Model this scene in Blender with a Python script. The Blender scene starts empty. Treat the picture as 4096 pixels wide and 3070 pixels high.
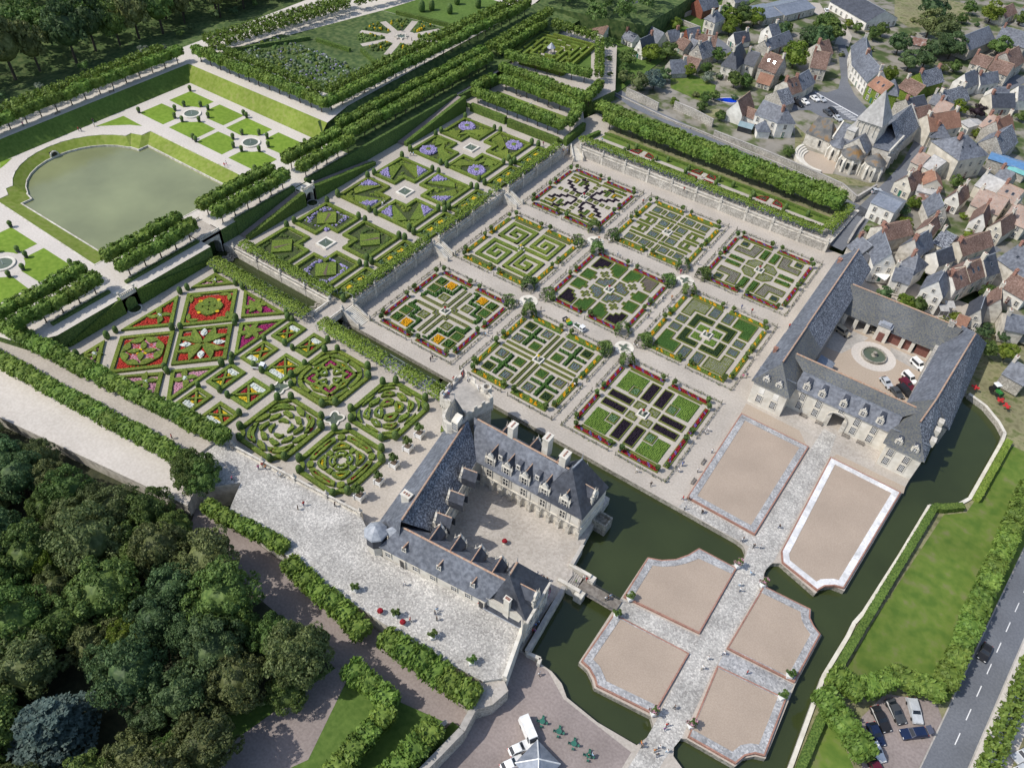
import bpy,bmesh,math,random
import numpy as np
from mathutils import Vector,Matrix
random.seed(7); NPR = np.random.default_rng(11)
SC = bpy.context.scene
COL = SC.collection
R = math.radians

# ---------------------------------------------------------------- camera, sky, sun, exposure
cam = bpy.data.cameras.new('camera'); cam.lens = 27.42; cam.sensor_width = 36; cam.clip_start = 1; cam.clip_end = 3000
camo = bpy.data.objects.new('camera',cam); COL.objects.link(camo); SC.camera = camo
camo.matrix_world = Matrix(((0.81511713,-0.44145775,0.37509882,103.0889),
       (0.57753438,0.56881676,-0.58557795,-196.9546),
       (0.04514543,0.69394708,0.71860931,139.7875),(0,0,0,1)))
W = bpy.data.worlds.new('World'); SC.world = W; W.use_nodes = True
nt = W.node_tree; bg = nt.nodes['Background']
sky = nt.nodes.new('ShaderNodeTexSky'); sky.sky_type = 'NISHITA'; sky.sun_disc = False
SUN_EL,SUN_AZ = R(52),R(226)
sky.sun_elevation = SUN_EL; sky.sun_rotation = R(90) - SUN_AZ; sky.dust_density = 1.6; sky.altitude = 80
nt.links.new(sky.outputs[0],bg.inputs[0]); bg.inputs[1].default_value = 0.15
sl = bpy.data.lights.new('sun','SUN'); sl.energy = 3.3; sl.angle = R(0.6); sl.color = (1,0.955,0.88)
so = bpy.data.objects.new('sun',sl); COL.objects.link(so)
sd = Vector((math.cos(SUN_AZ)*math.cos(SUN_EL),math.sin(SUN_AZ)*math.cos(SUN_EL),math.sin(SUN_EL)))
so.rotation_euler = sd.to_track_quat('Z','Y').to_euler(); so.location = (0,-60,300)
SC.view_settings.view_transform = 'Standard'; SC.view_settings.look = 'None'
SC.view_settings.gamma = 1; SC.view_settings.exposure = 0.12
SC.render.engine = 'CYCLES'

# ---------------------------------------------------------------- materials
MAT = {}
def M(name,cols,sc=1.0,det=6,bump=0.3,rough=0.9,big=0.25,bsc=0.04,rnd=0.0,trans=0.0,spec=0.25,kind='noise',lo=0.35,hi=0.65,metal=0.0,dist=0.3):
 """procedural surface: colour ramp over world-space noise, slow large-scale variation, bump"""
 m = bpy.data.materials.new(name); m.use_nodes = True; n = m.node_tree.nodes; l = m.node_tree.links
 b = n['Principled BSDF']; b.inputs['Roughness'].default_value = rough; b.inputs['Specular IOR Level'].default_value = spec
 b.inputs['Metallic'].default_value = metal
 g = n.new('ShaderNodeNewGeometry')
 if kind == 'noise':
  t = n.new('ShaderNodeTexNoise'); t.inputs['Scale'].default_value = sc; t.inputs['Detail'].default_value = det
  l.new(g.outputs['Position'],t.inputs['Vector']); fac = t.outputs['Fac']
 elif kind == 'cell':
  t = n.new('ShaderNodeTexVoronoi'); t.inputs['Scale'].default_value = sc
  l.new(g.outputs['Position'],t.inputs['Vector'])
  s = n.new('ShaderNodeSeparateColor'); l.new(t.outputs['Color'],s.inputs[0]); fac = s.outputs[0]; lo,hi = 0.05,0.95
 r = n.new('ShaderNodeValToRGB'); e = r.color_ramp.elements
 k = len(cols)
 while len(e) < k: e.new(0.5)
 for i,c in enumerate(cols):
  e[i].position = lo + (hi-lo)*i/max(1,k-1); e[i].color = (*c,1)
 l.new(fac,r.inputs[0]); out = r.outputs[0]
 if big:
  t2 = n.new('ShaderNodeTexNoise'); t2.inputs['Scale'].default_value = bsc; t2.inputs['Detail'].default_value = 4
  l.new(g.outputs['Position'],t2.inputs['Vector'])
  mr = n.new('ShaderNodeMapRange'); mr.inputs[1].default_value = 0.3; mr.inputs[2].default_value = 0.7
  mr.inputs[3].default_value = 1-big; mr.inputs[4].default_value = 1+big
  l.new(t2.outputs['Fac'],mr.inputs[0])
  mx = n.new('ShaderNodeVectorMath'); mx.operation = 'SCALE'; l.new(out,mx.inputs[0]); l.new(mr.outputs[0],mx.inputs['Scale']); out = mx.outputs[0]
 if rnd:
  oi = n.new('ShaderNodeObjectInfo'); hs = n.new('ShaderNodeHueSaturation')
  a = n.new('ShaderNodeMapRange'); a.inputs[3].default_value = 1-rnd; a.inputs[4].default_value = 1+rnd
  l.new(oi.outputs['Random'],a.inputs[0]); l.new(a.outputs[0],hs.inputs['Value'])
  wn = n.new('ShaderNodeTexWhiteNoise'); wn.noise_dimensions = '1D'; l.new(oi.outputs['Random'],wn.inputs['W'])
  h = n.new('ShaderNodeMapRange'); h.inputs[3].default_value = 0.5-rnd*0.09; h.inputs[4].default_value = 0.5+rnd*0.06
  l.new(wn.outputs['Value'],h.inputs[0]); l.new(h.outputs[0],hs.inputs['Hue']); l.new(out,hs.inputs['Color']); out = hs.outputs[0]
 l.new(out,b.inputs['Base Color'])
 if bump:
  bp = n.new('ShaderNodeBump'); bp.inputs['Strength'].default_value = bump; bp.inputs['Distance'].default_value = dist
  l.new(fac if kind == 'noise' else t.outputs['Distance'],bp.inputs['Height']); l.new(bp.outputs[0],b.inputs['Normal'])
 if trans:
  tr = n.new('ShaderNodeBsdfTranslucent'); l.new(out,tr.inputs[0]); ms = n.new('ShaderNodeMixShader'); ms.inputs[0].default_value = trans
  l.new(b.outputs[0],ms.inputs[1]); l.new(tr.outputs[0],ms.inputs[2]); l.new(ms.outputs[0],n['Material Output'].inputs[0])
 MAT[name] = m; return m
def flat(name,c,rough=0.6,spec=0.4,metal=0.0,v=0.12):
 return M(name,[tuple(x*(1-v) for x in c),tuple(min(1,x*(1+v)) for x in c)],sc=0.9,bump=0,rough=rough,spec=spec,metal=metal,big=0)

M('gravel',[(.385,.345,.295),(.47,.425,.37)],sc=2.2,bump=.25,big=.10,bsc=.12,dist=.05)
M('gravel_warm',[(.375,.305,.235),(.44,.365,.29)],sc=3.0,bump=.25,big=.06,bsc=.10,dist=.05)
M('sand',[(.345,.275,.215),(.40,.325,.258)],sc=4.0,bump=.2,big=.07,bsc=.13,dist=.05)
M('pale_path',[(.52,.475,.42),(.60,.555,.50)],sc=2.0,bump=.2,big=.07,bsc=.08,dist=.05)
M('cobble',[(.30,.285,.265),(.37,.355,.33),(.43,.415,.38),(.56,.535,.49)],sc=3.6,kind='cell',bump=.5,big=.22,bsc=.16,dist=.05)
M('cobble_grey',[(.24,.24,.245),(.30,.30,.30),(.36,.36,.36),(.46,.455,.45)],sc=3.2,kind='cell',bump=.5,big=.22,bsc=.25,dist=.05)
M('cobble_white',[(.58,.575,.57),(.66,.655,.65),(.72,.715,.71)],sc=2.2,kind='cell',bump=.4,big=.25,bsc=.25,dist=.05)
M('paving',[(.36,.325,.285),(.41,.375,.33),(.46,.42,.375)],sc=2.6,kind='cell',bump=.4,big=.15,bsc=.1,dist=.05)
M('flagstone',[(.34,.32,.29),(.44,.41,.37)],sc=1.5,bump=.2,big=.2,bsc=.2,rough=.85,dist=.03)
M('joint',[(.13,.12,.11),(.18,.17,.15)],sc=2,bump=.1,big=0)
M('asphalt',[(.13,.138,.155),(.165,.175,.195)],sc=2.5,bump=.15,big=.14,bsc=.1,dist=.03)
M('road_paint',[(.62,.62,.62),(.75,.75,.74)],sc=3,bump=0,big=.1)
M('stone',[(.42,.385,.33),(.56,.525,.455),(.64,.60,.53)],sc=.9,bump=.25,big=.12,bsc=.35,dist=.06)
M('tuffeau',[(.58,.54,.46),(.70,.665,.585)],sc=.7,bump=.12,big=.09,bsc=.4,dist=.05)
M('render_white',[(0.694,0.666,0.605),(0.829,0.801,0.734)],sc=.6,bump=.08,big=.08,bsc=.3)
M('render_cream',[(0.560,0.515,0.426),(0.694,0.644,0.543)],sc=.6,bump=.1,big=.10,bsc=.3)
M('rubble',[(.26,.24,.205),(.40,.375,.33),(.53,.50,.44)],sc=2.4,bump=.5,big=.20,bsc=.25,dist=.08)
M('moat_wall',[(.17,.16,.13),(.29,.27,.225),(.40,.375,.32)],sc=1.8,bump=.5,big=.22,bsc=.3,dist=.08)
M('brick',[(.27,.14,.105),(.38,.215,.165)],sc=3,bump=.2,big=.15,bsc=.4,dist=.03)
M('slate',[(0.084,0.092,0.111),(0.124,0.135,0.159),(0.169,0.182,0.209)],sc=1.3,bump=.25,big=.20,bsc=.22,rough=.62,spec=.5,dist=.04)
M('slate_dark',[(0.042,0.047,0.060),(0.075,0.082,0.100)],sc=1.3,bump=.25,big=.20,bsc=.3,rough=.6,spec=.5,dist=.04)
M('slate_lichen',[(.07,.076,.092),(.12,.13,.15),(.22,.235,.265),(.33,.35,.38)],sc=2.6,bump=.3,big=.2,bsc=.25,rough=.75,lo=.38,hi=.66,dist=.04)
M('slate_moss',[(.08,.087,.10),(.12,.125,.125),(.155,.15,.115)],sc=2.6,bump=.3,big=.22,bsc=.12,rough=.8,lo=.36,hi=.68,dist=.04)
M('slate_rust',[(.095,.097,.10),(.15,.145,.135),(.24,.14,.055)],sc=.45,bump=.3,big=.2,bsc=.3,rough=.8,lo=.36,hi=.66,dist=.04)
M('tile',[(.125,.078,.062),(.18,.115,.09),(.25,.175,.145)],sc=2.2,bump=.5,big=.25,bsc=.25,rough=.85,dist=.06)
M('tile_orange',[(.24,.125,.085),(.33,.185,.125)],sc=2.2,bump=.4,big=.18,bsc=.3,rough=.85,dist=.06)
M('tile_pink',[(.29,.205,.165),(.38,.28,.23),(.28,.24,.21)],sc=1.8,bump=.4,big=.18,bsc=.3,rough=.85,dist=.06)
M('ridge_tile',[(.33,.185,.125),(.45,.30,.21),(.40,.33,.26)],sc=2.5,bump=.3,big=.1,dist=.05)
M('zinc',[(.20,.225,.265),(.29,.315,.36)],sc=1.2,bump=.05,big=.12,bsc=.2,rough=.45,spec=.5,metal=.3)
M('fibre_cement',[(.34,.33,.315),(.46,.45,.43)],sc=1.0,bump=.2,big=.15,bsc=.3)
M('rust_sheet',[(.16,.085,.065),(.24,.14,.11),(.40,.37,.34)],sc=.8,bump=.2,big=.15)
M('lead',[(.25,.27,.30),(.36,.38,.41)],sc=1.5,bump=.05,big=.1,rough=.5,spec=.5)
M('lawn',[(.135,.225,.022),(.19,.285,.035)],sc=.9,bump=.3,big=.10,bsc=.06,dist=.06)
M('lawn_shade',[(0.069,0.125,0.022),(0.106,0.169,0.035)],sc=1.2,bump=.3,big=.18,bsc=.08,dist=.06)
M('lawn_mown',[(.075,.135,.020),(.12,.175,.030),(.17,.17,.075)],sc=.35,bump=.2,big=.16,bsc=.05,lo=.34,hi=.74,dist=.06)
M('bank_grass',[(.145,.20,.025),(.20,.255,.045),(.25,.26,.08)],sc=.8,bump=.3,big=.12,bsc=.08,lo=.3,hi=.75,dist=.06)
M('rough_grass',[(0.041,0.074,0.024),(0.074,0.115,0.035),(0.115,0.149,0.054)],sc=.6,bump=.6,big=.25,bsc=.05,dist=.3)
M('dry_grass',[(.17,.16,.085),(.25,.235,.13),(.12,.14,.05)],sc=.5,bump=.3,big=.2,bsc=.07,dist=.1)
M('yard',[(.055,.085,.025),(.10,.12,.05),(.22,.205,.165),(.27,.25,.215)],sc=.16,bump=.2,big=.2,bsc=.06,lo=.36,hi=.62,dist=.1)
M('earth',[(.10,.075,.055),(.15,.115,.085)],sc=2,bump=.4,big=.15,dist=.08)
M('bed_soil',[(.085,.07,.06),(.15,.125,.105)],sc=2.4,bump=.4,big=.15,dist=.08)
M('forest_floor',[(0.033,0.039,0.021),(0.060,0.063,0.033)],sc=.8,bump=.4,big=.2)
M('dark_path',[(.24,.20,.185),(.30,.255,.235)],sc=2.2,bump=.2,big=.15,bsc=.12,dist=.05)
HG = dict(sc=2.6,bump=.8,big=.15,bsc=.25,trans=.12,dist=.22,rough=.75)
M('hedge',[(0.049,0.092,0.017),(0.095,0.155,0.029),(0.151,0.216,0.043)],rnd=.12,**HG)
M('hedge_dark',[(0.048,0.092,0.026),(0.092,0.151,0.040),(0.144,0.211,0.056)],rnd=.1,**HG)
M('box',[(0.076,0.121,0.018),(0.138,0.196,0.028),(0.214,0.262,0.044)],rnd=.10,**HG)
M('box_dark',[(0.051,0.084,0.020),(0.090,0.133,0.029)],rnd=.10,**HG)
M('salon_green',[(.05,.052,.032),(.062,.085,.028),(.085,.12,.03)],**HG)
M('low_box',[(0.098,0.121,0.021),(0.155,0.178,0.034)],sc=4,bump=.6,big=.12,bsc=.3,dist=.1)
M('vine',[(.085,.145,.02),(.165,.24,.035),(.25,.32,.06)],rnd=.05,**HG)
LF = dict(sc=1.1,bump=0,big=.2,bsc=.35,trans=.3,rough=.6,spec=.3)
M('lime_leaf',[(0.100,0.175,0.030),(0.163,0.259,0.047),(0.241,0.342,0.070)],rnd=.14,**LF)
M('leaf_a',[(0.067,0.122,0.030),(0.112,0.182,0.044),(0.163,0.242,0.064)],rnd=.22,**LF)
M('leaf_b',[(0.094,0.122,0.040),(0.144,0.176,0.061),(0.212,0.244,0.100)],rnd=.22,**LF)
M('leaf_c',[(0.053,0.101,0.041),(0.089,0.150,0.056),(0.131,0.203,0.079)],rnd=.2,**LF)
M('leaf_bright',[(0.098,0.149,0.016),(0.149,0.213,0.025),(0.213,0.259,0.046)],rnd=.15,**LF)
M('leaf_blue',[(.085,.13,.115),(.13,.185,.16)],rnd=.1,**LF)
M('leaf_purple',[(.028,.018,.026),(.05,.03,.04)],rnd=.1,**LF)
M('leaf_silver',[(.17,.21,.15),(.26,.30,.23)],rnd=.2,**LF)
M('bark',[(.05,.04,.03),(.09,.075,.06)],sc=3,bump=.5,big=.1,dist=.05)
FL = dict(sc=3.2,bump=.6,big=.1,bsc=.5,dist=.12,trans=.15)
M('fl_red',[(.16,.02,.012),(.42,.035,.022),(.50,.06,.04)],lo=.3,hi=.6,**FL)
M('fl_crimson',[(.05,.035,.015),(.27,.014,.022),(.36,.02,.035)],lo=.3,hi=.6,**FL)
M('fl_pink',[(.42,.20,.26),(.62,.34,.42)],**FL)
M('fl_magenta',[(.18,.02,.08),(.42,.03,.16)],**FL)
M('fl_yellow',[(.12,.14,.02),(.62,.42,.02),(.70,.50,.03)],lo=.3,hi=.6,**FL)
M('fl_orange',[(.60,.28,.01),(.75,.42,.015)],**FL)
M('fl_white',[(.30,.36,.25),(.62,.66,.60),(.72,.75,.70)],lo=.3,hi=.6,**FL)
M('fl_lavender',[(.10,.14,.05),(.32,.27,.52),(.42,.36,.62)],lo=.34,hi=.58,**FL)
M('fl_violet',[(.13,.08,.26),(.20,.12,.36)],**FL)
CR = dict(sc=3.5,bump=.5,big=.15,bsc=.4,dist=.1,trans=.12)
M('cr_purple',[(0.011,0.007,0.014),(0.026,0.016,0.029)],**CR)
M('cr_blue',[(.085,.13,.13),(.17,.235,.235)],**CR)
M('cr_green',[(.042,.10,.02),(.075,.16,.034)],**CR)
M('cr_light',[(.10,.18,.028),(.17,.26,.05)],**CR)
M('cr_dark',[(.018,.04,.016),(.036,.066,.022)],**CR)
M('cr_teal',[(.022,.045,.042),(.045,.075,.07)],**CR)
M('cr_sage',[(.10,.17,.085),(.16,.25,.14)],**CR)
M('cr_grey',[(.17,.175,.135),(.24,.245,.19)],**CR)
M('cr_mix',[(.05,.06,.03),(.10,.085,.075),(.09,.13,.04)],**CR)
M('trellis',[(.20,.185,.15),(.30,.28,.23)],sc=2,bump=.2,big=.1)
M('wood',[(.16,.14,.12),(.26,.235,.205)],sc=1.5,bump=.2,big=.1)
M('timber_red',[(.20,.075,.05),(.28,.11,.075)],sc=2,bump=.2,big=.1)
M('door_brown',[(.17,.075,.06),(.23,.105,.085)],sc=2,bump=.1,big=.1)
def water(name,c,rough,bsc,bstr):
 m = bpy.data.materials.new(name); m.use_nodes = True; n = m.node_tree.nodes; l = m.node_tree.links; b = n['Principled BSDF']
 g = n.new('ShaderNodeNewGeometry')
 t = n.new('ShaderNodeTexNoise'); t.inputs['Scale'].default_value = .05; t.inputs['Detail'].default_value = 5; l.new(g.outputs['Position'],t.inputs['Vector'])
 r = n.new('ShaderNodeValToRGB'); r.color_ramp.elements[0].position = .35; r.color_ramp.elements[1].position = .65
 r.color_ramp.elements[0].color = (*[x*.85 for x in c],1); r.color_ramp.elements[1].color = (*[x*1.15 for x in c],1)
 l.new(t.outputs['Fac'],r.inputs[0]); l.new(r.outputs[0],b.inputs['Base Color'])
 b.inputs['Roughness'].default_value = rough; b.inputs['Specular IOR Level'].default_value = .5
 w_ = n.new('ShaderNodeTexNoise'); w_.inputs['Scale'].default_value = bsc; w_.inputs['Detail'].default_value = 3; l.new(g.outputs['Position'],w_.inputs['Vector'])
 bp = n.new('ShaderNodeBump'); bp.inputs['Strength'].default_value = bstr; bp.inputs['Distance'].default_value = .1
 l.new(w_.outputs['Fac'],bp.inputs['Height']); l.new(bp.outputs[0],b.inputs['Normal']); MAT[name] = m
water('pond_water',(.225,.245,.125),.14,1.2,.12)
water('moat_water',(.038,.050,.017),.10,1.6,.10)
water('basin_water',(.10,.125,.085),.1,3,.15)
water('pool_water',(.004,.05,.55),.1,2,.1)
for nm,c in dict(white=(.78,.78,.76),black=(.02,.02,.022),dark_grey=(.06,.065,.07),silver=(.46,.48,.50),navy=(.012,.022,.06),maroon=(.10,.012,.025),red=(.5,.03,.03),tan=(.40,.35,.26),
                  green_metal=(.03,.14,.10),green_cart=(.03,.20,.04),yellow=(.72,.55,.03),rust=(.28,.08,.03),blue_sheet=(.10,.22,.40),teal_sheet=(.16,.42,.40),pink=(.6,.16,.3),skin=(.48,.29,.21),hair=(.06,.04,.025),
                  denim=(.05,.08,.16),blue=(.08,.19,.50),sky_blue=(.32,.50,.68),khaki=(.30,.25,.17),orange=(.62,.22,.05),purple=(.20,.05,.26),tyre=(.018,.018,.018)).items():
 flat(nm,c,rough=.35 if nm in ('white','black','dark_grey','silver','navy','maroon') else .6)
M('glass',[(.012,.016,.022),(.03,.037,.045)],sc=.5,bump=0,rough=.08,spec=.6,big=0)
M('glass_roof',[(.20,.28,.30),(.30,.38,.40)],sc=.5,bump=0,rough=.12,spec=.6,big=0)

# ---------------------------------------------------------------- mesh builder
class MB:
 def __init__(s): s.v = []; s.f = []; s.m = []
 def face(s,pts,mi=0):
  i = len(s.v); s.v.extend(tuple(p) for p in pts); s.f.append(tuple(range(i,i+len(pts)))); s.m.append(mi)
 def prism(s,poly,z0,z1,mt=0,ms=None,bottom=False,top=True):
  """upright prism over a polygon (any winding); z1 may be a list of heights"""
  poly = ccw(poly); ms = mt if ms is None else ms; n = len(poly)
  zt = z1 if isinstance(z1,(list,tuple)) else [z1]*n
  i = len(s.v)
  s.v.extend((p[0],p[1],z0) for p in poly); s.v.extend((p[0],p[1],zt[k]) for k,p in enumerate(poly))
  for k in range(n):
   q = (k+1) % n; s.f.append((i+k,i+q,i+n+q,i+n+k)); s.m.append(ms)
  if top: s.f.append(tuple(range(i+n,i+2*n))); s.m.append(mt)
  if bottom: s.f.append(tuple(range(i+n-1,i-1,-1))); s.m.append(ms)
 def ring(s,outer,inner,z0,z1,mt=0,ms=None):
  """hedge ring between two polygons with the same number of corners"""
  ms = mt if ms is None else ms; n = len(outer); i = len(s.v); outer = ccw(outer); inner = ccw(inner)
  for P_,z in ((outer,z0),(outer,z1),(inner,z1),(inner,z0)): s.v.extend((p[0],p[1],z) for p in P_)
  for k in range(n):
   q = (k+1) % n
   for a,m_ in ((0,ms),(1,mt),(2,ms)):
    s.f.append((i+a*n+k,i+a*n+q,i+a*n+n+q,i+a*n+n+k)); s.m.append(m_)
 def box(s,x0,x1,y0,y1,z0,z1,mt=0,ms=None,bottom=False):
  s.prism([(x0,y0),(x1,y0),(x1,y1),(x0,y1)],z0,z1,mt,ms,bottom)
 def bar(s,p,q,wd,z0,z1,mt=0,ms=None):
  """upright wall of width wd from p to q"""
  d = Vector((q[0]-p[0],q[1]-p[1])); d.normalize(); nx,ny = -d.y*wd/2,d.x*wd/2
  zz = [z1[0],z1[1],z1[1],z1[0]] if isinstance(z1,(tuple,list)) else z1
  poly = [(p[0]-nx,p[1]-ny),(q[0]-nx,q[1]-ny),(q[0]+nx,q[1]+ny),(p[0]+nx,p[1]+ny)]
  s.prism(poly,z0,zz,mt,ms)
 def tube(s,p,q,r,n=5,mi=0,r2=None,cap=True):
  p = Vector(p); q = Vector(q); d = (q-p).normalized(); a = d.orthogonal().normalized(); b = d.cross(a); r2 = r if r2 is None else r2
  i = len(s.v)
  for c,rr in ((p,r),(q,r2)):
   for k in range(n):
    t = 2*math.pi*k/n; s.v.append(tuple(c+(a*math.cos(t)+b*math.sin(t))*rr))
  for k in range(n): s.f.append((i+k,i+(k+1) % n,i+n+(k+1) % n,i+n+k)); s.m.append(mi)
  if cap: s.f.append(tuple(range(i+n,i+2*n))); s.m.append(mi)
 def lathe(s,prof,c=(0,0),n=10,mi=0,sx=1,sy=1,closed=True):
  i = len(s.v)
  for r,z in prof:
   for k in range(n):
    t = 2*math.pi*(k+.5)/n; s.v.append((c[0]+r*sx*math.cos(t),c[1]+r*sy*math.sin(t),z))
  for j in range(len(prof)-1):
   for k in range(n):
    a = i+j*n+k; b = i+j*n+(k+1) % n; s.f.append((a,b,b+n,a+n)); s.m.append(mi)
  if closed and prof[-1][0] > 0.01: s.f.append(tuple(range(i+(len(prof)-1)*n,i+len(prof)*n))); s.m.append(mi)
 def mound(s,x,y,z,r,h,mi=0,n=6,a=0.0):
  i = len(s.v)
  for rr,zz in ((1,0),(.72,.7)):
   for k in range(n):
    t = a+2*math.pi*k/n; s.v.append((x+r*rr*math.cos(t),y+r*rr*math.sin(t),z+h*zz))
  s.v.append((x,y,z+h))
  for k in range(n):
   q = (k+1) % n; s.f.append((i+k,i+q,i+n+q,i+n+k)); s.m.append(mi); s.f.append((i+n+k,i+n+q,i+2*n)); s.m.append(mi)
 def build(s,name,mats,parent=None,smooth=False,kind=None):
  me = bpy.data.meshes.new(name); me.from_pydata(s.v,[],s.f)
  if isinstance(mats,str): mats = [mats]
  for m_ in mats: me.materials.append(MAT[m_])
  if len(mats) > 1: me.polygons.foreach_set('material_index',s.m)
  if smooth: me.polygons.foreach_set('use_smooth',[True]*len(s.f))
  me.update()
  return link(name,me,parent,kind)
def link(name,me,parent=None,kind=None):
 o = bpy.data.objects.new(name,me); COL.objects.link(o)
 if parent is not None: o.parent = parent
 if kind: o['kind'] = kind
 return o
def ccw(p):
 a = sum(p[i][0]*p[(i+1) % len(p)][1]-p[(i+1) % len(p)][0]*p[i][1] for i in range(len(p)))
 return list(p) if a > 0 else list(p)[::-1]
def inset(poly,d):
 """polygon moved inwards by d with mitred corners"""
 poly = ccw(poly); n = len(poly); r = []
 for i in range(n):
  p0,p1,p2 = (Vector(poly[(i-1) % n]).to_2d(),Vector(poly[i]).to_2d(),Vector(poly[(i+1) % n]).to_2d())
  a = (p1-p0).normalized(); b = (p2-p1).normalized(); na = Vector((-a.y,a.x)); nb = Vector((-b.y,b.x))
  k = 1+na.dot(nb); m_ = (na+nb)/max(k,.35); r.append((p1.x+m_.x*d,p1.y+m_.y*d))
 return r
def inside(p,poly):
 c = False; n = len(poly); x,y = p
 for i in range(n):
  x1,y1 = poly[i][:2]; x2,y2 = poly[(i+1) % n][:2]
  if (y1 > y) != (y2 > y) and x < (x2-x1)*(y-y1)/(y2-y1)+x1: c = not c
 return c
def arc(cx,cy,r,a0,a1,n=8,ry=None):
 ry = r if ry is None else ry
 return [(cx+r*math.cos(R(a0+(a1-a0)*k/n)),cy+ry*math.sin(R(a0+(a1-a0)*k/n))) for k in range(n+1)]
def rect(x0,x1,y0,y1): return [(x0,y0),(x1,y0),(x1,y1),(x0,y1)]
def tag(o,label,cat,group=None):
 o['label'] = label; o['category'] = cat
 if group: o['group'] = group
 return o
def thing(name,label,cat,loc=(0,0,0),rz=0.0,group=None):
 o = bpy.data.objects.new(name,None); o.empty_display_size = .5; COL.objects.link(o); o.location = loc; o.rotation_euler = (0,0,rz)
 return tag(o,label,cat,group)
KIDS = {}
def dup(root,loc,rz=0.0,label=None,group=None,scale=None):
 """copy of a thing with copies of its parts and sub-parts (mesh data shared)"""
 def cp(o,par):
  c = o.copy(); COL.objects.link(c)
  if par is not None: c.parent = par
  for ch in kids(o): cp(ch,c)
  return c
 r = cp(root,None); r.location = loc; r.rotation_euler = (0,0,rz)
 if scale is not None: r.scale = scale if isinstance(scale,(tuple,list)) else (scale,)*3
 if label: r['label'] = label
 if group: r['group'] = group
 return r
def kids(o):
 if o.name not in KIDS: KIDS[o.name] = list(o.children)
 return KIDS[o.name]
def slot_mats(o,*names):
 for i,n_ in enumerate(names):
  if n_: o.material_slots[i].link = 'OBJECT'; o.material_slots[i].material = MAT[n_]
def leaf_mesh(name,pts,nrm,size,mat,core=None,jit=.7):
 """many small leaf-clump faces: pts (n,3), outward nrm (n,3); core = list of (verts, faces)"""
 n = len(pts); d = nrm+NPR.normal(0,jit,(n,3)); d /= np.linalg.norm(d,axis=1)[:,None]+1e-9
 a = np.cross(d,NPR.normal(0,1,(n,3))); a /= np.linalg.norm(a,axis=1)[:,None]+1e-9; b = np.cross(d,a)
 s_ = (size*(0.6+0.8*NPR.random(n)))[:,None]
 V = np.stack([pts+a*s_,pts+b*s_*.6,pts-a*s_,pts-b*s_*.6],1).reshape(-1,3)
 verts = [tuple(v) for v in V]; faces = [(4*i,4*i+1,4*i+2,4*i+3) for i in range(n)]
 if core:
  for cv,cf in core:
   k = len(verts); verts += [tuple(v) for v in cv]; faces += [tuple(k+j for j in f) for f in cf]
 me = bpy.data.meshes.new(name); me.from_pydata(verts,[],faces); me.materials.append(MAT[mat]); me.update(); return me
def ico(c,r,sub=1):
 bm = bmesh.new(); bmesh.ops.create_icosphere(bm,subdivisions=sub,radius=1); bm.verts.index_update()
 V = [(c[0]+v.co.x*r[0],c[1]+v.co.y*r[1],c[2]+v.co.z*r[2]) for v in bm.verts]; F = [tuple(v.index for v in f.verts) for f in bm.faces]; bm.free(); return V,F
def sheet(name,poly,z,mat,kind='structure',parent=None):
 mb = MB(); mb.face([(p[0],p[1],z) for p in ccw(poly)]); return mb.build(name,mat,parent,kind=kind)

# ---------------------------------------------------------------- terrain
def block(name,poly,z,top,side='moat_wall',z0=-4.0):
 mb = MB(); mb.prism(poly,z0,z,0,1); o = mb.build(name,[top,side],kind='structure'); return o
def slope(name,quads,mat):
 mb = MB()
 for q in quads: mb.face(q)
 return mb.build(name,mat,kind='structure')
KZ = 0.0; OZ = 2.8; HZ = 2.7; CZ = 4.6; WZ = 7.5; UZ = 12.0; TZ = 5.0; CT = 1.0
# lowest sheet: valley floor far around
sheet('ground',[(-900,-700),(900,-700),(900,900),(-900,900)],-2.2,'rough_grass')
moat = sheet('moat',[(14,-146),(139,-146),(139,-12),(118,-12),(118,-60),(97,-88),(14,-88)],-1.3,'moat_water')
sheet('canal',[(-67,-97.2),(-22,-97.2),(-22,-90.8),(-67,-90.8)],0.6,'moat_water')
sheet('canal',[(-22.5,-97.2),(15,-97.2),(15,-90.8),(-22.5,-90.8)],-1.3,'moat_water')
# kitchen garden level together with the outbuilding yard and the forecourt
A_cave = [(89.0,-98.0),(87.9,-100.9),(86.3,-103.4),(84.0,-105.4),(81.2,-106.6)]
fore = ([(-19.3,-91.4),(94.5,-91.4),(96.2,-91.8),(97.2,-92.8),(97.6,-94.4),(97.2,-96),(96.4,-97.2),(96,-97.6)] + A_cave +
  [(81.6,-134.2),(83.6,-134.5),(85.4,-135.6),(86.4,-136.6),(97.2,-135.0),(98.4,-136.2),(98.6,-138),(97.6,-140.8),(90,-141.5),(83.3,-141.0),(81.2,-139.4),(78.5,-138.6),(71.0,-138.6),(71.0,-150),(69,-176),(121.5,-176),
         (121.5,-140),(106,-139.6),(103.6,-138.6),(102.9,-137),(103.2,-135.2),(104.2,-134.7),(113.0,-133.9),(113.8,-131.6),(115.2,-130.2),(116.8,-129.5),(116.2,-114),(116.8,-101.4),(115.2,-100.6),(113.8,-99.2),(113.2,-97.3),(104.6,-98.0),(103.0,-97.2),(102.4,-95.4),(102.3,-93.6),(102.9,-91.9),(104.2,-91.0),
         (112.6,-93.4),(113.2,-91.2),(114.8,-89.6),(117.2,-89.2),(119.7,-57),(121.4,-24),(122.4,-14),(122.4,24),(-19.3,24)])
block('garden_ground',fore,KZ,'gravel')
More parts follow.
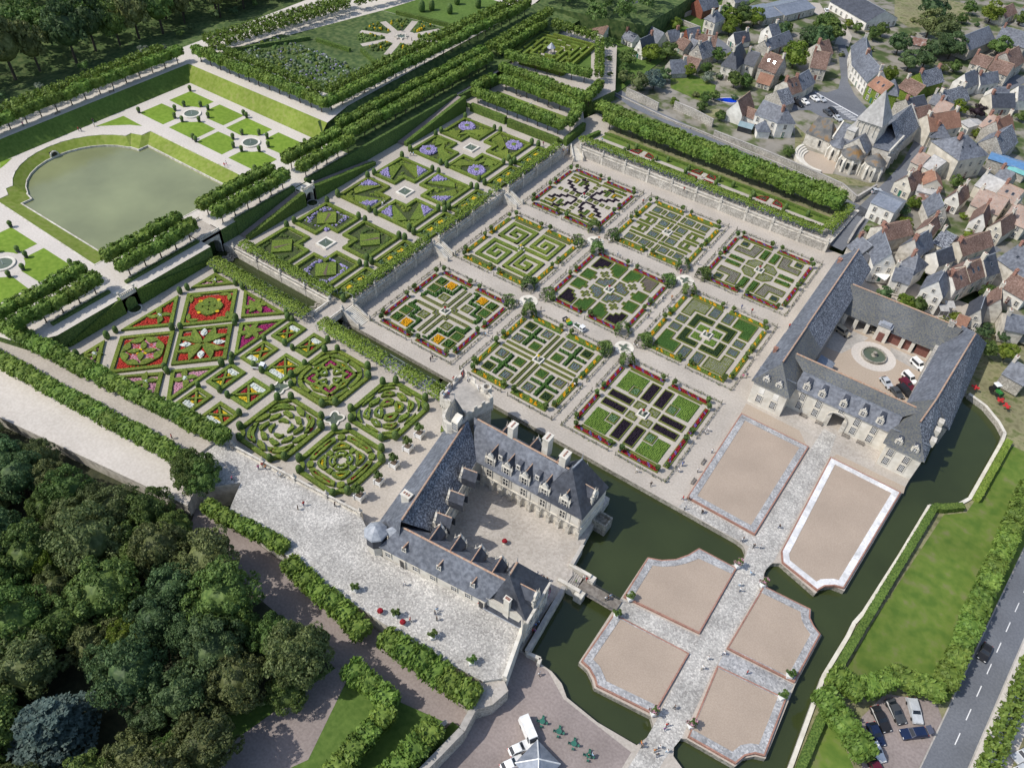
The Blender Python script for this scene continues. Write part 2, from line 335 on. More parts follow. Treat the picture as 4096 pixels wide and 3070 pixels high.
block('east_bank',[(121.3,-176),(121.0,-127.9),(120.0,-109.2),(121.2,-98.5),(121.3,-95.2),(122.2,-91.8),(124.2,-74),(126,-56.8),(128.2,-55.6),(130.8,-53.2),(132.9,-49.2),(135.3,-26),(135.2,-23.2),(133.2,-20),(129,-16),(124.6,-14.2),(122.4,-14),(122.4,20),(330,20),(330,-176)],-0.02,'dry_grass')
# castle platform and the terraces round it
block('castle_court',[(40,-99),(67.6,-99),(67.8,-103),(69.3,-114.5),(69.6,-117.5),(71.2,-120),(71.0,-128),(71.9,-139),(38,-142),(30,-120),(33,-103)],CT,'paving','stone')
love = [(-62.5,-143.5),(-62.5,-97.2),(21,-97.2),(26.5,-99),(29.5,-103),(31.8,-111),(36.0,-136.4),(39,-141.3),(29.5,-136.4),(-3.9,-140.2),(-8.4,-139.8)]
block('love_garden_ground',love,OZ,'gravel','stone')
block('ornamental_ground',[(-66.6,-90.8),(-19.4,-90.8),(-19.4,24),(-66.6,24)],OZ,'gravel','stone')
block('canal_bridge',[(-24.0,-97.3),(-19.4,-97.3),(-19.4,-90.7),(-24.0,-90.7)],OZ-.01,'gravel','stone',z0=1.6)
block('cobbled_terrace',[(-8.3,-149),(-8.3,-141.5),(-3.9,-140.25),(29.5,-136.45),(39,-141.35),(63,-137.95),(70.4,-137.4),(73.3,-146.6),(70.6,-149.4),(60,-151),(38,-152.2),(8,-152.2),(4.2,-145.6),(-1.8,-152.6)],TZ,'cobble','stone')
block('lime_walk_path',[(-110,-151),(-80.5,-149),(-8.3,-139.8),(-8.3,-149),(-66,-157),(-110,-163)],5.6,'gravel','stone')
block('lower_walk',[(-110,-163),(-66,-157),(-8.3,-149),(-1.8,-152.6),(0,-156),(-66,-168),(-110,-178)],4.8,'pale_path','stone')
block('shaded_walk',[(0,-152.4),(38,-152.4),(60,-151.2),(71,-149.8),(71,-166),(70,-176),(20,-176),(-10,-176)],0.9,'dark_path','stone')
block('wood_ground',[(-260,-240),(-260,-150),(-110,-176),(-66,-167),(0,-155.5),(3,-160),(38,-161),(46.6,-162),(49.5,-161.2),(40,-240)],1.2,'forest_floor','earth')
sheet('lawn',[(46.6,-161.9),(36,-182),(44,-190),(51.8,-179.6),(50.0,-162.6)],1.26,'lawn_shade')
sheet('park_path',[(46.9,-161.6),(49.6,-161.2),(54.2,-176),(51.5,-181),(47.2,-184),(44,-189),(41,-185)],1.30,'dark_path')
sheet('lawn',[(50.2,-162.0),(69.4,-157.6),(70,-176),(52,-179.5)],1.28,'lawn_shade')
# water garden level, its bowl-shaped pond, upper walks
rim = [(-127,-68.0),(-127,-71.4),(-130.6,-72.8)] + arc(-121.5,-94.2,21.3,115,245,12) + [(-130.6,-115.6),(-127,-117.0),(-127,-120.6),(-79.6,-121.4),(-79.6,-67.6)]
pondp = [(-123.4,-72.5),(-123.4,-76.0),(-126.6,-76.6)] + arc(-121.5,-94.3,18.2,108,252,12) + [(-126.6,-112.0),(-123.4,-112.6),(-123.4,-115.8),(-82.3,-115.8),(-82.3,-72.5)]
mb = MB(); outer = [(-146,-160),(-146,-37),(-66.4,-37),(-66.4,-90.9),(-70,-90.9),(-70,-97.3),(-62.4,-97.3),(-62.4,-143.4),(-66,-150),(-110,-163)]
from mathutils.geometry import tessellate_polygon
tess = tessellate_polygon([[Vector((*p,0)) for p in outer],[Vector((*p,0)) for p in rim]]); allp = outer+rim
for t in tess: mb.face([(allp[i][0],allp[i][1],WZ) for i in t])
mb.prism(outer,-2.0,WZ,0,1,top=False)
mb.build('water_garden_ground',['pale_path','hedge_dark'],kind='structure')
bank = MB(); nr = len(rim)
for k in range(nr):
 q = (k+1) % nr; bank.face([(*pondp[k],5.45),(*pondp[q],5.45),(*rim[q],WZ),(*rim[k],WZ)])
bank.build('pond_bank','bank_grass',kind='structure')
kb = MB(); kb.ring(inset(pondp,-.45),pondp,4.6,5.62); kb.build('pond_kerb','stone',kind='structure')
kb = MB(); kb.ring(inset(rim,-.35),rim,7.0,WZ+.10); kb.build('bank_kerb','stone',kind='structure')
sheet('pond',inset(pondp,-.1),5.05,'pond_water')
# water garden lawns
gy0,gy1 = -62.2,-42.0
def lawnq(poly): sheet('lawn',poly,WZ+.02,'lawn')
E2 = lambda cx,cy,rx,ry,a0,a1: arc(cx,cy,rx,a0,a1,6,ry)
for (cx,cy) in ((-126.2,-52.0),(-96.5,-52.5)):
 hx,hy = 13.9,10.6
 for sx in (-1,1):
  for sy in (-1,1):
   q = [(cx+sx*1.5,cy+sy*hy),(cx+sx*hx,cy+sy*hy),(cx+sx*hx,cy+sy*1.6)]
   q += [(cx+sx*6.2*math.cos(t),cy+sy*4.9*math.sin(t)) for t in (R(16),R(32),R(48),R(64),R(76))]
   lawnq(q)
for (cx,cy) in ((-97.7,-136.0),):
 hx,hy = 13.9,10.6
 for sx in (-1,1):
  for sy in (-1,1):
   q = [(cx+sx*1.5,cy+sy*hy),(cx+sx*hx,cy+sy*hy),(cx+sx*hx,cy+sy*1.6)]
   q += [(cx+sx*6.2*math.cos(t),cy+sy*4.9*math.sin(t)) for t in (R(16),R(32),R(48),R(64),R(76))]
   lawnq(q)
lawnq([(-143.1,-77.2),(-142.3,-67.2),(-131.9,-67.5),(-135.6,-69.6),(-139.9,-73.8)])
lawnq([(-145.9,-108.4),(-145.0,-104.9),(-143.2,-108.0),(-142.0,-110.7)])
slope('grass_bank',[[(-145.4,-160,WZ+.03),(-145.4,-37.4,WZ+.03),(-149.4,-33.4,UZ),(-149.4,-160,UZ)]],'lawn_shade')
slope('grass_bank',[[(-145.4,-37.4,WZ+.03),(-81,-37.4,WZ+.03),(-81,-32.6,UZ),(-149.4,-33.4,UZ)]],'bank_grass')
block('upper_walk',[(-162,-160),(-149.4,-160),(-149.4,-33.4),(-81,-32.6),(-84,-20),(-88,100),(-96,140),(-162,140)],UZ,'pale_path','rough_grass')
slope('grass_bank',[[(-84,-34,UZ),(-78,-37.2,WZ+.02),(-66.4,-37.2,WZ+.02),(-68,110,8.6),(-82,110,9.5),(-88,100,UZ)]],'rough_grass')
slope('hill',[[(-162,-260,9),(-161.9,140,12.0),(-182,150,11),(-188,-260,8)],[(-188,-260,8),(-182,150,11),(-400,150,45),(-400,-260,40)]],'rough_grass')
block('hill',[(-162,139),(-96,139),(-88,100),(-40,112),(-40,240),(-162,300)],11.5,'rough_grass','rough_grass')
block('croquet_ground',[(-66.4,20.5),(-20.6,20.5),(-22.5,36),(-30,46.5),(-66.4,46.5)],CZ,'gravel','hedge_dark')
block('maze_ground',[(-78,46.5),(-26,46.5),(-24,60),(-44,96),(-78,96)],7.4,'gravel','hedge_dark')
block('herb_garden_ground',[(-20.4,22.4),(73.6,22.4),(75,47),(-24,50),(-26,40)],HZ,'gravel','rubble')
slope('lane',[[(-78,46,7.45),(-66.4,46,7.45),(-66.4,-37,WZ),(-70,-37,WZ)]],'gravel')
# village ground, rising a little away from the river
def vz(x,y): return 1.0+2.3*min(1,max(0,(y-15)/45.0))
vg = MB(); xs = [-46,-30,0,40,74,90,122,160,260,420]; ys = [14,30,48,60,120,260,480]
for i in range(len(xs)-1):
 for j in range(len(ys)-1):
  if xs[i+1] <= 74 and ys[j+1] <= 48: continue
  if xs[i+1] <= 122 and ys[j+1] <= 30: continue
  vg.face([(x,y,vz(x,y)) for x,y in ((xs[i],ys[j]),(xs[i+1],ys[j]),(xs[i+1],ys[j+1]),(xs[i],ys[j+1]))])
vg.build('village_ground','yard',kind='structure')
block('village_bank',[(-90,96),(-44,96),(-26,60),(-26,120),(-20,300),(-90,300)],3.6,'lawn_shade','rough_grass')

# ---------------------------------------------------------------- kitchen garden: nine squares of box-edged beds
def crop(mb,poly,z,sp,r,h,mi=0,rows=False,keep=1.0):
 """rows of plants inside a polygon"""
 xs = [p[0] for p in poly]; ys = [p[1] for p in poly]; ip = inset(poly,r*.6); y = min(ys)+sp*.5; k = 0
 while y < max(ys):
  x = min(xs)+sp*.5
  while x < max(xs):
   j = 0 if rows else .22
   px,py = x+random.uniform(-j,j)*sp,y+random.uniform(-j,j)*sp
   if inside((px,py),ip) and random.random() < keep:
    s_ = random.uniform(.8,1.2); mb.mound(px,py,z,r*s_,h*s_,mi,5,random.random()*3)
   x += sp
  y += sp; k += 1
CROPS = dict(
 purple=('cr_purple','cr_purple',.42,.28,.30),blue=('cr_blue','bed_soil',.62,.30,.26),green=('cr_green','cr_green',.42,.27,.24),light=('cr_light','cr_green',.42,.27,.30),
 dark=('cr_dark','cr_dark',.38,.28,.42),teal=('cr_teal','bed_soil',.34,.24,.24),sage=('cr_sage','cr_green',.44,.27,.28),grey=('cr_grey','bed_soil',.5,.24,.12),seed=('low_box','cr_grey',.5,.22,.10),
 tall=('cr_green','cr_dark',.5,.4,.75),yellow=('fl_orange','cr_green',.42,.27,.35),box=('low_box','cr_grey',.55,.25,.16),olive=('fl_orange','low_box',.45,.2,.2),lav=('cr_grey','bed_soil',.3,.2,.2),mix=('cr_mix','bed_soil',.42,.22,.22),stub=('cr_mix','bed_soil',.5,.13,.1),leek=('cr_blue','bed_soil',.4,.19,.26))
DESC = dict(purple='dark purple leaves',blue='blue-green cabbages in rows',green='mid green leaves',light='fresh light green leaves',dark='very dark green leaves',teal='dark blue-green leaves',sage='grey-green leaves',grey='pale grey seedlings',seed='sparse low green rows',
   tall='tall dark green shoots',yellow='golden orange flowers',box='low clipped box',olive='box and orange flowers',lav='grey lavender',mix='mixed low herbs',stub='bare soil with stubble',leek='blue-grey leeks')
def kbed(poly,what,sq,edge=True,lift=0.0,word=None):
 mat,soil,sp,r,h = CROPS[what]; z = KZ+.02
 cx = sum(p[0] for p in poly)/len(poly); cy = sum(p[1] for p in poly)/len(poly)
 o = thing('vegetable_bed','%s of %s, %s quarter of the %s' % (word or 'bed',DESC[what],QUART[(1 if cx > SQC[0] else -1,1 if cy > SQC[1] else -1)],sq),'garden bed',(0,0,0),0,'beds in the '+sq)
 inn = inset(poly,.22) if edge else poly
 if edge: e = MB(); e.ring(poly,inn,z,z+.30); e.build('box_edging','low_box',o)
 s_ = MB(); s_.face([(p[0],p[1],z+.05) for p in ccw(inn)]); s_.build('bed_soil',soil,o)
 c = MB(); crop(c,inn,z+.04,sp,r,h,keep=.97 if what not in ('stub',) else .8); c.build('crop',mat,o,kind='stuff')
 return o
SQC = (0,0)
def strip(poly,red,sq,side):
 """raised flower border along a side of a square"""
 z = KZ+.02; nm = 'crimson and violet flowers' if red else 'orange and yellow flowers'
 o = thing('flower_border','%s border, %s edge of the %s' % ('crimson' if red else 'yellow',side,sq),'flower border',(0,0,0),0,'flower borders round the '+sq)
 inn = inset(poly,.22); e = MB(); e.ring(poly,inn,z,z+.26); e.build('box_edging','low_box',o)
 s_ = MB(); s_.face([(p[0],p[1],z+.1) for p in ccw(inn)]); s_.build('bed_soil','cr_dark',o)
 a,b = (MB(),MB()); xs = [p[0] for p in inn]; ys = [p[1] for p in inn]
 y = min(ys)+.2
 while y < max(ys):
  x = min(xs)+.2
  while x < max(xs):
   px,py = x+random.uniform(-.1,.1),y+random.uniform(-.1,.1); t = px+py
   if red: first = (t % 2.6) > .75
   else: first = math.sin(t*1.7)+.8*math.sin(t*3.1+px) > .35
   if inside((px,py),inset(inn,.05)): (a if first else b).mound(px,py,z+.08,.27,random.uniform(.2,.5),0,5,t)
   x += .4
  y += .4
 for m_,mat,nm in ((a,'fl_crimson' if red else 'fl_orange','blossoms'),(b,'fl_violet' if red else 'cr_light','filler_plants')):
  if m_.v: m_.build(nm,mat,o,kind='stuff')
def mk_rose():
 t = thing('standard_rose','x','rose bush'); m = MB(); m.tube((0,0,0),(0,0,1.0),.04,5); m.build('stem','bark',t)
 pts = NPR.normal(0,1,(90,3)); pts /= np.linalg.norm(pts,axis=1)[:,None]
 me = leaf_mesh('crown',pts*np.array([.62,.62,.78])*(.8+.25*NPR.random((90,1)))+np.array([0,0,1.5]),pts,.24,'leaf_a',[ico((0,0,1.5),(.5,.5,.65))]); link('crown',me,t); return t
ROSE = mk_rose(); ROSE_USED = [0]
def place(proto,used,loc,rz,label,group,scale=None):
 if not used[0]:
  used[0] = 1; proto.location = loc; proto.rotation_euler = (0,0,rz); proto['label'] = label; proto['group'] = group
  if scale: proto.scale = (scale,)*3 if not isinstance(scale,(tuple,list)) else scale
  kids(proto); return proto
 return dup(proto,loc,rz,label,group,scale)
def fside(p,q):
 mx,my = (p[0]+q[0])/2-SQC[0],(p[1]+q[1])/2-SQC[1]
 if abs(p[1]-q[1]) < .1: return '%s half of the %s edge' % ('left' if mx < 0 else 'right','upper right' if my > 0 else 'lower left')
 return '%s half of the %s edge' % ('lower' if my < 0 else 'upper','lower right' if mx > 0 else 'upper left')
def fence_run(p,q,sq):
 """low espalier hedge on wooden rails"""
 d = Vector((q[0]-p[0],q[1]-p[1])); L = d.length; d.normalize()
 o = thing('espalier_fence','low espalier fence, %s of the %s' % (fside(p,q),sq),'fence',(0,0,0),0,'espalier fences of the '+sq)
 m = MB(); n = max(2,int(L/2.6)+1)
 for k in range(n):
  c = (p[0]+d.x*L*k/(n-1),p[1]+d.y*L*k/(n-1)); po = MB(); po.box(c[0]-.08,c[0]+.08,c[1]-.08,c[1]+.08,0,1.05 if 0 < k < n-1 else 1.5); po.build('post','trellis',o)
 for z in (.35,.75): r_ = MB(); r_.bar(p,q,.07,z,z+.07); r_.build('rail','trellis',o)
 k = max(6,int(L*4.2)); t = NPR.random(k)*L; pts = np.stack([p[0]+d.x*t+NPR.normal(0,.1,k),p[1]+d.y*t+NPR.normal(0,.1,k),.12+.75*NPR.random(k)],1)
 link('espalier',leaf_mesh('espalier',pts,np.tile([0,0,.6],(k,1)),.22,'leaf_b',None,1.0),o)
def fountain_basin(x,y,sq,urn=True):
 o = thing('basin_fountain','small square white stone basin with a flower urn at the middle of the '+sq,'fountain',(x,y,KZ))
 m = MB(); m.ring(rect(-1.25,1.25,-1.25,1.25),rect(-.92,.92,-.92,.92),0,.5); m.build('basin_rim','tuffeau',o)
 w_ = MB(); w_.face([(-.92,-.92,.22),(.92,-.92,.22),(.92,.92,.22),(-.92,.92,.22)]); w_.build('water','basin_water',o)
 p = MB(); p.lathe([(.34,.2),(.3,.9),(.18,1.1),(.42,1.5),(.45,1.6)],n=8); p.build('urn','stone',o)
 f = MB(); f.mound(0,0,1.55,.42,.4,0,7); f.build('flowers','fl_crimson' if urn else 'fl_yellow',o)
SQN = [['black zigzag square','cabbage bed square','grey bed square'],['green spiral square','stepped middle square','dark L square'],['yellow cornered square','square of crosses','purple bed square']]
QUART = {(-1,1): 'top',(1,1): 'right hand',(1,-1): 'bottom',(-1,-1): 'left hand'}
def sqr(i,j):
 global SQC; cx,cy = 30.6*i,-36.0*j; SQC = (cx,cy); sq = SQN[j][i]; red = (i+j) % 2 == 0
 def q4(poly,what,**k):
  for sx in (1,-1):
   for sy in (1,-1): kbed([(cx+sx*x,cy+sy*y) for x,y in poly],what,sq,**k)
 rc = rect
 if (i,j) == (2,2):
  q4(rc(-10.2,-3.9,.5,3.0),'purple'); q4(rc(-3.1,-.5,4.1,10.9),'purple')
  q4([(-10,4.4),(-6.6,4.4),(-6.6,7.4),(-4.0,7.4),(-4.0,11.3),(-10,11.3)],'light',edge=False,word='L shaped bed')
  q4(rc(-6.3,-3.9,4.1,7.1),'sage'); q4([(-3.2,.8),(-1.7,.8),(-1.7,1.6),(-.6,1.6),(-.6,3.2),(-3.2,3.2)],'seed')
  q4(rc(-10,-.7,11.7,12.4),'seed')
 elif (i,j) == (1,2):
  for sx in (1,-1):
   for sy in (1,-1):
    f = lambda p: [(cx+sx*x,cy+sy*y) for x,y in p]
    a,b = ('seed','blue') if sx*sy < 0 else ('leek','light')
    for k,(x0,y0) in enumerate(((-10.2,8.1),(-4.8,8.1),(-10.2,2.2),(-4.8,2.2))):
     kbed(f(rc(x0,x0+2.7,y0,y0+2.9)),('dark','blue','blue','green')[k],sq)
    kbed(f([(-10.4,6.1),(-6.9,6.1),(-6.9,5.6-3.2),(-5.6,2.4),(-5.6,6.1),(-2.1,6.1),(-2.1,7.2),(-5.6,7.2),(-5.6,10.9),(-6.9,10.9),(-6.9,7.2),(-10.4,7.2)]),'tall',sq,edge=False,word='cross shaped bed')
  q4(rc(-10.6,-1.5,.5,1.25),'teal'); q4(rc(-1.2,-.45,1.4,11),'teal'); q4(rc(-9.6,-.8,11.8,12.6),'light',edge=False,word='narrow row')
 elif (i,j) == (0,2):
  for (x0,y0,w_) in ((-10.2,8.0,'tall'),(-6.8,8.2,'yellow'),(-10.2,4.5,'green')): q4(rc(x0,x0+2.8,y0,y0+3.0),w_,edge=w_ != 'yellow')
  q4([(-9.8,.9),(-8.6,.9),(-8.6,3.0),(-5.8,3.0),(-5.8,6.4),(-2.6,6.4),(-2.6,10.8),(-1.2,10.8),(-1.2,11.6),(-3.6,11.6),(-3.6,7.6),(-7.0,7.6),(-7.0,4.2),(-9.8,4.2)],'tall',edge=False,word='stepped bed')
  q4([(-5.2,3.1),(-2.6,3.1),(-2.6,5.7),(-3.9,5.7),(-5.2,5.7)],'box')
  q4([(-8.8,.7),(-1.4,.7),(-1.4,1.6),(-.5,1.6),(-.5,10.4),(-1.3,10.4),(-1.3,2.7),(-2.4,2.7),(-2.4,1.6),(-8.8,1.6)],'lav'); q4(rc(-9.2,-.8,12.2,12.9),'mix')
 elif (i,j) == (1,1):
  for sx in (1,-1):
   for sy in (1,-1):
    f = lambda p: [(cx+sx*x,cy+sy*y) for x,y in p]
    cor = [(-9.8,6.2),(-7.6,6.2),(-7.6,7.4),(-6.4,7.4),(-6.4,8.6),(-5.3,8.6),(-5.3,11.9),(-9.8,11.9)]
    kbed(f(cor),'purple' if (sx,sy) != (-1,1) else 'stub',sq,word='stepped bed')
  st = [(-4.7,8.4),(-3.7,8.4),(-3.7,7.2),(-2.7,7.2),(-2.7,6.2),(-.5,6.2),(-.5,12),(-4.7,12)]
  q4(st,'green',word='stepped bed'); q4([(-10.2,.5),(-6.6,.5),(-6.6,1.9),(-5.8,1.9),(-5.8,3.2),(-6.8,3.2),(-6.8,4.9),(-10.2,4.9)],'green',word='stepped bed')
  q4([(-4.9,.5),(-1.4,.5),(-1.4,1.5),(-.5,1.5),(-.5,5.2),(-2.4,5.2),(-2.4,4.3),(-3.7,4.3),(-3.7,3.1),(-4.9,3.1)],'blue',word='stepped bed')
  q4([(-6.0,5.9),(-6.0,5.0),(-5.0,5.0),(-5.0,4.1),(-4.2,4.1),(-4.2,5.0),(-3.2,5.0),(-3.2,5.9),(-4.2,5.9),(-4.2,7.0),(-5.0,7.0),(-5.0,5.9)],'box',word='cross shaped bed')
 elif (i,j) == (2,1):
  for sx in (1,-1):
   for sy in (1,-1):
    f = lambda p: [(cx+sx*x,cy+sy*y) for x,y in p]
    kbed(f([(-10,4.4),(-7.1,4.4),(-7.1,7.3),(-4.1,7.3),(-4.1,11.9),(-10,11.9)]),'seed' if sx == -sy*-1 else 'green',sq,word='L shaped bed')
  q4(rc(-3.3,-.6,7.5,12),'leek'); q4(rc(-9.9,-7.1,.5,3.5),'leek')
  q4([(-6.1,.5),(-4.0,.5),(-4.0,4.2),(-.5,4.2),(-.5,6.5),(-6.1,6.5)],'dark',word='L shaped bed')
  q4([(-3.4,.5),(-1.6,.5),(-1.6,1.7),(-.5,1.7),(-.5,3.2),(-3.4,3.2)],'light',edge=False,word='L shaped bed')
 elif (i,j) == (2,0):
  q4([(-9.8,8.6),(-7.5,8.6),(-7.5,11.1),(-9.8,11.1)],'teal'); q4([(-10.2,4.8),(-3.7,4.8),(-3.1,11.1),(-6.2,11.1),(-6.2,7.7),(-10.2,7.7)],'grey',word='stepped bed')
  q4(rc(-10.1,-5.5,.6,2.3),'tall'); q4(rc(-2.6,-.5,5.6,10.9),'tall'); q4([(-4.6,.5),(-1.5,.5),(-1.5,1.5),(-.5,1.5),(-.5,4.4),(-2.8,4.4),(-4.6,2.6)],'seed'); q4(rc(-10,-.8,11.8,12.7),'green')
 elif (i,j) == (1,0):
  q4(rc(-9.6,-7,7.6,10.7),'leek'); q4(rc(-6.4,-5.4,7.9,10.5),'seed'); q4(rc(-4.7,-1.9,7.6,10.7),'blue'); q4(rc(-1.4,-.5,7.7,10.7),'seed'); q4(rc(-4.6,-1.7,2.0,5.2),'blue'); q4(rc(-1.1,-.4,2,5.2),'seed')
  q4(rc(-9.9,-.3,5.9,6.8),'tall'); q4(rc(-10.4,-5.9,4.0,4.9),'green'); q4(rc(-10.4,-5.9,.4,1.3),'green'); q4(rc(-8.7,-7.6,1.6,3.7),'green'); q4(rc(-6.6,-5.7,1.6,3.6),'seed'); q4(rc(-4.6,-1.7,.5,1.3),'seed'); q4(rc(-9.8,-.5,11.6,12.4),'green')
 elif (i,j) == (0,0):
  z = [(-9.9,5.6),(-9.1,5.6),(-9.1,3.8),(-7.2,3.8),(-7.2,2.5),(-5.2,2.5),(-5.2,1.2),(-2.4,1.2)]
  zz = [(-10.2,7.0),(-8.2,7.0),(-8.2,5.2),(-6.4,5.2),(-6.4,3.6),(-4.6,3.6),(-4.6,2.2),(-1.6,2.2),(-1.6,1.2),(-3.8,1.2),(-3.8,1.4),(-5.6,1.4),(-5.6,2.6),(-7.4,2.6),(-7.4,4.2),(-9.2,4.2),(-9.2,5.9),(-10.2,5.9)]
  for sx in (1,-1):
   for sy in (1,-1):
    kbed([(cx+sx*(x*.98),cy+sy*y*.92+sy*0) for x,y in zz],'purple',sq,edge=False,word='zigzag bed')
    kbed([(cx+sx*(y*.9),cy+sy*(-x)*1.06) for x,y in zz],'purple',sq,edge=False,word='zigzag bed')
  for k in range(4):
   for (x,y) in ((-9.0+k*2.2,0),(9.0-k*2.2,0),(0,9.6-k*2.3),(0,-9.6+k*2.3)): kbed(rect(cx+x-.65,cx+x+.65,cy+y-.7,cy+y+.7),'box',sq)
  q4([(-9.8,7.6),(-7.8,7.6),(-7.8,5.8),(-6.6,5.8),(-6.6,8.6),(-9.8,8.6)],'olive',word='bent bed'); q4([(-3.0,8.4),(-5.6,8.4),(-5.6,5.2),(-4.4,5.2),(-4.4,7.2),(-3.0,7.2)],'green',word='bent bed')
  q4(rc(-10.2,-5.8,9.6,10.6),'tall'); q4(rc(-5.0,-.8,10.0,10.8),'seed'); q4(rc(-9,-.6,11.6,12.5),'green')
 elif (i,j) == (0,1):
  for sx in (1,-1):
   for sy in (1,-1):
    kbed([(cx+sx*x,cy+sy*y) for x,y in rc(-10.1,-1.0,11.2,12.2)],'leek',sq)
  # four spiral hedges, each turning the same way round its quarter
  def sp(mx,my,flip):
   pts = [(-.9,.9),(-.9,9.6),(-9.0,9.6),(-9.0,2.0),(-3.0,2.0),(-3.0,7.2),(-6.6,7.2),(-6.6,4.6),(-5.0,4.6)]
   o = thing('spiral_hedge','low clipped box hedge folded into a square spiral in the green spiral square','hedge',(0,0,0),0,'spiral hedges of the kitchen garden')
   m = MB()
   for k in range(len(pts)-1):
    a,b = pts[k],pts[k+1]; d = Vector((b[0]-a[0],b[1]-a[1])).normalized()*.55
    T = (lambda p: (cx+mx*p[0],cy+my*p[1])) if not flip else (lambda p: (cx+mx*p[1]*.93,cy+my*p[0]*1.07))
    m.bar(T((a[0]-d.x,a[1]-d.y)),T((b[0]+d.x,b[1]+d.y)),1.1,0,.55+.004*k)
   m.build('box_hedge','box',o)
  sp(1,1,False); sp(-1,1,True); sp(-1,-1,False); sp(1,-1,True)
 # borders, fences and roses on all four sides, broken by a gap at the middle
 for s in (1,-1):
  for (t0,t1) in ((-11.2,-.9),(.9,11.2)):
   strip(rect(cx+t0,cx+t1,cy+s*13.1-.75,cy+s*13.1+.75),red,sq,('upper right' if s > 0 else 'lower left')+(', left half' if (t0 < 0) == (s > 0) else ', right half') if False else ('%s half of the %s' % ('left' if t0 < 0 else 'right','upper right' if s > 0 else 'lower left'))); strip(rect(cx+s*12.0-.7,cx+s*12.0+.7,cy+t0,cy+t1),red,sq,'%s half of the %s' % ('lower' if t0 < 0 else 'upper','lower right' if s > 0 else 'upper left'))
  for (t0,t1) in ((-13.9,-1.0),(1.0,13.9)): fence_run((cx+t0,cy+s*15.1),(cx+t1,cy+s*15.1),sq)
  for (t0,t1) in ((-15.0,-1.0),(1.0,15.0)): fence_run((cx+s*13.9,cy+t0),(cx+s*13.9,cy+t1),sq)
  for t in (-11.0,-1.6,1.6,11.0):
   for (x,y) in ((cx+t,cy+s*13.3),(cx+s*12.2,cy+t*1.02)):
    place(ROSE,ROSE_USED,(x,y,KZ+.1),random.random()*6,'small round standard bush on a bare stem in the border of the '+sq,'standard bushes of the '+sq,random.uniform(.9,1.15))
 fountain_basin(cx,cy,sq,red)
for i in range(3):
 for j in range(3): sqr(i,j)
# four bowers round each crossing of the kitchen garden
def mk_bower(label,bare):
 o = thing('garden_bower',label,'bower'); rn = 2.0
 for k in range(5):
  y = -1.7+k*.85; m = MB(); prev = None
  for t in range(9):
   a = math.pi*t/8; p = (rn*math.cos(a)*.8,y,.0+2.9*math.sin(a)**.7 if 0 < t < 8 else 0)
   if prev: m.tube(prev,p,.06,4)
   prev = p
  m.build('arch_rib','trellis',o)
 for t in range(1,8):
  a = math.pi*t/8; m = MB(); m.tube((rn*math.cos(a)*.8,-1.7,2.9*math.sin(a)**.7),(rn*math.cos(a)*.8,1.7,2.9*math.sin(a)**.7),.045,4); m.build('lath','trellis',o)
 n = 260 if bare else 520; a = math.pi*NPR.random(n); y = -1.5+3.0*NPR.random(n)
 if bare: a = np.where(NPR.random(n) < .85,np.where(a < math.pi/2,a*.7,math.pi-(math.pi-a)*.7),a)
 rr = 1.0+.22*NPR.random(n); pts = np.stack([rn*.8*np.cos(a)*rr,y,2.9*np.sin(a)**.7*rr],1); nr = np.stack([np.cos(a),np.zeros(n),np.sin(a)],1)
 link('climbing_roses',leaf_mesh('climbing_roses',pts,nr,.3,'leaf_a'),o); return o
BW = [mk_bower('x',False),mk_bower('x',True)]; BU = [[0],[0]]
for ci,(X,Y) in enumerate(((15.3,-18.2),(45.9,-18.2),(15.3,-54.2),(45.9,-54.2))):
 cn = ('upper crossing below the terrace steps','upper crossing near the outbuildings','lower crossing near the canal steps','lower crossing near the forecourt')[ci]
 for k,(sx,sy) in enumerate(((-1,1),(1,1),(1,-1),(-1,-1))):
  b = (k+ci) % 2; pos = ('on its side towards the pond','on its side towards the church','on its side towards the outbuildings','on its side towards the castle')[k]
  place(BW[b],BU[b],(X+sx*3.4,Y+sy*4.6,KZ),math.atan2(sy*4.6,sx*3.4)+math.pi/2,'%s trellis bower at the %s, %s' % ('bare' if b else 'rose covered',cn,pos.replace('on its side ','')),'rose bowers of the kitchen garden')
 o = thing('round_fountain','round white stone ring with a cross shaped basin at the '+cn,'fountain',(X,Y,KZ),0,'round fountains of the kitchen garden')
 m = MB(); m.lathe([(2.6,0),(2.6,.16),(0.01,.16)],n=28); m.build('stone_ring','tuffeau',o)
 quat = [(1.15*math.cos(R(a))*(1+.42*math.cos(4*R(a))),1.15*math.sin(R(a))*(1+.42*math.cos(4*R(a)))) for a in range(0,360,12)]
 m = MB(); m.ring(inset(quat,-.14),quat,.16,.34); m.build('basin_rim','stone',o); m = MB(); m.face([(x,y,.2) for x,y in quat]); m.build('water','basin_water',o)

# ---------------------------------------------------------------- ornamental gardens
def yew_mesh():
 m = MB(); m.lathe([(.35,0),(.62,.35),(.66,1.2),(.58,1.75),(.3,2.15),(.02,2.25)],n=9); return m
YEW = yew_mesh().build('clipped_yew','hedge_dark',None,smooth=True); tag(YEW,'x','topiary'); YU = [0]
def yew(x,y,z,label,group,s=1.0): place(YEW,YU,(x,y,z),random.random()*6,label,group,s*random.uniform(.92,1.1))
def hedge_ring(o,poly,wd,h,z,mat='box',name='box_hedge'):
 e = MB(); e.ring(poly,inset(poly,wd),z,z+h); return e.build(name,mat,o)
def fill(o,poly,z,mat,name='flower_carpet',sp=.55,r=.4,h=.3,base=None):
 m = MB(); m.face([(p[0],p[1],z) for p in ccw(poly)]); m.build('bed_soil',base or mat,o)
 c = MB(); crop(c,poly,z,sp,r,h);
 if c.v: c.build(name,mat,o,kind='stuff')
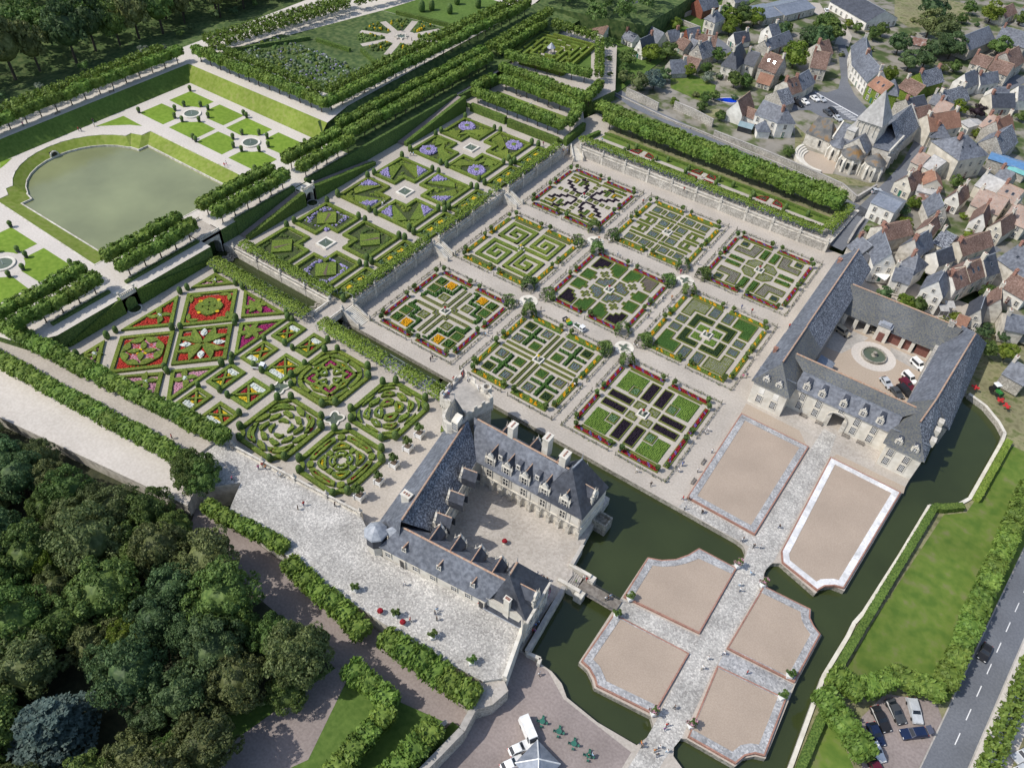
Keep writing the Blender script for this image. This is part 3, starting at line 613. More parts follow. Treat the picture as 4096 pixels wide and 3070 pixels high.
def lens(c,ang,L,wd,n=6,bend=0.0):
 """leaf outline from c outwards"""
 ca,sa = math.cos(ang),math.sin(ang); up = []; dn = []
 for k in range(n+1):
  t = k/n; wv = wd*math.sin(math.pi*t**.85)*.5; x = L*t; y0 = bend*math.sin(math.pi*t)*L
  up.append((c[0]+x*ca-(y0+wv)*sa,c[1]+x*sa+(y0+wv)*ca)); dn.append((c[0]+x*ca-(y0-wv)*sa,c[1]+x*sa+(y0-wv)*ca))
 return up+dn[-2:0:-1]
def topi(o,poly,z,h=.75,mat='box',name='clipped_leaf_shape'):
 m = MB(); m.prism(poly,z,z+h); return m.build(name,mat,o)
# garden of love: diamonds
lovew = 'in the diamond garden'
c1,c2,c3 = (-47.2,-111.6),(-37.4,-121.8),(-46.6,-132.5); HX,HY = 8.7,9.5
def diamond(c): return [(c[0]-HX,c[1]),(c[0],c[1]-HY),(c[0]+HX,c[1]),(c[0],c[1]+HY)]
def love_bed(poly,label,carpets):
 o = thing('parterre_bed',label+' '+lovew,'parterre bed',(0,0,0),0,'diamond garden parterres')
 hedge_ring(o,poly,.95,.62,OZ+.02,'box')
 for p,mt in carpets: fill(o,p,OZ+.10+(.03 if p is not carpets[0][0] else 0),mt)
 return o
o = love_bed(diamond(c2),'red carpet bed with a clover of eight white hearted box leaves',[(inset(diamond(c2),1.2),'fl_red')])
for k in range(4):
 a = R(45+90*k)
 for s in (-1,1): topi(o,lens((c2[0]+.3*math.cos(a),c2[1]+.3*math.sin(a)),a+s*.42,6.3,2.0,7,s*.12),OZ+.05,.8+.02*s)
 fill(o,lens((c2[0]+2.6*math.cos(a),c2[1]+2.6*math.sin(a)),a,3.0,1.7),OZ+.72,'fl_white')
o = love_bed(diamond(c3),'red and pink carpet bed with a ring of pointed box leaves',[(inset(diamond(c3),1.2),'fl_red'),(arc(c3[0],c3[1],4.6,0,345,14),'fl_pink')])
for k in range(8): topi(o,lens((c3[0]+4.9*math.cos(R(45*k)),c3[1]+4.9*math.sin(R(45*k))),R(45*k+112),3.8,1.9,6,.1),OZ+.05,.75+.01*k)
for k in range(4):
 topi(o,lens((c3[0]+.5*math.cos(R(90*k+20)),c3[1]+.5*math.sin(R(90*k+20))),R(90*k+50),3.0,1.5),OZ+.05,.85+.01*k)
 fill(o,arc(c3[0]+.95*math.cos(R(90*k)),c3[1]+.95*math.sin(R(90*k)),.55,0,300,6),OZ+.5,'fl_yellow')
o = love_bed(diamond(c1),'red carpet bed with a pinwheel of twelve box leaves and yellow centres',[(inset(diamond(c1),1.2),'fl_red'),(arc(c1[0],c1[1],3.0,0,345,12),'fl_pink')])
for k in range(4):
 a = R(90*k); cc = (c1[0]+2.7*math.cos(a),c1[1]+2.7*math.sin(a))
 for d in (-1,0,1): topi(o,lens(cc,a+d*1.75+ (0 if d else math.pi),2.9,1.7,6,d*.1),OZ+.05,.8+.015*d)
 fill(o,arc(cc[0]+.5*math.cos(a),cc[1]+.5*math.sin(a),.55,0,300,6),OZ+.8,'fl_yellow')
 for s in (-1,1): topi(o,lens((c1[0]+6.9*math.cos(a),c1[1]+6.9*math.sin(a)),a+math.pi+s*.75,2.8,1.1),OZ+.05,.6+.01*s)
tris = [([(-57.2,-131.0),(-57.2,-113.4),(-48.7,-122.0)],'red triangular bed with a four leaved box flower and white heart','fl_red',(-54.2,-121.6)),
  ([(-57.2,-109.4),(-57.2,-101.2),(-49.8,-101.2)],'small pink triangular bed beside the canal','fl_pink',(-54.9,-103.6)),
  ([(-45.6,-101.2),(-29.8,-101.2),(-37.7,-109.3)],'magenta triangular bed with pointed box leaves beside the canal','fl_magenta',(-38.2,-104.0)),
  ([(-36.2,-111.0),(-28.0,-102.4),(-28.0,-120.0)],'magenta triangular bed with a box lily','fl_magenta',(-31.4,-111.4)),
  ([(-57.2,-135.6),(-57.2,-142.6),(-49.8,-142.6)],'small pink corner bed with white flowers','fl_pink',(-54.6,-140.2)),
  ([(-44.8,-142.0),(-36.8,-133.9),(-30.4,-140.8)],'pink triangular bed with a white starred box rosette','fl_pink',(-37.4,-138.6)),
  ([(-35.9,-132.4),(-28.0,-124.2),(-28.0,-140.0)],'pink triangular bed with a wavy box scroll','fl_pink',(-31.0,-132.2))]
for poly,lb,mt,cc in tris:
 o = love_bed(poly,lb,[(inset(poly,1.15),mt)]); big = abs(poly[0][1]-poly[1][1])+abs(poly[0][0]-poly[1][0]) > 12; L = 3.4 if big else 2.2
 for k in range(4 if mt != 'fl_magenta' else 6): topi(o,lens(cc,R(45+(90 if mt != 'fl_magenta' else 60)*k),L if k % 2 else L*.9,L*.42,6,.1),OZ+.05,.7+.01*k)
 if mt != 'fl_magenta': fill(o,arc(cc[0],cc[1],.75,0,300,6),OZ+.72,'fl_white')
for k,(x,y) in enumerate([(-57.8,-132.0),(-57.8,-112.4),(-47.6,-122.9),(-46.2,-121.4),(-38.0,-110.6),(-37.0,-111.9),(-37.4,-133.0),(-36.0,-133.4),(-57.6,-110.2),(-57.6,-134.6),(-49.2,-101.0),(-46.4,-101.0),(-29.6,-101.0),(-27.9,-102.2),(-27.9,-120.6),(-27.9,-123.8),(-57.6,-100.6),(-30.0,-141.2),(-28.0,-140.6),(-57.6,-143.0)]):
 yew(x,y,OZ,'dark clipped yew cone at a path corner of the diamond patterned garden','yews of the diamond garden',1.1)
# small beds beside the diamonds
sbn = 'in the two columns of small beds between the diamond and the heart gardens'
rows = [(-109.4,-102.0),(-119.5,-111.5),(-129.9,-122.0),(-138.7,-132.0)]
for c_,(x0,x1) in enumerate(((-26.5,-21.4),(-18.7,-12.2))):
 for r_,(y0,y1) in enumerate(rows):
  if c_ == 1 and r_ == 0: x0b,x1b = -18.7,-13.8
  else: x0b,x1b = x0,x1
  px_ = rect(x0b,x1b,y0,y1); o = thing('parterre_bed','small red, yellow and white bed, %s row from the canal, %s' % (('first','second','third','fourth')[r_],('beside the diamonds','beside the hearts')[c_]),'parterre bed',(0,0,0),0,'small flower beds of the love garden')
  hedge_ring(o,px_,.85,.6,OZ+.02); cx,cy = (x0b+x1b)/2,(y0+y1)/2; w_,h_ = (x1b-x0b)/2-1.05,(y1-y0)/2-1.05
  fill(o,rect(cx-w_,cx+w_,cy-h_,cy+h_),OZ+.06,'cr_green',sp=9)
  wy = 1 if r_ in (0,2) else -1; ys = cy-wy*.55
  fill(o,rect(cx-w_,cx+w_,cy+wy*h_*.98-(.0 if wy < 0 else 1.5),cy+wy*h_*.98+(1.5 if wy < 0 else .0)),OZ+.2,'fl_white')
  hh = h_-.9
  for s,mt in ((1,'fl_red' if r_ % 2 else 'fl_crimson'),(-1,'fl_yellow')):
   for t in (1,-1):
    if s > 0: tri = [(cx+t*w_,ys+hh*.85),(cx+t*w_,ys-hh*.85),(cx+t*.5,ys)]
    else: tri = [(cx+w_*.85,ys+t*hh),(cx-w_*.85,ys+t*hh),(cx,ys+t*.5)]
    fill(o,inset(tri,.15),OZ+.16+.01*s,mt)
  for s in (1,-1):
   m = MB(); m.bar((cx-w_,ys-s*hh),(cx+w_,ys+s*hh),.5,OZ+.04,OZ+.60+.02*s); m.build('box_hedge','box',o)
  yew(x0b if c_ == 0 else x1b,y1,OZ,'dark clipped yew at the corner of a small flower bed of the love garden','yews of the small flower beds'); yew(x1b if c_ == 0 else x0b,y0,OZ,'dark clipped yew at the corner of a small flower bed of the love garden','yews of the small flower beds')
# four scrolled parterres round the quatrefoil fountains
def cave_rect(cx,cy,hx,hy,r,n=4):
 p = []
 for (sx,sy,a0) in ((1,1,270),(-1,1,360),(-1,-1,90),(1,-1,180)):
  pts = [(cx+sx*hx+r*math.cos(R(a))*1.0,cy+sy*hy+r*math.sin(R(a))) for a in [a0-90*k/n for k in range(n+1)]]
  pts = [(min(max(x,cx-hx),cx+hx),min(max(y,cy-hy),cy+hy)) for x,y in pts]; p += pts
 return p
KN = dict(heart='hearts',fan='fans',blade='curved blades',cross='crimson sided')
def scroll(cx,cy,hx,hy,kind,label):
 o = thing('parterre_bed',label,'parterre bed',(0,0,0),0,'scrolled parterres of the love garden')
 outl = cave_rect(cx,cy,hx,hy,2.3)
 hedge_ring(o,outl,.95,.75,OZ+.02); sw = dict(heart=0,fan=.75,blade=1.15,cross=0)[kind]
 def W_(r,a):
  b = a+sw*(r-.5); q = max(abs(math.cos(b))**3.2+abs(math.sin(b))**3.2,1e-3)**(-1/3.2)*r; return (cx+q*(hx-1.1)*math.cos(b),cy+q*(hy-1.1)*math.sin(b))
 def cell(r0,r1,a0,a1,mt,wd=.55,h=.8,bow=.0):
  n = 6; p = [W_(r1-bow*abs(2*k/n-1),R(a0+(a1-a0)*k/n)) for k in range(n+1)]+[W_(r0+bow*abs(2*k/n-1),R(a1+(a0-a1)*k/n)) for k in range(n+1)]
  p = inset(p,.1)
  if mt: hedge_ring(o,p,wd,h,OZ+.03,'box','scroll_hedge'); fill(o,inset(p,wd+.08),OZ+.36,mt,sp=.5,r=.36)
  else: topi(o,p,OZ+.03,h-.08,'box','scroll_hedge')
 def heart(c,a,s):
  pts = []
  for k in range(20):
   t = 2*math.pi*k/20; x = (13*math.cos(t)-5*math.cos(2*t)-2*math.cos(3*t)-math.cos(4*t))/16*s; y = 16*math.sin(t)**3/16*s
   pts.append((c[0]+x*math.cos(a)-y*math.sin(a),c[1]+x*math.sin(a)+y*math.cos(a)))
  return pts
 if kind == 'heart':
  for k in range(4):
   a = 45+90*k; c = W_(.56,R(a)); hp = heart(c,R(a)+math.pi,2.35); hedge_ring(o,hp,.6,.85,OZ+.03,'box','scroll_hedge'); fill(o,inset(hp,.7),OZ+.4,'fl_magenta',sp=.5,r=.36)
   cell(.12,.46,a-72,a-18,'fl_white',.5,bow=.06); cell(.50,.80,a-68,a-22,'fl_yellow',bow=.08); cell(.84,1.0,a-88,a-47,None); cell(.84,1.0,a-43,a-2,None); cell(.84,.99,a-18,a+18,None,h=.6)
 elif kind == 'fan':
  cl = ['fl_yellow','fl_magenta','fl_white','fl_crimson']
  for k in range(4):
   a = 90*k+20
   cell(.16,.52,a,a+84,cl[k],.7,bow=.08); cell(.55,.84,a-2,a+40,cl[k],bow=.1); cell(.55,.84,a+44,a+86,cl[k],bow=.1); cell(.88,1.02,a-8,a+30,None,bow=.05); cell(.88,1.02,a+38,a+76,None,bow=.05)
 elif kind == 'blade':
  for k in range(4):
   a = 90*k
   cell(.22,.40,a+8,a+80,None,bow=.06); cell(.44,.70,a,a+40,'fl_crimson',.5,bow=.1); cell(.44,.70,a+44,a+86,None,bow=.1); cell(.73,1.0,a-4,a+50,'fl_crimson',.8,bow=.08); cell(.73,1.0,a+54,a+82,None,bow=.06)
 else:
  for k in range(4):
   a = 90*k
   cell(.16,.37,a+4,a+86,'fl_white',.4); cell(.40,.70,a+14,a+76,'fl_yellow',.55,bow=.09); cell(.40,.62,a-11,a+11,None,h=.7); cell(.72,1.0,a-34,a+34,'fl_crimson',.9,bow=.05); cell(.75,.99,a+37,a+53,None,bow=.05)
 kn_ = KN[kind]
 for sx in (-1,1):
  for sy in (-1,1):
   for (dx,dy) in ((2.6,.4),(.4,2.6)): yew(cx+sx*(hx-dx),cy+sy*(hy-dy),OZ,'dark clipped yew on the hedge of the %s parterre of the love garden' % kn_,'yews of the %s parterre' % kn_,1.15)
scroll(-4.4,-110.8,7.7,8.2,'heart','scrolled box parterre with four magenta hearts beside the vine pergola')
scroll(13.9,-110.2,7.2,8.1,'fan','scrolled box parterre of fans in yellow, crimson, white and magenta nearest the keep')
scroll(-1.6,-129.2,7.5,8.2,'blade','scrolled box parterre of curved crimson blades beside the cobbled terrace')
scroll(15.6,-127.8,7.6,8.0,'cross','scrolled box parterre with crimson sides and white centres near the tubs')
for (x,y),lb in (((-11.5,-120.4),'between the small beds and the hearts'),((5.7,-119.8),'between the four scrolled parterres')):
 o = thing('quatrefoil_fountain','white stone quatrefoil basin with a thin jet '+lb,'fountain',(x,y,OZ))
 q = [(1.55*math.cos(R(a+45))*(1+.26*math.cos(4*R(a))),1.75*math.sin(R(a+45))*(1+.26*math.cos(4*R(a)))) for a in range(0,360,10)]
 m = MB(); m.ring(inset(q,-.38),q,0,.38); m.build('basin_rim','tuffeau',o); m = MB(); m.face([(a,b,.2) for a,b in q]); m.build('water','basin_water',o)
 m = MB(); m.tube((0,0,.2),(0,0,1.6),.07,5,0,.02); m.build('water_jet','white',o)
# three ornamental salons with square fountains
def notch(x0,x1,y0,y1,nx,ny,cx,cy):
 """rectangle with the corner nearest (cx,cy) cut out"""
 sx = 1 if (x0+x1)/2 > cx else -1; sy = 1 if (y0+y1)/2 > cy else -1
 ix,iy = (x0 if sx > 0 else x1),(y0 if sy > 0 else y1); ox,oy = (x1 if sx > 0 else x0),(y1 if sy > 0 else y0)
 return [(ix+sx*nx,iy),(ox,iy),(ox,oy),(ix,oy),(ix,iy+sy*ny),(ix+sx*nx,iy+sy*ny)]
def kn(cx,cy,k): return [(cx,cy)]
SALN = ['salon of triangles beside the canal','middle salon of stars','far salon of lavender rings']
for si,(fx,fy) in enumerate(((-43.8,-72.4),(-43.9,-37.4),(-44.4,-2.3))):
 sn = SALN[si]
 o = thing('square_fountain','square white marble fountain with a jet at the centre of the '+sn,'fountain',(fx,fy,OZ),0,'square fountains of the ornamental gardens')
 m = MB(); m.ring(rect(-2.1,2.1,-2.2,2.2),rect(-1.55,1.55,-1.65,1.65),0,.5); m.build('basin_rim','tuffeau',o)
 m = MB(); m.face([(-1.55,-1.65,.3),(1.55,-1.65,.3),(1.55,1.65,.3),(-1.55,1.65,.3)]); m.build('water','basin_water',o)
 m = MB(); m.tube((0,0,.3),(0,0,1.9),.08,5,0,.02); m.build('water_jet','white',o)
 for sx in (-1,1):
  for sy in (-1,1):
   x0,x1 = (fx-14.6,fx-.85) if sx < 0 else (fx+.95,fx+14.9); y0,y1 = (fy+1.1,fy+15.2) if sy > 0 else (fy-15.1,fy-1.0)
   pos = {(-1,1): 'far left',(1,1): 'far right',(1,-1): 'near right',(-1,-1): 'near left'}[(sx,sy)]
   o = thing('parterre_bed','box plot with %s, %s of the fountain, %s' % (('an earth arrow','lavender corners','a lavender ring')[si],pos,sn),'parterre bed',(0,0,0),0,'plots of the '+sn)
   po = notch(x0,x1,y0,y1,4.4,4.6,fx,fy); hedge_ring(o,po,1.05,.78,OZ+.02); ip = inset(po,1.15)
   fill(o,ip,OZ+.05,'salon_green',sp=40); mx,my = (x0+x1)/2+sx*.9,(y0+y1)/2+sy*.9; X0,X1,Y0,Y1 = x0+1.3,x1-1.3,y0+1.3,y1-1.3
   sides = {1: X1,-1: X0}; yy = {1: Y1,-1: Y0}
   def knots(poly,mat='box_dark',n=14,rr=.62):
    c = 0; t = 0; xs = [p[0] for p in poly]; ys = [p[1] for p in poly]; m_ = MB(); ipp = inset(poly,.45)
    while c < n and t < 200:
     t += 1; p = (random.uniform(min(xs),max(xs)),random.uniform(min(ys),max(ys)))
     if inside(p,ipp): m_.mound(p[0],p[1],OZ+.08,rr*random.uniform(.8,1.25),random.uniform(.45,.6),0,8,random.random()*3); c += 1
    if m_.v: m_.build('box_knots',mat,o,kind='stuff')
   def lawnp(poly,h=.55,mat='box'): topi(o,poly,OZ+.05,h,mat,'clipped_turf')
   ox,oy,ix,iy = sides[sx],yy[sy],sides[-sx],yy[-sy]
   if si == 0:
    d = [(mx-3.9,my),(mx,my-4.1),(mx+3.9,my),(mx,my+4.1)]; lawnp(d)
    topi(o,[(mx+sx*1.2-.2,my+sy*2.1),(mx+sx*1.2+1.0,my+sy*2.1),(mx-sx*1.4,my-sy*2.4)],OZ+.58,.06,'earth','earth_arrow')
    lav = (sx*sy < 0)
    for t,s_ in ((0,1),(1,1),(0,-1),(1,-1)):
     if t == 0: pl = [(mx-4.6,my+s_*.5+s_*4.3),(mx+4.6,my+s_*4.8),(mx+4.4,my+s_*3.2),(mx+1.2,my+s_*4.2),(mx-1.2,my+s_*4.2),(mx-4.4,my+s_*3.2)]
     else: pl = [(mx+s_*4.8,my-4.4),(mx+s_*4.8,my+4.4),(mx+s_*3.0,my+3.4),(mx+s_*4.1,my),(mx+s_*3.0,my-3.4)]
     pl = [(min(max(x,X0),X1),min(max(y,Y0),Y1)) for x,y in pl]
     if lav: fill(o,pl,OZ+.2,'fl_lavender','lavender',.6,.45,.55)
     knots(pl,'box_dark',12,.55)
    for s_ in (-1,1):
     for t_ in (-1,1): knots(rect(*sorted((mx+s_*2.6,mx+s_*4.8)),*sorted((my+t_*2.8,my+t_*4.9))),'box_dark' if not lav else 'box',6,.5)
   elif si == 1:
    # star lawn: two bright wings, dark knot wedge at the inner corner, lavender at two corners
    L1 = [(ox,iy+sy*3.4),(ox,oy),(ox-sx*3.4,oy-sy*0)];
    wedge = [(ix+sx*2.6,iy+sy*2.6),(ix+sx*1.0,oy-sy*5.2),(ox-sx*2.4,oy-sy*2.4),(ox-sx*5.2,iy+sy*1.0)]
    lawnp(inset([(ix,oy-sy*.2),(ix+sx*.2,iy+sy*5.6),(ox-sx*2.6,oy-sy*2.2),(ox-sx*4.6,oy)],.1)); lawnp(inset([(ox-sx*.2,iy),(ix+sx*5.6,iy+sy*.2),(ox-sx*2.2,oy-sy*2.6),(ox,oy-sy*4.6)],.1),.53)
    knots([(ix+sx*4.4,iy+sy*.6),(ix+sx*.6,iy+sy*4.4),(ox-sx*4.0,oy-sy*4.0)],'box',10,.6); knots([(ox,oy),(ox-sx*4.6,oy),(ox,oy-sy*4.6)],'box',14,.6)
    fill(o,[(ix,oy),(ix+sx*4.8,oy),(ix+sx*.1,oy-sy*5.2)],OZ+.55,'fl_lavender','lavender',.55,.45,.6); fill(o,[(ox,iy),(ox,iy+sy*4.8),(ox-sx*5.2,iy+sy*.1)],OZ+.55,'fl_lavender','lavender',.55,.45,.6)
   else:
    cc = (mx,my); R_ = 3.0; oc = (ox-sx*3.2,oy-sy*3.2)
    lawnp([(ix,oy-sy*5.2),(ix,oy-sy*0),(oc[0]-sx*1.0,oc[1]-sy*3.0)]); lawnp([(ox-sx*5.2,iy),(ox,iy),(oc[0]-sx*3.0+sx*3.0,oc[1]-sy*3.4)],.53); lawnp([(ix+sx*.5,oy-sy*4.0),(ix+sx*4.4,iy+sy*4.4),(ox-sx*4.0,iy+sy*.5),(oc[0]-sx*2.2,oc[1]-sy*2.2)],.5)
    fill(o,[(p[0],p[1]) for p in arc(oc[0],oc[1],3.1,0,345,14)],OZ+.35,'fl_lavender','lavender',.55,.45,.6); m_ = MB(); m_.mound(oc[0],oc[1],OZ+.4,1.2,.75,0,9); m_.build('box_knot','box',o)
    knots([(ix+sx*.2,iy+sy*4.8),(ix+sx*4.6,iy+sy*4.6),(ix+sx*4.6,iy+sy*.2),(ix+sx*7,iy+sy*.3),(ix+sx*6,iy+sy*6),(ix+sx*.3,iy+sy*7)],'box',12,.6); knots([(ix,oy),(ix+sx*5,oy),(ix+sx*2,oy-sy*4)],'box',8,.6); knots([(ox,iy),(ox,iy+sy*5),(ox-sx*4,iy+sy*2)],'box',8,.6)
   for (x,y) in ((x0+.2 if sx < 0 else x1-.2,y1 if sy > 0 else y0),(fx+sx*1.3,y1 if sy > 0 else y0),(x0+.2 if sx < 0 else x1-.2,fy+sy*1.5)):
    yew(x,y,OZ,'dark clipped yew on a plot corner in the '+sn,'yews of the '+sn,1.15)
 for sy in (-1,1):
  y0,y1 = (fy+1.1,fy+15.4) if sy > 0 else (fy-15.6,fy-1.0); x0,x1 = -27.1,-21.9
  o = thing('parterre_bed','narrow box plot with two orange squares, %s half of the %s' % ('far' if sy > 0 else 'near',sn),'parterre bed',(0,0,0),0,'narrow plots by the pergola')
  po = rect(x0,x1,y0,y1); hedge_ring(o,po,.9,.72,OZ+.02); fill(o,inset(po,1),OZ+.05,'box_dark',sp=40)
  for yc in ((y0*2+y1)/3,(y0+2*y1)/3):
   hedge_ring(o,rect(-25.9,-23.1,yc-1.7,yc+1.7),.5,.6,OZ+.04); fill(o,rect(-25.3,-23.7,yc-1.1,yc+1.1),OZ+.3,'fl_yellow',sp=.5)
  c = MB(); crop(c,inset(po,1.1),OZ+.05,.8,.38,.6,keep=.55); c.build('herbs','cr_sage',o,kind='stuff')
  for (x,y) in ((x0,y0),(x1,y1),(x0,y1),(x1,y0)): yew(x,y,OZ,'dark clipped yew on a corner of the narrow pergola plots','yews of the pergola plots',1.15)
# vine pergolas
def pergola(p,q,wd,z,label,gaps=()):
 d = Vector((q[0]-p[0],q[1]-p[1])); L = d.length; d.normalize(); nx,ny = -d.y,d.x; h = 2.35
 o = thing('vine_pergola',label,'pergola'); n = int(L/3)+1
 for k in range(n+1):
  t = L*k/n; c = (p[0]+d.x*t,p[1]+d.y*t); m = MB()
  for s in (-1,1): m.tube((c[0]+s*nx*wd/2,c[1]+s*ny*wd/2,z),(c[0]+s*nx*wd/2,c[1]+s*ny*wd/2,z+h),.06,4)
  m.tube((c[0]-nx*wd/2,c[1]-ny*wd/2,z+h),(c[0]+nx*wd/2,c[1]+ny*wd/2,z+h),.05,4); m.build('frame_hoop','lead',o)
 for s in (-1,-.33,.33,1):
  m = MB(); m.tube((p[0]+s*nx*wd/2,p[1]+s*ny*wd/2,z+h+.02),(q[0]+s*nx*wd/2,q[1]+s*ny*wd/2,z+h+.02),.05,4); m.build('rail','lead',o)
 k = int(L*wd*24); t = NPR.random(k)*L; u = (NPR.random(k)-.5)*(wd+.7); ok = np.ones(k,bool)
 for (a,b) in gaps: ok &= ~((t > a) & (t < b) & (NPR.random(k) < .8))
 t,u = t[ok],u[ok]; k = len(t); zz = z+h+.1+.35*NPR.random(k)-np.where(np.abs(u) > wd/2-.1,NPR.random(k)*1.0,0)
 pts = np.stack([p[0]+d.x*t+nx*u,p[1]+d.y*t+ny*u,zz],1); nr = np.tile([0.,0,1],(k,1)); nr[:,0] += nx*u*.5; nr[:,1] += ny*u*.5
 link('vine_leaves',leaf_mesh('vine_leaves',pts,nr,.34,'vine',None,.5),o)
pergola((-20.9,-86.6),(-20.9,-54.2),2.5,OZ,'leafy vine pergola on the terrace wall, nearest the canal')
pergola((-20.9,-50.6),(-20.9,-19.2),2.5,OZ,'vine pergola on the terrace wall with a bare gap, between the middle steps',[(24,31)])
pergola((-20.9,-15.6),(-20.9,16.2),2.5,OZ,'leafy vine pergola on the terrace wall, farthest from the canal')
pergola((-60.5,-88.6),(-24.6,-88.6),2.5,OZ,'yellow green vine pergola above the canal on the far bank')
pergola((-60.3,-98.9),(-23.6,-98.9),3.6,OZ,'broad green vine pergola above the canal beside the diamond garden')
pergola((-19.0,-98.9),(25.5,-99.6),3.6,OZ,'long vine pergola with patchy leaves leading to the keep',[(22,28),(34,37)])
pergola((25.5,-99.9),(30.0,-108.6),2.6,OZ,'short curved end of the vine pergola against the keep')
pergola((-17.5,25.3),(70.5,25.3),2.4,HZ,'long vine pergola along the herb garden wall')
pergola((71.2,26.2),(72.4,44.5),3.2,HZ,'vine pergola across the end of the herb garden')
# retaining walls with balustrades and the flights of steps
def baluster_mesh(L):
 m = MB(); m.box(0,L,-.17,.17,0,.16); m.box(0,L,-.2,.2,.82,.98)
 n = int(L/.42)
 for k in range(n): x = (k+.5)*L/n; m.box(x-.1,x+.1,-.1,.1,.16,.82)
 return m
def wall(p,q,z0,z1,label,mat='rubble',thick=.6,bal=True,piers=True):
 d = Vector((q[0]-p[0],q[1]-p[1])); L = d.length; rz = math.atan2(d.y,d.x); o = thing('retaining_wall',label,'wall',(p[0],p[1],0),rz)
 m = MB(); m.box(0,L,-thick/2,thick/2,z0,z1); m.build('wall_face',mat,o); m = MB(); m.box(-.05,L+.05,-thick/2-.1,thick/2+.1,z1,z1+.14); m.build('coping','stone',o)
 if not bal: return o
 n = max(1,round(L/8.5)); b = None
 for k in range(n):
  s_ = L/n
  if b is None: b = baluster_mesh(s_-.7).build('balustrade','stone',o)
  else: b2 = b.copy(); COL.objects.link(b2); b2.parent = o; b = b2
  b.location = (k*s_+.35,0,z1+.14)
 pm = None
 for k in range(n+1):
  if pm is None:
   t = MB(); t.box(-.38,.38,-.4,.4,z0,z1+1.25); t.box(-.45,.45,-.47,.47,z1+1.25,z1+1.4); t.lathe([(.12,z1+1.4),(.34,z1+1.75),(.30,z1+2.0),(.08,z1+2.3),(.1,z1+2.5)],n=7); pm = t.build('pier','stone',o); x = pm
  else: x = pm.copy(); COL.objects.link(x); x.parent = o
  x.location = (k*L/n,0,0)
 return o
WX = -19.1
wall((WX,-87.2),(WX,-53.6),KZ,OZ,'stained stone terrace wall with balustrade and urns, nearest the canal')
wall((WX,-50.8),(WX,-18.6),KZ,OZ,'stained stone terrace wall with balustrade between the two middle flights of steps')
wall((WX,-15.8),(WX,16.6),KZ,OZ,'stained stone terrace wall with balustrade, farthest from the canal')
wall((-15.2,22.1),(73.4,22.1),KZ,HZ,'long pale stone wall with pierced balustrade below the herb garden')
wall((73.6,22.4),(75,47),KZ,HZ,'end wall of the herb garden beside the lane',bal=False)
wall((-24.3,-90.6),(-62,-90.6),.2,OZ,'balustraded stone wall of the canal below the vine pergola','stone')
wall((-24.2,-97.4),(-24.2,-91),1.6,OZ,'short balustrade on the pond side of the canal bridge','stone',bal=True)
wall((-19.2,-97.4),(-19.2,-91.2),1.6,OZ,'short balustrade on the castle side of the canal bridge','stone',bal=True)
wall((-4.2,-140.35),(29.6,-136.6),OZ,4.95,'low balustrade between the love garden and the cobbled terrace','stone')
def steps(x0,y,w_,z1,label,dirx=1,n=14,rz=0):
 o = thing('stone_steps',label,'steps',(x0,y,0),rz); dx = 5.4/n
 for k in range(n): m = MB(); m.box(k*dx,(k+1)*dx+.02,-w_/2,w_/2,-.1,z1-(k+1)*z1/(n+1)); m.build('step','tuffeau',o)
 for s in (-1,1):
  m = MB(); yy = s*(w_/2+.22); m.bar((-.2,yy),(5.5,yy),.4,-.1,(z1+.95,.95)); m.build('stringer_wall','stone',o); m = MB(); m.box(5.3,5.95,yy-.33,yy+.33,0,1.3); m.lathe([(.1,1.3),(.32,1.6),(.06,2.0)],(5.62,yy),7); m.build('pier','stone',o)
steps(WX-.2,-89.2,3.6,OZ,'flight of stone steps beside the canal bridge'); steps(WX-.2,-52.2,2.9,OZ,'flight of stone steps down to the path below the spiral square'); steps(WX-.2,-17.2,2.9,OZ,'flight of stone steps down to the path above the spiral square'); steps(-17.6,22.6,3.0,HZ,'flight of stone steps in the corner below the herb garden',rz=-math.pi/4)

# ---------------------------------------------------------------- building helpers
def part(name,parent,mats,fn,smooth=False):
 m = MB(); fn(m); return m.build(name,mats,parent,smooth)
def mk_window(w_,h,cols,rows,frame='white',surround='tuffeau',cross=None):
 """window facing -Y, origin at the sill centre; surround proud of the wall, pane as a sub-part"""
 m = MB()
 for (x0,x1,z0,z1) in ((-w_/2-.18,-w_/2,-.15,h+.2),(w_/2,w_/2+.18,-.15,h+.2),(-w_/2,w_/2,h,h+.2),(-w_/2-.25,w_/2+.25,-.3,-.15)): m.box(x0,x1,-.10,.12,z0,z1,0,bottom=True)
 bw = .07 if cross is None else cross
 for c in range(1,cols): x = -w_/2+w_*c/cols; m.box(x-bw/2,x+bw/2,-.06,.05,-.15,h,1)
 for r in range(1,rows): z = h*r/rows; m.box(-w_/2,w_/2,-.06,.05,z-bw/2,z+bw/2,1,bottom=True)
 o = m.build('window',[surround,frame]); g = MB(); g.face([(-w_/2,-.03,-.15),(w_/2,-.03,-.15),(w_/2,-.03,h),(-w_/2,-.03,h)]); g.build('pane','glass',o); return o
PROTO = {}
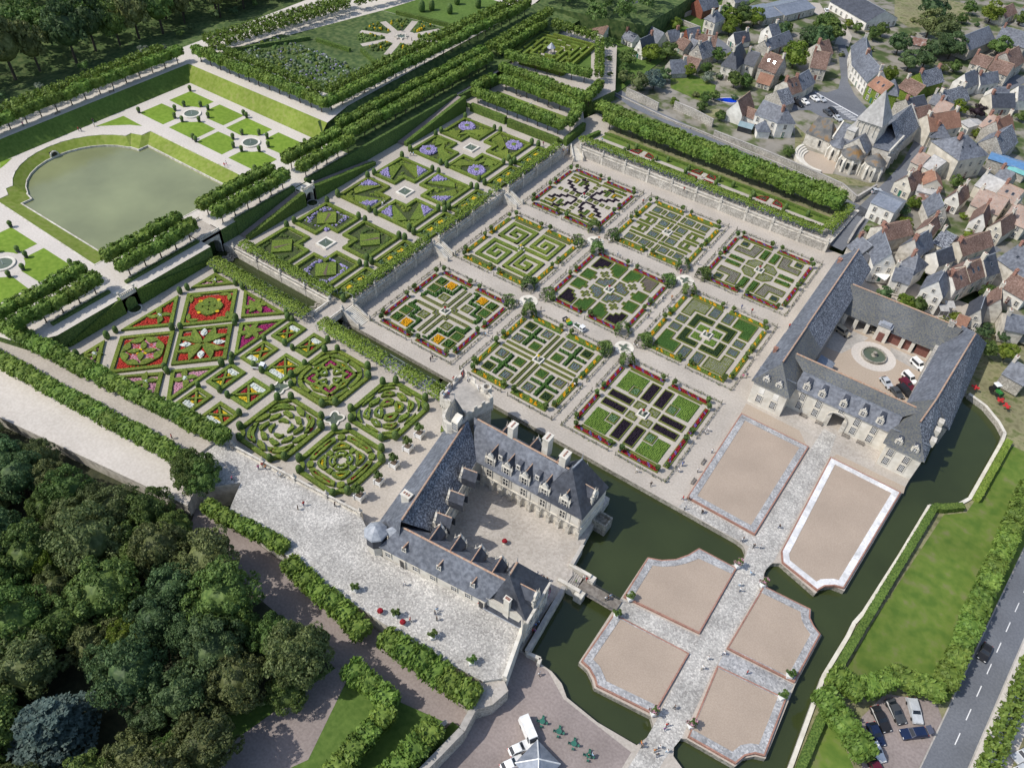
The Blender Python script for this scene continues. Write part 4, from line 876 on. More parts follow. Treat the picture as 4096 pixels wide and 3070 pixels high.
def window(parent,loc,rz,kind):
 """copies share the mesh data of the first window of a kind"""
 if kind not in PROTO:
  o = {'mull': lambda: mk_window(1.15,1.9,2,2,'tuffeau','tuffeau',.17),'tall': lambda: mk_window(1.25,2.1,4,4),'sq': lambda: mk_window(1.1,1.2,3,2),'house': lambda: mk_window(.9,1.35,2,3),'small': lambda: mk_window(.6,.8,2,1),'dorm': lambda: mk_window(.8,1.2,2,3,'white','tuffeau'),'lite': lambda: mk_window(.7,.9,1,1,'dark_grey','lead')}[kind]()
  PROTO[kind] = o; ch = list(o.children); r = o
 else:
  p = PROTO[kind]; r = p.copy(); COL.objects.link(r)
  for c in kids(p): c2 = c.copy(); COL.objects.link(c2); c2.parent = r
 kids(PROTO[kind]); r.parent = parent; r.location = loc; r.rotation_euler = (0,0,rz); return r
def chimney(parent,x,y,z0,z1,wx=1.5,wy=.9,mat='tuffeau',pots=3):
 def f(m):
  m.box(x-wx/2,x+wx/2,y-wy/2,y+wy/2,z0,z1-.25); m.box(x-wx/2-.12,x+wx/2+.12,y-wy/2-.12,y+wy/2+.12,z1-.25,z1)
  for k in range(pots):
   t = (k+.5)/pots-.5; a = (x+t*wx*.85,y) if wx > wy else (x,y+t*wy*.85); m.box(a[0]-.13,a[0]+.13,a[1]-.22,a[1]+.22,z1,z1+.18,1)
 return part('chimney',parent,[mat,'brick'],f)
def ridge(parent,p,q,r=.2,mat='ridge_tile'):
 return part('ridge_tiles',parent,mat,lambda m: m.tube(p,q,r,6))
def lucarne(parent,x,y,z,rz,w_=2.7,depth=3.4,h=2.5,gable=2.3,kind='mull'):
 """stone fronted dormer: pedimented front, slated saddle roof running back, finials"""
 ca,sa = math.cos(rz),math.sin(rz); T = lambda a,b,c: (x+a*ca-b*sa,y+a*sa+b*ca,z+c)
 def front(m):
  pts = [(-w_/2,0),(w_/2,0),(w_/2,h),(w_/2+.15,h),(w_/2+.15,h+.2),(w_*.30,h+.5),(w_*.26,h+1.2),(w_*.13,h+1.55),(0,h+gable),(-w_*.13,h+1.55),(-w_*.26,h+1.2),(-w_*.30,h+.5),(-w_/2-.15,h+.2),(-w_/2-.15,h),(-w_/2,h)]
  a = [T(px,-.22,pz) for px,pz in pts]; b = [T(px,.22,pz) for px,pz in pts]; m.face(a); m.face(b[::-1])
  for k in range(len(pts)): q = (k+1) % len(pts); m.face([a[k],b[k],b[q],a[q]])
  for s in (-1,1):
   m.tube(T(s*w_/2,0,h+.2),T(s*w_/2,0,h+1.35),.15,5,0,.03); m.tube(T(s*w_/2*.98,-.25,0),T(s*w_/2*.98,-.25,h),.14,5)
  m.tube(T(0,0,h+gable-.1),T(0,0,h+gable+.8),.11,5,0,.02)
 d = part('dormer',parent,['tuffeau','slate_dark'],front)
 def roof(m):
  a,b,c = T(-w_/2-.1,.2,h+.1),T(w_/2+.1,.2,h+.1),T(0,.2,h+gable-.15); dz = 0
  a2,b2,c2 = T(-w_/2-.1,depth,h+.1),T(w_/2+.1,depth,h+.1),T(0,depth,h+gable-.15)
  m.face([a,a2,c2,c]); m.face([c,c2,b2,b]); m.face([T(-w_/2,.2,0),T(-w_/2,depth,0),a2,a]); m.face([b,b2,T(w_/2,depth,0),T(w_/2,.2,0)])
 part('dormer_roof',d,'slate_dark',roof); part('dormer_ridge',d,'ridge_tile',lambda m: m.tube(T(0,.1,h+gable-.12),T(0,depth*.95,h+gable-.12),.13,5))
 window(d,T(0,-.28,.35),rz,kind); return d
def roof4(parent,A,B,C,D,r0,r1,mat,name='roof',mats=None):
 """A B C D eave corners, ridge r0 (over D-A) to r1 (over B-C)"""
 def f(m): m.face([A,B,r1,r0]); m.face([C,D,r0,r1]); m.face([B,C,r1]); m.face([D,A,r0])
 return part(name,parent,mat,f)
def lerp(a,b,t): return tuple(a[i]+(b[i]-a[i])*t for i in range(len(a)))
# ---------------------------------------------------------------- the castle
CA = thing('castle','moated stone castle with steep slate roofs round a paved court and a square keep','castle',(0,0,0))
# arcade wing: seven open arches to the court
ax0,ax1,ay = 43.2,67.2,-112.9; aw = lambda x: ay+(x-45)*.035
def arch_front(m):
 n = 10; bw = (ax1-ax0)/n; th = .75
 for k in range(n):
  x0,x1 = ax0+k*bw,ax0+(k+1)*bw; p = .46
  if k == 0 and False: pass
  cx,rx = (x0+x1)/2,(x1-x0)/2-p; ar = [(cx-rx*math.cos(math.pi*t/8),3.4+1.15*math.sin(math.pi*t/8)) for t in range(9)]
  prof = [(x0,CT),(x0+p,CT)]+ar+[(x1-p,CT),(x1,CT),(x1,8.9),(x0,8.9)]
  f = [(x,aw(x),z) for x,z in prof]; b = [(x,aw(x)+th,z) for x,z in prof]; m.face(f); m.face(b[::-1])
  op = [(x0+p,CT)]+ar+[(x1-p,CT)]
  for a,c in zip(op[:-1],op[1:]): m.face([(a[0],aw(a[0]),a[1]),(a[0],aw(a[0])+th,a[1]),(c[0],aw(c[0])+th,c[1]),(c[0],aw(c[0]),c[1])])
part('arcade_wall',CA,'tuffeau',arch_front)
for k in range(11):
 x = ax0+(ax1-ax0)*k/10; part('pier',CA,'stone',lambda m: (m.box(x-.42,x+.42,aw(x)-.22,aw(x)+.3,CT,3.3),m.box(x-.2,x+.2,aw(x)-.12,aw(x)+.1,3.3,8.7)))
part('gallery_wall',CA,'stone',lambda m: m.box(43,67,-109.9,-109.6,CT,8))
part('string_course',CA,'stone',lambda m: (m.bar((ax0,aw(ax0)-.12),(ax1,aw(ax1)-.12),.3,4.85,5.1),m.bar((ax0,aw(ax0)-.15),(ax1,aw(ax1)-.15),.45,8.6,8.95)))
part('wall',CA,'tuffeau',lambda m: m.prism([(39.0,-103.4),(40.6,-113.6),(43.2,-112.4),(67.0,-111.6),(67.4,-102.8)],-1.5,8.85))
part('side_wall',CA,'tuffeau',lambda m: (m.bar((67.3,-112.1),(67.55,-102.7),.5,-1.5,8.9),m.bar((67.65,-112.1),(67.85,-102.7),.3,4.8,5.1)))
R0,R1 = (37.2,-108.3,15),(62.0,-107.6,15)
def wing_r(m):
 m.face([(41.6,-113.7,8.8),(57.5,-113.0,8.8),(60.5,-108,15),R0]); m.face([(57.5,-112.9,8.8),(67.6,-112.5,8.8),R1,(60,-108,15)][:4]); m.face([(67.6,-102.3,8.8),(38.6,-103.2,8.8),R0,R1])
part('roof',CA,'slate',wing_r); ridge(CA,(38.2,-108.28,15.05),(61.3,-107.65,15.05))
P0,P1 = (62.0,-108.6,16.9),(62.3,-105.2,16.9); e = [(57.0,-113.1,8.83),(67.9,-112.65,8.83),(68.0,-102.2,8.83),(57.0,-102.5,8.83)]
def pav_r(m): m.face([e[0],e[1],P0]); m.face([e[1],e[2],P1,P0]); m.face([e[2],e[3],P1]); m.face([e[3],e[0],P0,P1])
part('pavilion_roof',CA,'slate_dark',pav_r); ridge(CA,P0,P1,.2,'lead'); part('finial',CA,'lead',lambda m: (m.tube(P1,(P1[0],P1[1],18.9),.13,5,0,.02),m.tube(P0,(P0[0],P0[1],18.3),.12,5,0,.02)))
for x in (45.0,49.2,53.6,58.4,63.2):
 lucarne(CA,x,aw(x)+.25,9.0,.035,w_=2.35,h=2.1,gable=2.1); window(CA,(x,aw(x)-.10,5.75),.035,'mull')
for x,y in ((46.9,-111.2),(51.3,-111.0),(55.9,-110.8)):
 d = part('roof_vent',CA,['lead','slate_dark'],lambda m: (m.box(x-.4,x+.4,y-.6,y+.6,11.2,12.7,0),m.prism([(x-.5,y-.7),(x+.5,y-.7),(x+.5,y+.8),(x-.5,y+.8)],12.7,[12.7,12.7,13.0,13.0],1))); window(d,(x,y-.66,11.75),0,'small')
chimney(CA,46.6,-107.3,13.5,18.2,1.3,1.9); chimney(CA,54.2,-105.6,12.5,18.3,1.4,2.0); chimney(CA,59.3,-107.0,13.5,18.0,1.5,2.1)
for x in (50.4,57.2,43.4,62.6): lucarne(CA,x,-102.9,9.0,math.pi,w_=2.2,h=2.0,gable=2.0)
lucarne(CA,67.3,-107.4,9.0,math.pi/2,w_=2.3,h=2.0,gable=2.1)
part('balcony',CA,'moat_wall',lambda m: (m.box(67.6,71.0,-106.8,-103.8,-1.6,1.2),m.ring(rect(67.6,71.0,-106.8,-103.8),rect(67.95,70.65,-106.45,-104.15),1.2,2.2)))
# left wing against the love garden
gl0,gl1 = (31.4,-111.0),(36.1,-136.6); wl0,wl1 = (41.6,-113.5),(45.4,-130.2); q0,q1 = (36.6,-109.6,15),(42.2,-137.6,15)
part('wall',CA,'tuffeau',lambda m: m.prism([gl0,gl1,(41.5,-139),(45.9,-132.5),wl1,wl0,(40,-106)],-1,8.9))
def wing_l(m):
 A,B,C,D = (31.0,-110.2,8.85),(35.8,-137.2,8.85),(46.2,-132.6,8.85),(41.9,-112.6,8.85)
 m.face([A,q0,q1,B],0); m.face([C,q1,q0,D],1); m.face([B,q1,(42.6,-139.4,8.85)],0); m.face([A,D,q0],1)
part('roof',CA,['slate','slate_lichen'],wing_l); ridge(CA,(36.9,-111.2,15.05),(42.1,-137.2,15.05))
part('string_course',CA,'stone',lambda m: (m.bar((wl0[0]+.2,wl0[1]),(wl1[0]+.2,wl1[1]),.3,4.85,5.1),m.bar((wl0[0]+.2,wl0[1]),(wl1[0]+.2,wl1[1]),.45,8.6,8.95)))
rzl = math.atan2(wl1[1]-wl0[1],wl1[0]-wl0[0])+math.pi
for t in (.34,.70,1.04):
 p = lerp(wl0,wl1,t); lucarne(CA,p[0]-.2,p[1],9.0,rzl+math.pi,w_=2.3,h=2.1,gable=2.1)
for t in (.2,.5,.85):
 p = lerp(wl0,wl1,t); window(CA,(p[0]+.1,p[1],5.75),rzl+math.pi,'mull'); window(CA,(p[0]+.1,p[1],2.0),rzl+math.pi,'mull')
part('glazed_skylight',CA,'lead',lambda m: m.face([(40.5,-121.2,12.0),(41.6,-125.2,12.0),(43.4,-124.7,9.8),(42.3,-120.7,9.8)]))
chimney(CA,38.7,-131.9,10.5,14.6,2.0,1.3)
# terrace wing
t0,t1 = (39.9,-141.1),(62.9,-138.1); s0,s1 = (42.0,-133.2),(66.0,-130.6)
part('wall',CA,'tuffeau',lambda m: m.prism([t0,t1,(66,-131),s0],.8,8.4)); k0,k1 = (42.0,-137.5,12.9),(65.0,-134.8,12.9)
def wing_t(m): m.face([(39.4,-141.5,8.35),(63.0,-138.5,8.35),k1,k0]); m.face([(66.2,-130.4,8.5),(42.2,-132.9,8.5),k0,k1]); m.face([(39.4,-141.5,8.35),k0,(42.2,-132.9,8.5)]); m.face([(63.0,-138.5,8.35),(63.0,-138.5,5),(63.2,-134.8,8),k1])
part('roof',CA,'slate',wing_t); ridge(CA,(42.4,-137.4,12.95),(64.6,-134.8,12.95),.2)
def on_t(t,z,off=.08): p = lerp(t0,t1,t); return (p[0]+.02,p[1]-off,z)
rzt = math.atan2(t1[1]-t0[1],t1[0]-t0[0])
for t in (.06,.33,.50,.70,.83): window(CA,on_t(t,6.3),rzt,'sq')
for t in (.20,.955): part('door',CA,['stone','black'],lambda m: (m.box(on_t(t,0)[0]-.75,on_t(t,0)[0]+.75,on_t(t,0)[1]-.1,on_t(t,0)[1]+.2,5.0,7.5,0),m.box(on_t(t,0)[0]-.5,on_t(t,0)[0]+.5,on_t(t,0)[1]-.14,on_t(t,0)[1],5.0,7.2,1)))
for t in (.17,.50,.81):
 p = lerp((40.6,-139.9),(64,-137.0),t); d = part('roof_vent',CA,['slate_dark','ridge_tile'],lambda m: (m.box(p[0]-.35,p[0]+.35,p[1]-.4,p[1]+1.2,9.8,10.9,0),m.prism([(p[0]-.1,p[1]-.6),(p[0]+.1,p[1]-.6),(p[0]+.1,p[1]+1.3),(p[0]-.1,p[1]+1.3)],10.9,11.4,1))); window(d,(p[0],p[1]-.46,10.0),rzt,'small')
for t in (.22,.41,.60,.785):
 p = lerp((42.0,-132.7),(66.2,-130.2),t); lucarne(CA,p[0],p[1],8.6,math.pi+rzt,w_=2.5,depth=4.2,h=1.7,gable=2.0)
# front pavilion of the terrace wing and the moat front
f0,f1 = (70.1,-128.6),(71.3,-138.6); b0 = (62.7,-138.05)
part('wall',CA,'tuffeau',lambda m: m.prism([(63,-129.6),f0,f1,(70.2,-137.3),b0],.8,[9.1,9.1,9.1,5.4,5.4]))
part('front_wall',CA,'tuffeau',lambda m: m.bar((70.15,-128.4),(71.25,-137.6),.5,CT,9.25)); part('string_course',CA,'stone',lambda m: (m.bar((70.45,-128.4),(71.55,-137.6),.35,4.8,5.1),m.bar((70.45,-128.3),(71.6,-137.7),.5,9.0,9.35)))
PK0,PK1 = (65.3,-134.7,15.2),(64.9,-131.6,15.2); e2 = [(62.4,-138.5,5.7),(70.3,-137.7,5.7),(71.4,-137.6,9.2),(70.4,-128.0,9.2),(62.6,-129.0,9.2)]
def pav_t(m): m.face([e2[0],e2[1],PK0]); m.face([e2[1],e2[2],PK0]); m.face([e2[2],e2[3],PK1,PK0]); m.face([e2[3],e2[4],PK1]); m.face([e2[4],e2[0],PK0,PK1])
part('pavilion_roof',CA,'slate_dark',pav_t); ridge(CA,PK0,PK1); part('finial',CA,'lead',lambda m: (m.tube(PK1,(PK1[0],PK1[1],17.0),.12,5,0,.02),m.tube(PK0,(PK0[0],PK0[1],16.8),.12,5,0,.02)))
part('gutter',CA,'lead',lambda m: m.tube(e2[0],e2[1],.12,5)); lucarne(CA,70.5,-133.4,9.2,math.pi/2+.12,w_=2.6,h=1.9,gable=2.1); chimney(CA,67.0,-137.4,6.0,12.6,1.2,.75,'tuffeau')
for t in (.2,.5,.8):
 p = lerp((70.45,-128.4),(71.5,-137.6),t); window(CA,(p[0]+.02,p[1],5.9),math.pi/2+.11,'mull'); window(CA,(p[0]+.02,p[1],2.0),math.pi/2+.11,'mull')
part('terrace_wall',CA,'tuffeau',lambda m: (m.bar((70.6,-137.4),(73.4,-146.8),.7,-.2,6.1),m.bar((70.9,-137.4),(73.75,-146.8),.3,4.9,5.2)))
# stair tower with a leaded octagonal cap
sx_,sy_ = 37.8,-140.2
part('stair_tower',CA,['tuffeau','slate_dark','lead'],lambda m: (m.lathe([(1.9,4),(1.9,7.8)],(sx_,sy_),8,0),m.lathe([(2.15,7.8),(2.05,10.6)],(sx_,sy_),8,1,closed=False),m.lathe([(2.45,10.6),(2.3,10.9),(1.1,11.9),(.05,12.5)],(sx_,sy_),8,2)))
part('lead_flat',CA,'lead',lambda m: m.face([(39.0,-139.0,11.0),(41.6,-139.6,9.4),(42.2,-137.8,12.4),(40.2,-137.4,11.6)]))
# keep
kp = [(27.3,-99.2),(28.1,-108.6),(36.0,-109.6),(37.9,-102.2)]
kc = (32.6,-104.6); kin = inset(kp,.55)
part('keep_wall',CA,'stone',lambda m: (m.prism([lerp(p,kc,.07) for p in kp],-1.6,13.2),m.prism(kp,13.2,15.0,0,bottom=True)))
part('keep_platform',CA,'gravel_warm' if False else 'flagstone',lambda m: m.face([(*p,15.02) for p in ccw(kin)]))
part('parapet',CA,'stone',lambda m: m.ring(kp,kin,15.0,15.75))
pp = ccw(kp)
for k in range(4):
 a,b = pp[k],pp[(k+1) % 4]; n = 7
 for j in range(n):
  if j % 2 == 0:
   c,d = lerp(a,b,(j+.08)/n),lerp(a,b,(j+.92)/n); ci,di = lerp(c,kc,.06),lerp(d,kc,.06); part('merlon',CA,'stone',lambda m: m.prism([c,d,di,ci],15.75,16.75))
 for j in range(14): c = lerp(a,b,(j+.5)/14); part('corbel',CA,'stone',lambda m: m.prism([lerp(c,kc,.01),(c[0]+.35*(b[0]-a[0])/9,c[1]+.35*(b[1]-a[1])/9),lerp(c,kc,.08)],12.4,13.2,bottom=True))
part('lookout',CA,'stone',lambda m: (m.lathe([(1.1,13),(1.1,16.2)],(35.2,-101.0),8),m.ring([lerp((35.2+1.1*math.cos(R(45*k)),-101+1.1*math.sin(R(45*k))),(35.2,-101),0) for k in range(8)],[(35.2+.75*math.cos(R(45*k)),-101+.75*math.sin(R(45*k))) for k in range(8)],16.2,17.2)))
tx,ty = 33.9,-110.6
part('turret',CA,['stone','slate_moss'],lambda m: (m.lathe([(2.1,2),(2.1,11.2),(2.75,12.2),(2.75,15.2),(2.45,15.2)],(tx,ty),14,0),m.lathe([(2.15,15.0),(1.6,16.9),(.8,19.0),(.02,20.8)],(tx,ty),14,1)))
part('turret_dormer',CA,['tuffeau','slate_dark'],lambda m: (m.box(35.0,36.4,-112.9,-111.3,13.3,16.4),m.prism([(34.9,-113.0),(36.5,-113.0),(36.5,-111.2),(34.9,-111.2)],16.4,[16.7,16.7,17.6,17.6],0))); window(CA,(35.7,-113.0,14.2),0,'tall')
part('finial',CA,'lead',lambda m: m.tube((tx,ty,20.7),(tx,ty,22.2),.07,4))
# court front wall, steps and footbridge
o = thing('moat_parapet','low stone parapet between the castle court and the moat, right of the court steps','wall'); part('wall_face',o,'stone',lambda m: m.bar((69.3,-113.4),(69.9,-118.4),.5,-1.5,1.9)); part('coping',o,'flagstone',lambda m: m.bar((69.3,-113.2),(69.9,-118.4),.75,1.9,2.05))
o = thing('moat_parapet','long stone parapet above the moat in front of the castle pavilion','wall'); part('wall_face',o,'stone',lambda m: m.bar((71.4,-123.6),(73.0,-139.0),.6,-1.5,1.9)); part('coping',o,'flagstone',lambda m: m.bar((71.4,-123.6),(73.0,-139.0),.85,1.9,2.05))
o = thing('moat_parapet','short return of the moat parapet beside the lower steps','wall'); part('wall_face',o,'stone',lambda m: (m.bar((73.0,-138.9),(75.7,-138.3),.6,-1.5,1.3),m.bar((75.7,-138.3),(75.9,-139.4),.6,-1.5,1.3)))
o = thing('court_steps','stone steps between two parapets from the castle court to the footbridge','steps')
for k in range(7): part('step',o,'flagstone',lambda m: m.bar((70.2+k*.42,-118.9),(70.7+k*.42,-122.2),.44,-1.4,.95-k*.12))
for s in (-118.5,-122.7): part('side_wall',o,'stone',lambda m: (m.bar((69.4,s),(74.4,s+.3),.7,-1.5,1.7),m.box(73.6,75.4,s-.7,s+.9,-1.5,1.2)))
o = thing('footbridge','pale wooden footbridge with iron railings across the moat to the forecourt','bridge'); a,b = (73.4,-120.6),(82.0,-120.2)
for k in range(36): p = lerp(a,b,(k+.5)/36); part('plank',o,'wood',lambda m: m.box(p[0]-.11,p[0]+.11,p[1]-1.45,p[1]+1.45,.35,.45))
for s in (-1.35,1.35):
 for z in (.95,1.35): part('rail',o,'dark_grey',lambda m: m.tube((a[0],a[1]+s,z),(b[0],b[1]+s,z),.035,4))
 for k in range(7): p = lerp(a,b,k/6); part('rail_post',o,'dark_grey',lambda m: m.tube((p[0],p[1]+s,.4),(p[0],p[1]+s,1.4),.035,4))
# ---------------------------------------------------------------- outbuildings round the stable yard
OB = thing('stable_block','long white stone outbuildings with grey slate roofs round a gravel yard','outbuilding',(0,0,0)); Z0 = .1
def wallbox(name,x0,x1,y0,y1,z1,mat='tuffeau',z0=Z0-.3): return part(name,OB,mat,lambda m: m.box(x0,x1,y0,y1,z0,z1))
wallbox('wall',79.8,88.3,-51.9,11.0,7.3); wallbox('wall',112.2,120.0,-51.9,-36.6,7.1)
wallbox('front_wall',88.3,98.7,-47.5,-46.7,6.9); wallbox('front_wall',101.7,112.2,-47.5,-46.7,6.9); wallbox('front_wall',98.7,101.7,-47.5,-46.7,6.9,z0=4.6)
wallbox('wall',88.3,98.6,-46.7,-37.5,6.8); wallbox('wall',101.8,112.2,-46.7,-37.5,6.8); part('gateway_ceiling',OB,'stone',lambda m: m.box(98.6,101.8,-46.7,-37.5,4.6,6.8,bottom=True))
wallbox('wall',88.3,112.2,-4.0,2.2,3.9); wallbox('wall',86.3,88.6,-8,-4,3.8)
part('gate_arch',OB,'stone',lambda m: [m.tube((100.2-2.3*math.cos(math.pi*k/10),-47.75,3.6+1.9*math.sin(math.pi*k/10)),(100.2-2.3*math.cos(math.pi*(k+1)/10),-47.75,3.6+1.9*math.sin(math.pi*(k+1)/10)),.2,5) for k in range(10)] + [m.box(97.7,98.75,-47.75,-47.3,Z0-.2,3.7),m.box(101.65,102.7,-47.75,-47.3,Z0-.2,3.7)])
def roof_l(m):
 m.face([(79.2,-31,7.2),(79.2,11.3,7.2),(83.5,10.8,12),(83.5,-31,12)][::-1],0); m.face([(88.8,-31,7.0),(83.5,-31,12),(83.5,10.8,12),(88.8,11.3,7.0)][::-1],1); m.face([(79.2,11.3,7.2),(88.8,11.3,7),(83.5,10.8,12)],0)
part('roof',OB,['slate','slate_lichen'],roof_l)
def roof_lp(m):
 e = [(79.1,-52.5,7.25),(88.9,-52.5,7.25),(88.9,-46.5,7.25)]; a,b = (83.6,-47.4,12.1),(83.6,-30.8,12.1)
 m.face([e[0],e[1],a],1); m.face([e[1],(88.9,-41,7.25),b,a],1); m.face([(79.1,-30.8,7.25),e[0],a,b],0); m.face([(88.9,-41,7.25),(88.9,-30.8,7.25),b],1); m.face([(79.1,-30.8,7.2),b,(83.6,-30.8,7)],0)
part('roof',OB,['slate','slate_moss'],roof_lp)
def roof_f(m):
 br = (-44.0,9.4); m.face([(88.4,-48.0,6.85),(112.4,-48.0,6.85),(112.4,br[0],br[1]),(88.4,br[0],br[1])],1); m.face([(88.4,br[0],br[1]),(112.4,br[0],br[1]),(115.9,-41.0,11.1),(83.6,-41.0,11.1)],0); m.face([(112.4,-36.9,6.7),(88.4,-36.9,6.7),(83.6,-41.0,11.1),(115.9,-41.0,11.1)],1)
part('roof',OB,['slate_moss','slate'],roof_f)
def roof_rp(m):
 e = [(111.2,-52.5,7.25),(120.5,-52.5,7.25),(120.5,-36.5,7.2),(111.6,-36.5,7.2)]; a,b = (115.9,-46.6,12.1),(117.0,-36.5,12.1)
 m.face([e[0],e[1],a],0); m.face([e[1],e[2],b,a],1); m.face([e[3],e[0],a,b],0)
part('roof',OB,['slate_moss','slate_lichen'],roof_rp)
def roof_r(m):
 e = [(112.0,-36.4,5.3),(122.9,-36.4,5.0),(123.2,1.4,5.5),(113.2,-7,5.0)]; a,b = (117.0,-36.4,12.05),(119.2,-6.0,12.05); m.face([e[1],e[2],b,a],1); m.face([e[0],a,b,e[3]],0); m.face([e[2],(116,2.5,7),b],0); m.face([e[3],b,(116,2.5,7)],0); m.face([e[0],e[1],a],0)
part('roof',OB,['slate','slate_lichen'],roof_r)
wallbox('wall',112.4,122.4,-36.4,0.8,5.0,'rubble')
def roof_b(m): m.face([(86.6,-8.4,3.8),(114.6,-8.4,3.8),(116.4,-2.4,9.4),(86.6,-2.4,9.4)],0); m.face([(86.6,2.6,3.6),(86.6,-2.4,9.4),(116.4,-2.4,9.4),(116.4,2.6,3.6)],0)
part('roof',OB,'slate_moss',roof_b)
ridge(OB,(83.5,-30.8,12.08),(83.5,10.6,12.08),.2); ridge(OB,(83.6,-47.2,12.18),(83.6,-31,12.18),.2); ridge(OB,(85,-41.0,11.15),(114,-41.0,11.15),.2); ridge(OB,(115.9,-46.4,12.18),(117,-36.6,12.18),.2); ridge(OB,(117.0,-36.4,12.1),(119.1,-6.4,12.1),.2); ridge(OB,(87,-2.4,9.45),(115.8,-2.4,9.45),.2)
for p,q in (((79.3,-49.2,9.6),(88.6,-49.2,9.6)),((88.6,-44.05,9.42),(112.0,-44.05,9.42)),((111.5,-49.2,9.6),(120.2,-49.2,9.6))): part('zinc_band',OB,'zinc',lambda m: m.tube(p,q,.09,4))
def oeil(x,y,z):
 """arched stone dormer"""
 d = part('dormer',OB,['tuffeau','slate_dark'],lambda m: (m.box(x-.85,x+.85,y-.2,y+.15,z,z+1.5),m.prism([(x-.6,y-.22),(x+.6,y-.22),(x+.6,y+2.4),(x-.6,y+2.4)],z,z+1.95,1,0),m.tube((x,y-.25,z+1.45),(x,y+.15,z+1.45),.72,10,0),m.box(x-.12,x+.12,y-.1,y+.2,z+2.1,z+2.5)))
 window(d,(x,y-.24,z+.4),0,'dorm')
for x in (82.2,85.4): oeil(x,-51.3,7.5)
for x in (90.9,94.7,99.9,104.6,108.6): oeil(x,-47.0,7.2)
for x in (114.0,117.6): oeil(x,-51.3,7.5)
for x in (91.0,95.0,104.4,108.4):
 for z in (1.2,4.1): window(OB,(x,-47.56,z),0,'tall')
window(OB,(100.2,-47.56,5.4),0,'sq')
for x in (82.2,85.8): window(OB,(x,-51.96,1.5),0,'tall')
part('blind_window',OB,'render_white',lambda m: [m.box(x-.65,x+.65,-51.99,-51.8,4.2,6.2) for x in (82.2,)]); part('blind_window',OB,'render_white',lambda m: m.box(85.15,86.45,-51.99,-51.8,4.2,6.2))
for x in (113.6,117.2):
 for z in (1.2,4.1): window(OB,(x,-51.96,z),0,'tall')
for x in (89.2,92.3,95.4): part('cart_shed_post',OB,'tuffeau',lambda m: m.box(x-.5,x+.5,-8.1,-7.3,Z0-.2,3.8))
part('portal',OB,['tuffeau','lead'],lambda m: (m.box(97.8,101.2,-8.7,-7.6,Z0-.2,5.0),m.prism([(97.6,-8.9),(101.4,-8.9),(101.4,-6.8),(97.6,-6.8)],5.0,5.2,1),m.prism([(98.2,-8.85),(100.8,-8.85),(100.8,-7.2),(98.2,-7.2)],5.2,5.9,1)))
for x0,x1 in ((98.7,100.3),(101.6,104.6),(105.6,107.2),(108.6,112.0)): part('door',OB,'door_brown',lambda m: m.box(x0,x1,-8.78 if x0 < 100 else -7.4,-7.3,Z0-.2,3.0))
for x in (104.9,107.6,112.4): part('cart_shed_post',OB,'tuffeau',lambda m: m.box(x-.45,x+.45,-8.1,-7.3,Z0-.2,3.8))
chimney(OB,79.9,-40.2,8.0,9.6,.8,.8,'brick',1); chimney(OB,80.4,6.5,8.0,9.8,.9,.9,'brick',1); chimney(OB,113.4,-2.6,8.8,10.6,1.4,.8,'rubble',2)
for y in (-46.0,-42.2,-39): part('dormer',OB,['stone','slate_dark'],lambda m: m.box(119.6,120.8,y-.8,y+.8,7.2,9.0))

# ---------------------------------------------------------------- village: streets
def strip_road(name,pts,wd,mat,dz=.05):
 mb = MB(); P_ = [Vector(p) for p in pts]; L = [];
 for a,b in zip(P_[:-1],P_[1:]):
  n = max(1,int((b-a).length/3)); L += [a+(b-a)*k/n for k in range(n)]
 L.append(P_[-1]); prev = None
 for i,p in enumerate(L):
  d = (L[min(i+1,len(L)-1)]-L[max(i-1,0)]).normalized(); n = Vector((-d.y,d.x))*wd/2; e = [(p.x-n.x,p.y-n.y),(p.x+n.x,p.y+n.y)]; e = [(x,y,vz(x,y)+dz) for x,y in e]
  if prev: mb.face([prev[0],e[0],e[1],prev[1]])
  prev = e
 return mb.build(name,mat,kind='structure')
sheet('village_square',[(32.4,97.9),(30.0,108.4),(34.0,120.4),(38.0,121.9),(40.4,128.2),(37.6,139.7),(31.0,156.5),(25.9,170.6),(28.0,173.4),(32.9,163.6),(41.2,137.8),(47.4,127.3),(55.9,117.9),(58.6,106.0),(51.7,104.4),(43.5,100.2),(37.8,102.5)],3.36,'asphalt')
strip_road('lane',[(-42,110),(-34,82),(-29,68),(-16,62),(8,58.5),(30,56),(56,51.5),(70,48.4),(77.2,47),(76.8,36),(75.6,24)],5.0,'asphalt')
strip_road('street',[(76.5,44),(78,56),(79.5,70),(80.5,86),(79.5,103),(84,118)],5.2,'asphalt')
strip_road('street',[(104.1,31.8),(107.1,39.1),(110.8,47.1),(115.2,54.8)],6,'asphalt')
strip_road('street',[(-7.5,129.9),(-15.0,136.3),(-26.9,143.3),(-37.7,145.9),(-49.9,147.6)],5.5,'asphalt')
strip_road('street',[(27.1,171.6),(24.7,183.3),(17.4,195.4),(5.6,202.3),(-0.8,212.5)],6,'gravel')
strip_road('street',[(93.0,174.4),(98.7,192.7)],6,'asphalt')
for k in range(9):
 a,b = (44.7,112.5),(54.2,106.7); p = lerp(a,b,k/8); sheet('road_marking',[(p[0]-1.3,p[1]-.9),(p[0]-1.1,p[1]-1.2),(p[0]+2.0,p[1]+.5),(p[0]+1.8,p[1]+.8)],3.385,'road_paint')
sheet('kerb_line',[(34.1,118.6),(34.1,119.2),(54.2,110.7),(54.3,109.9)],3.38,'road_paint')
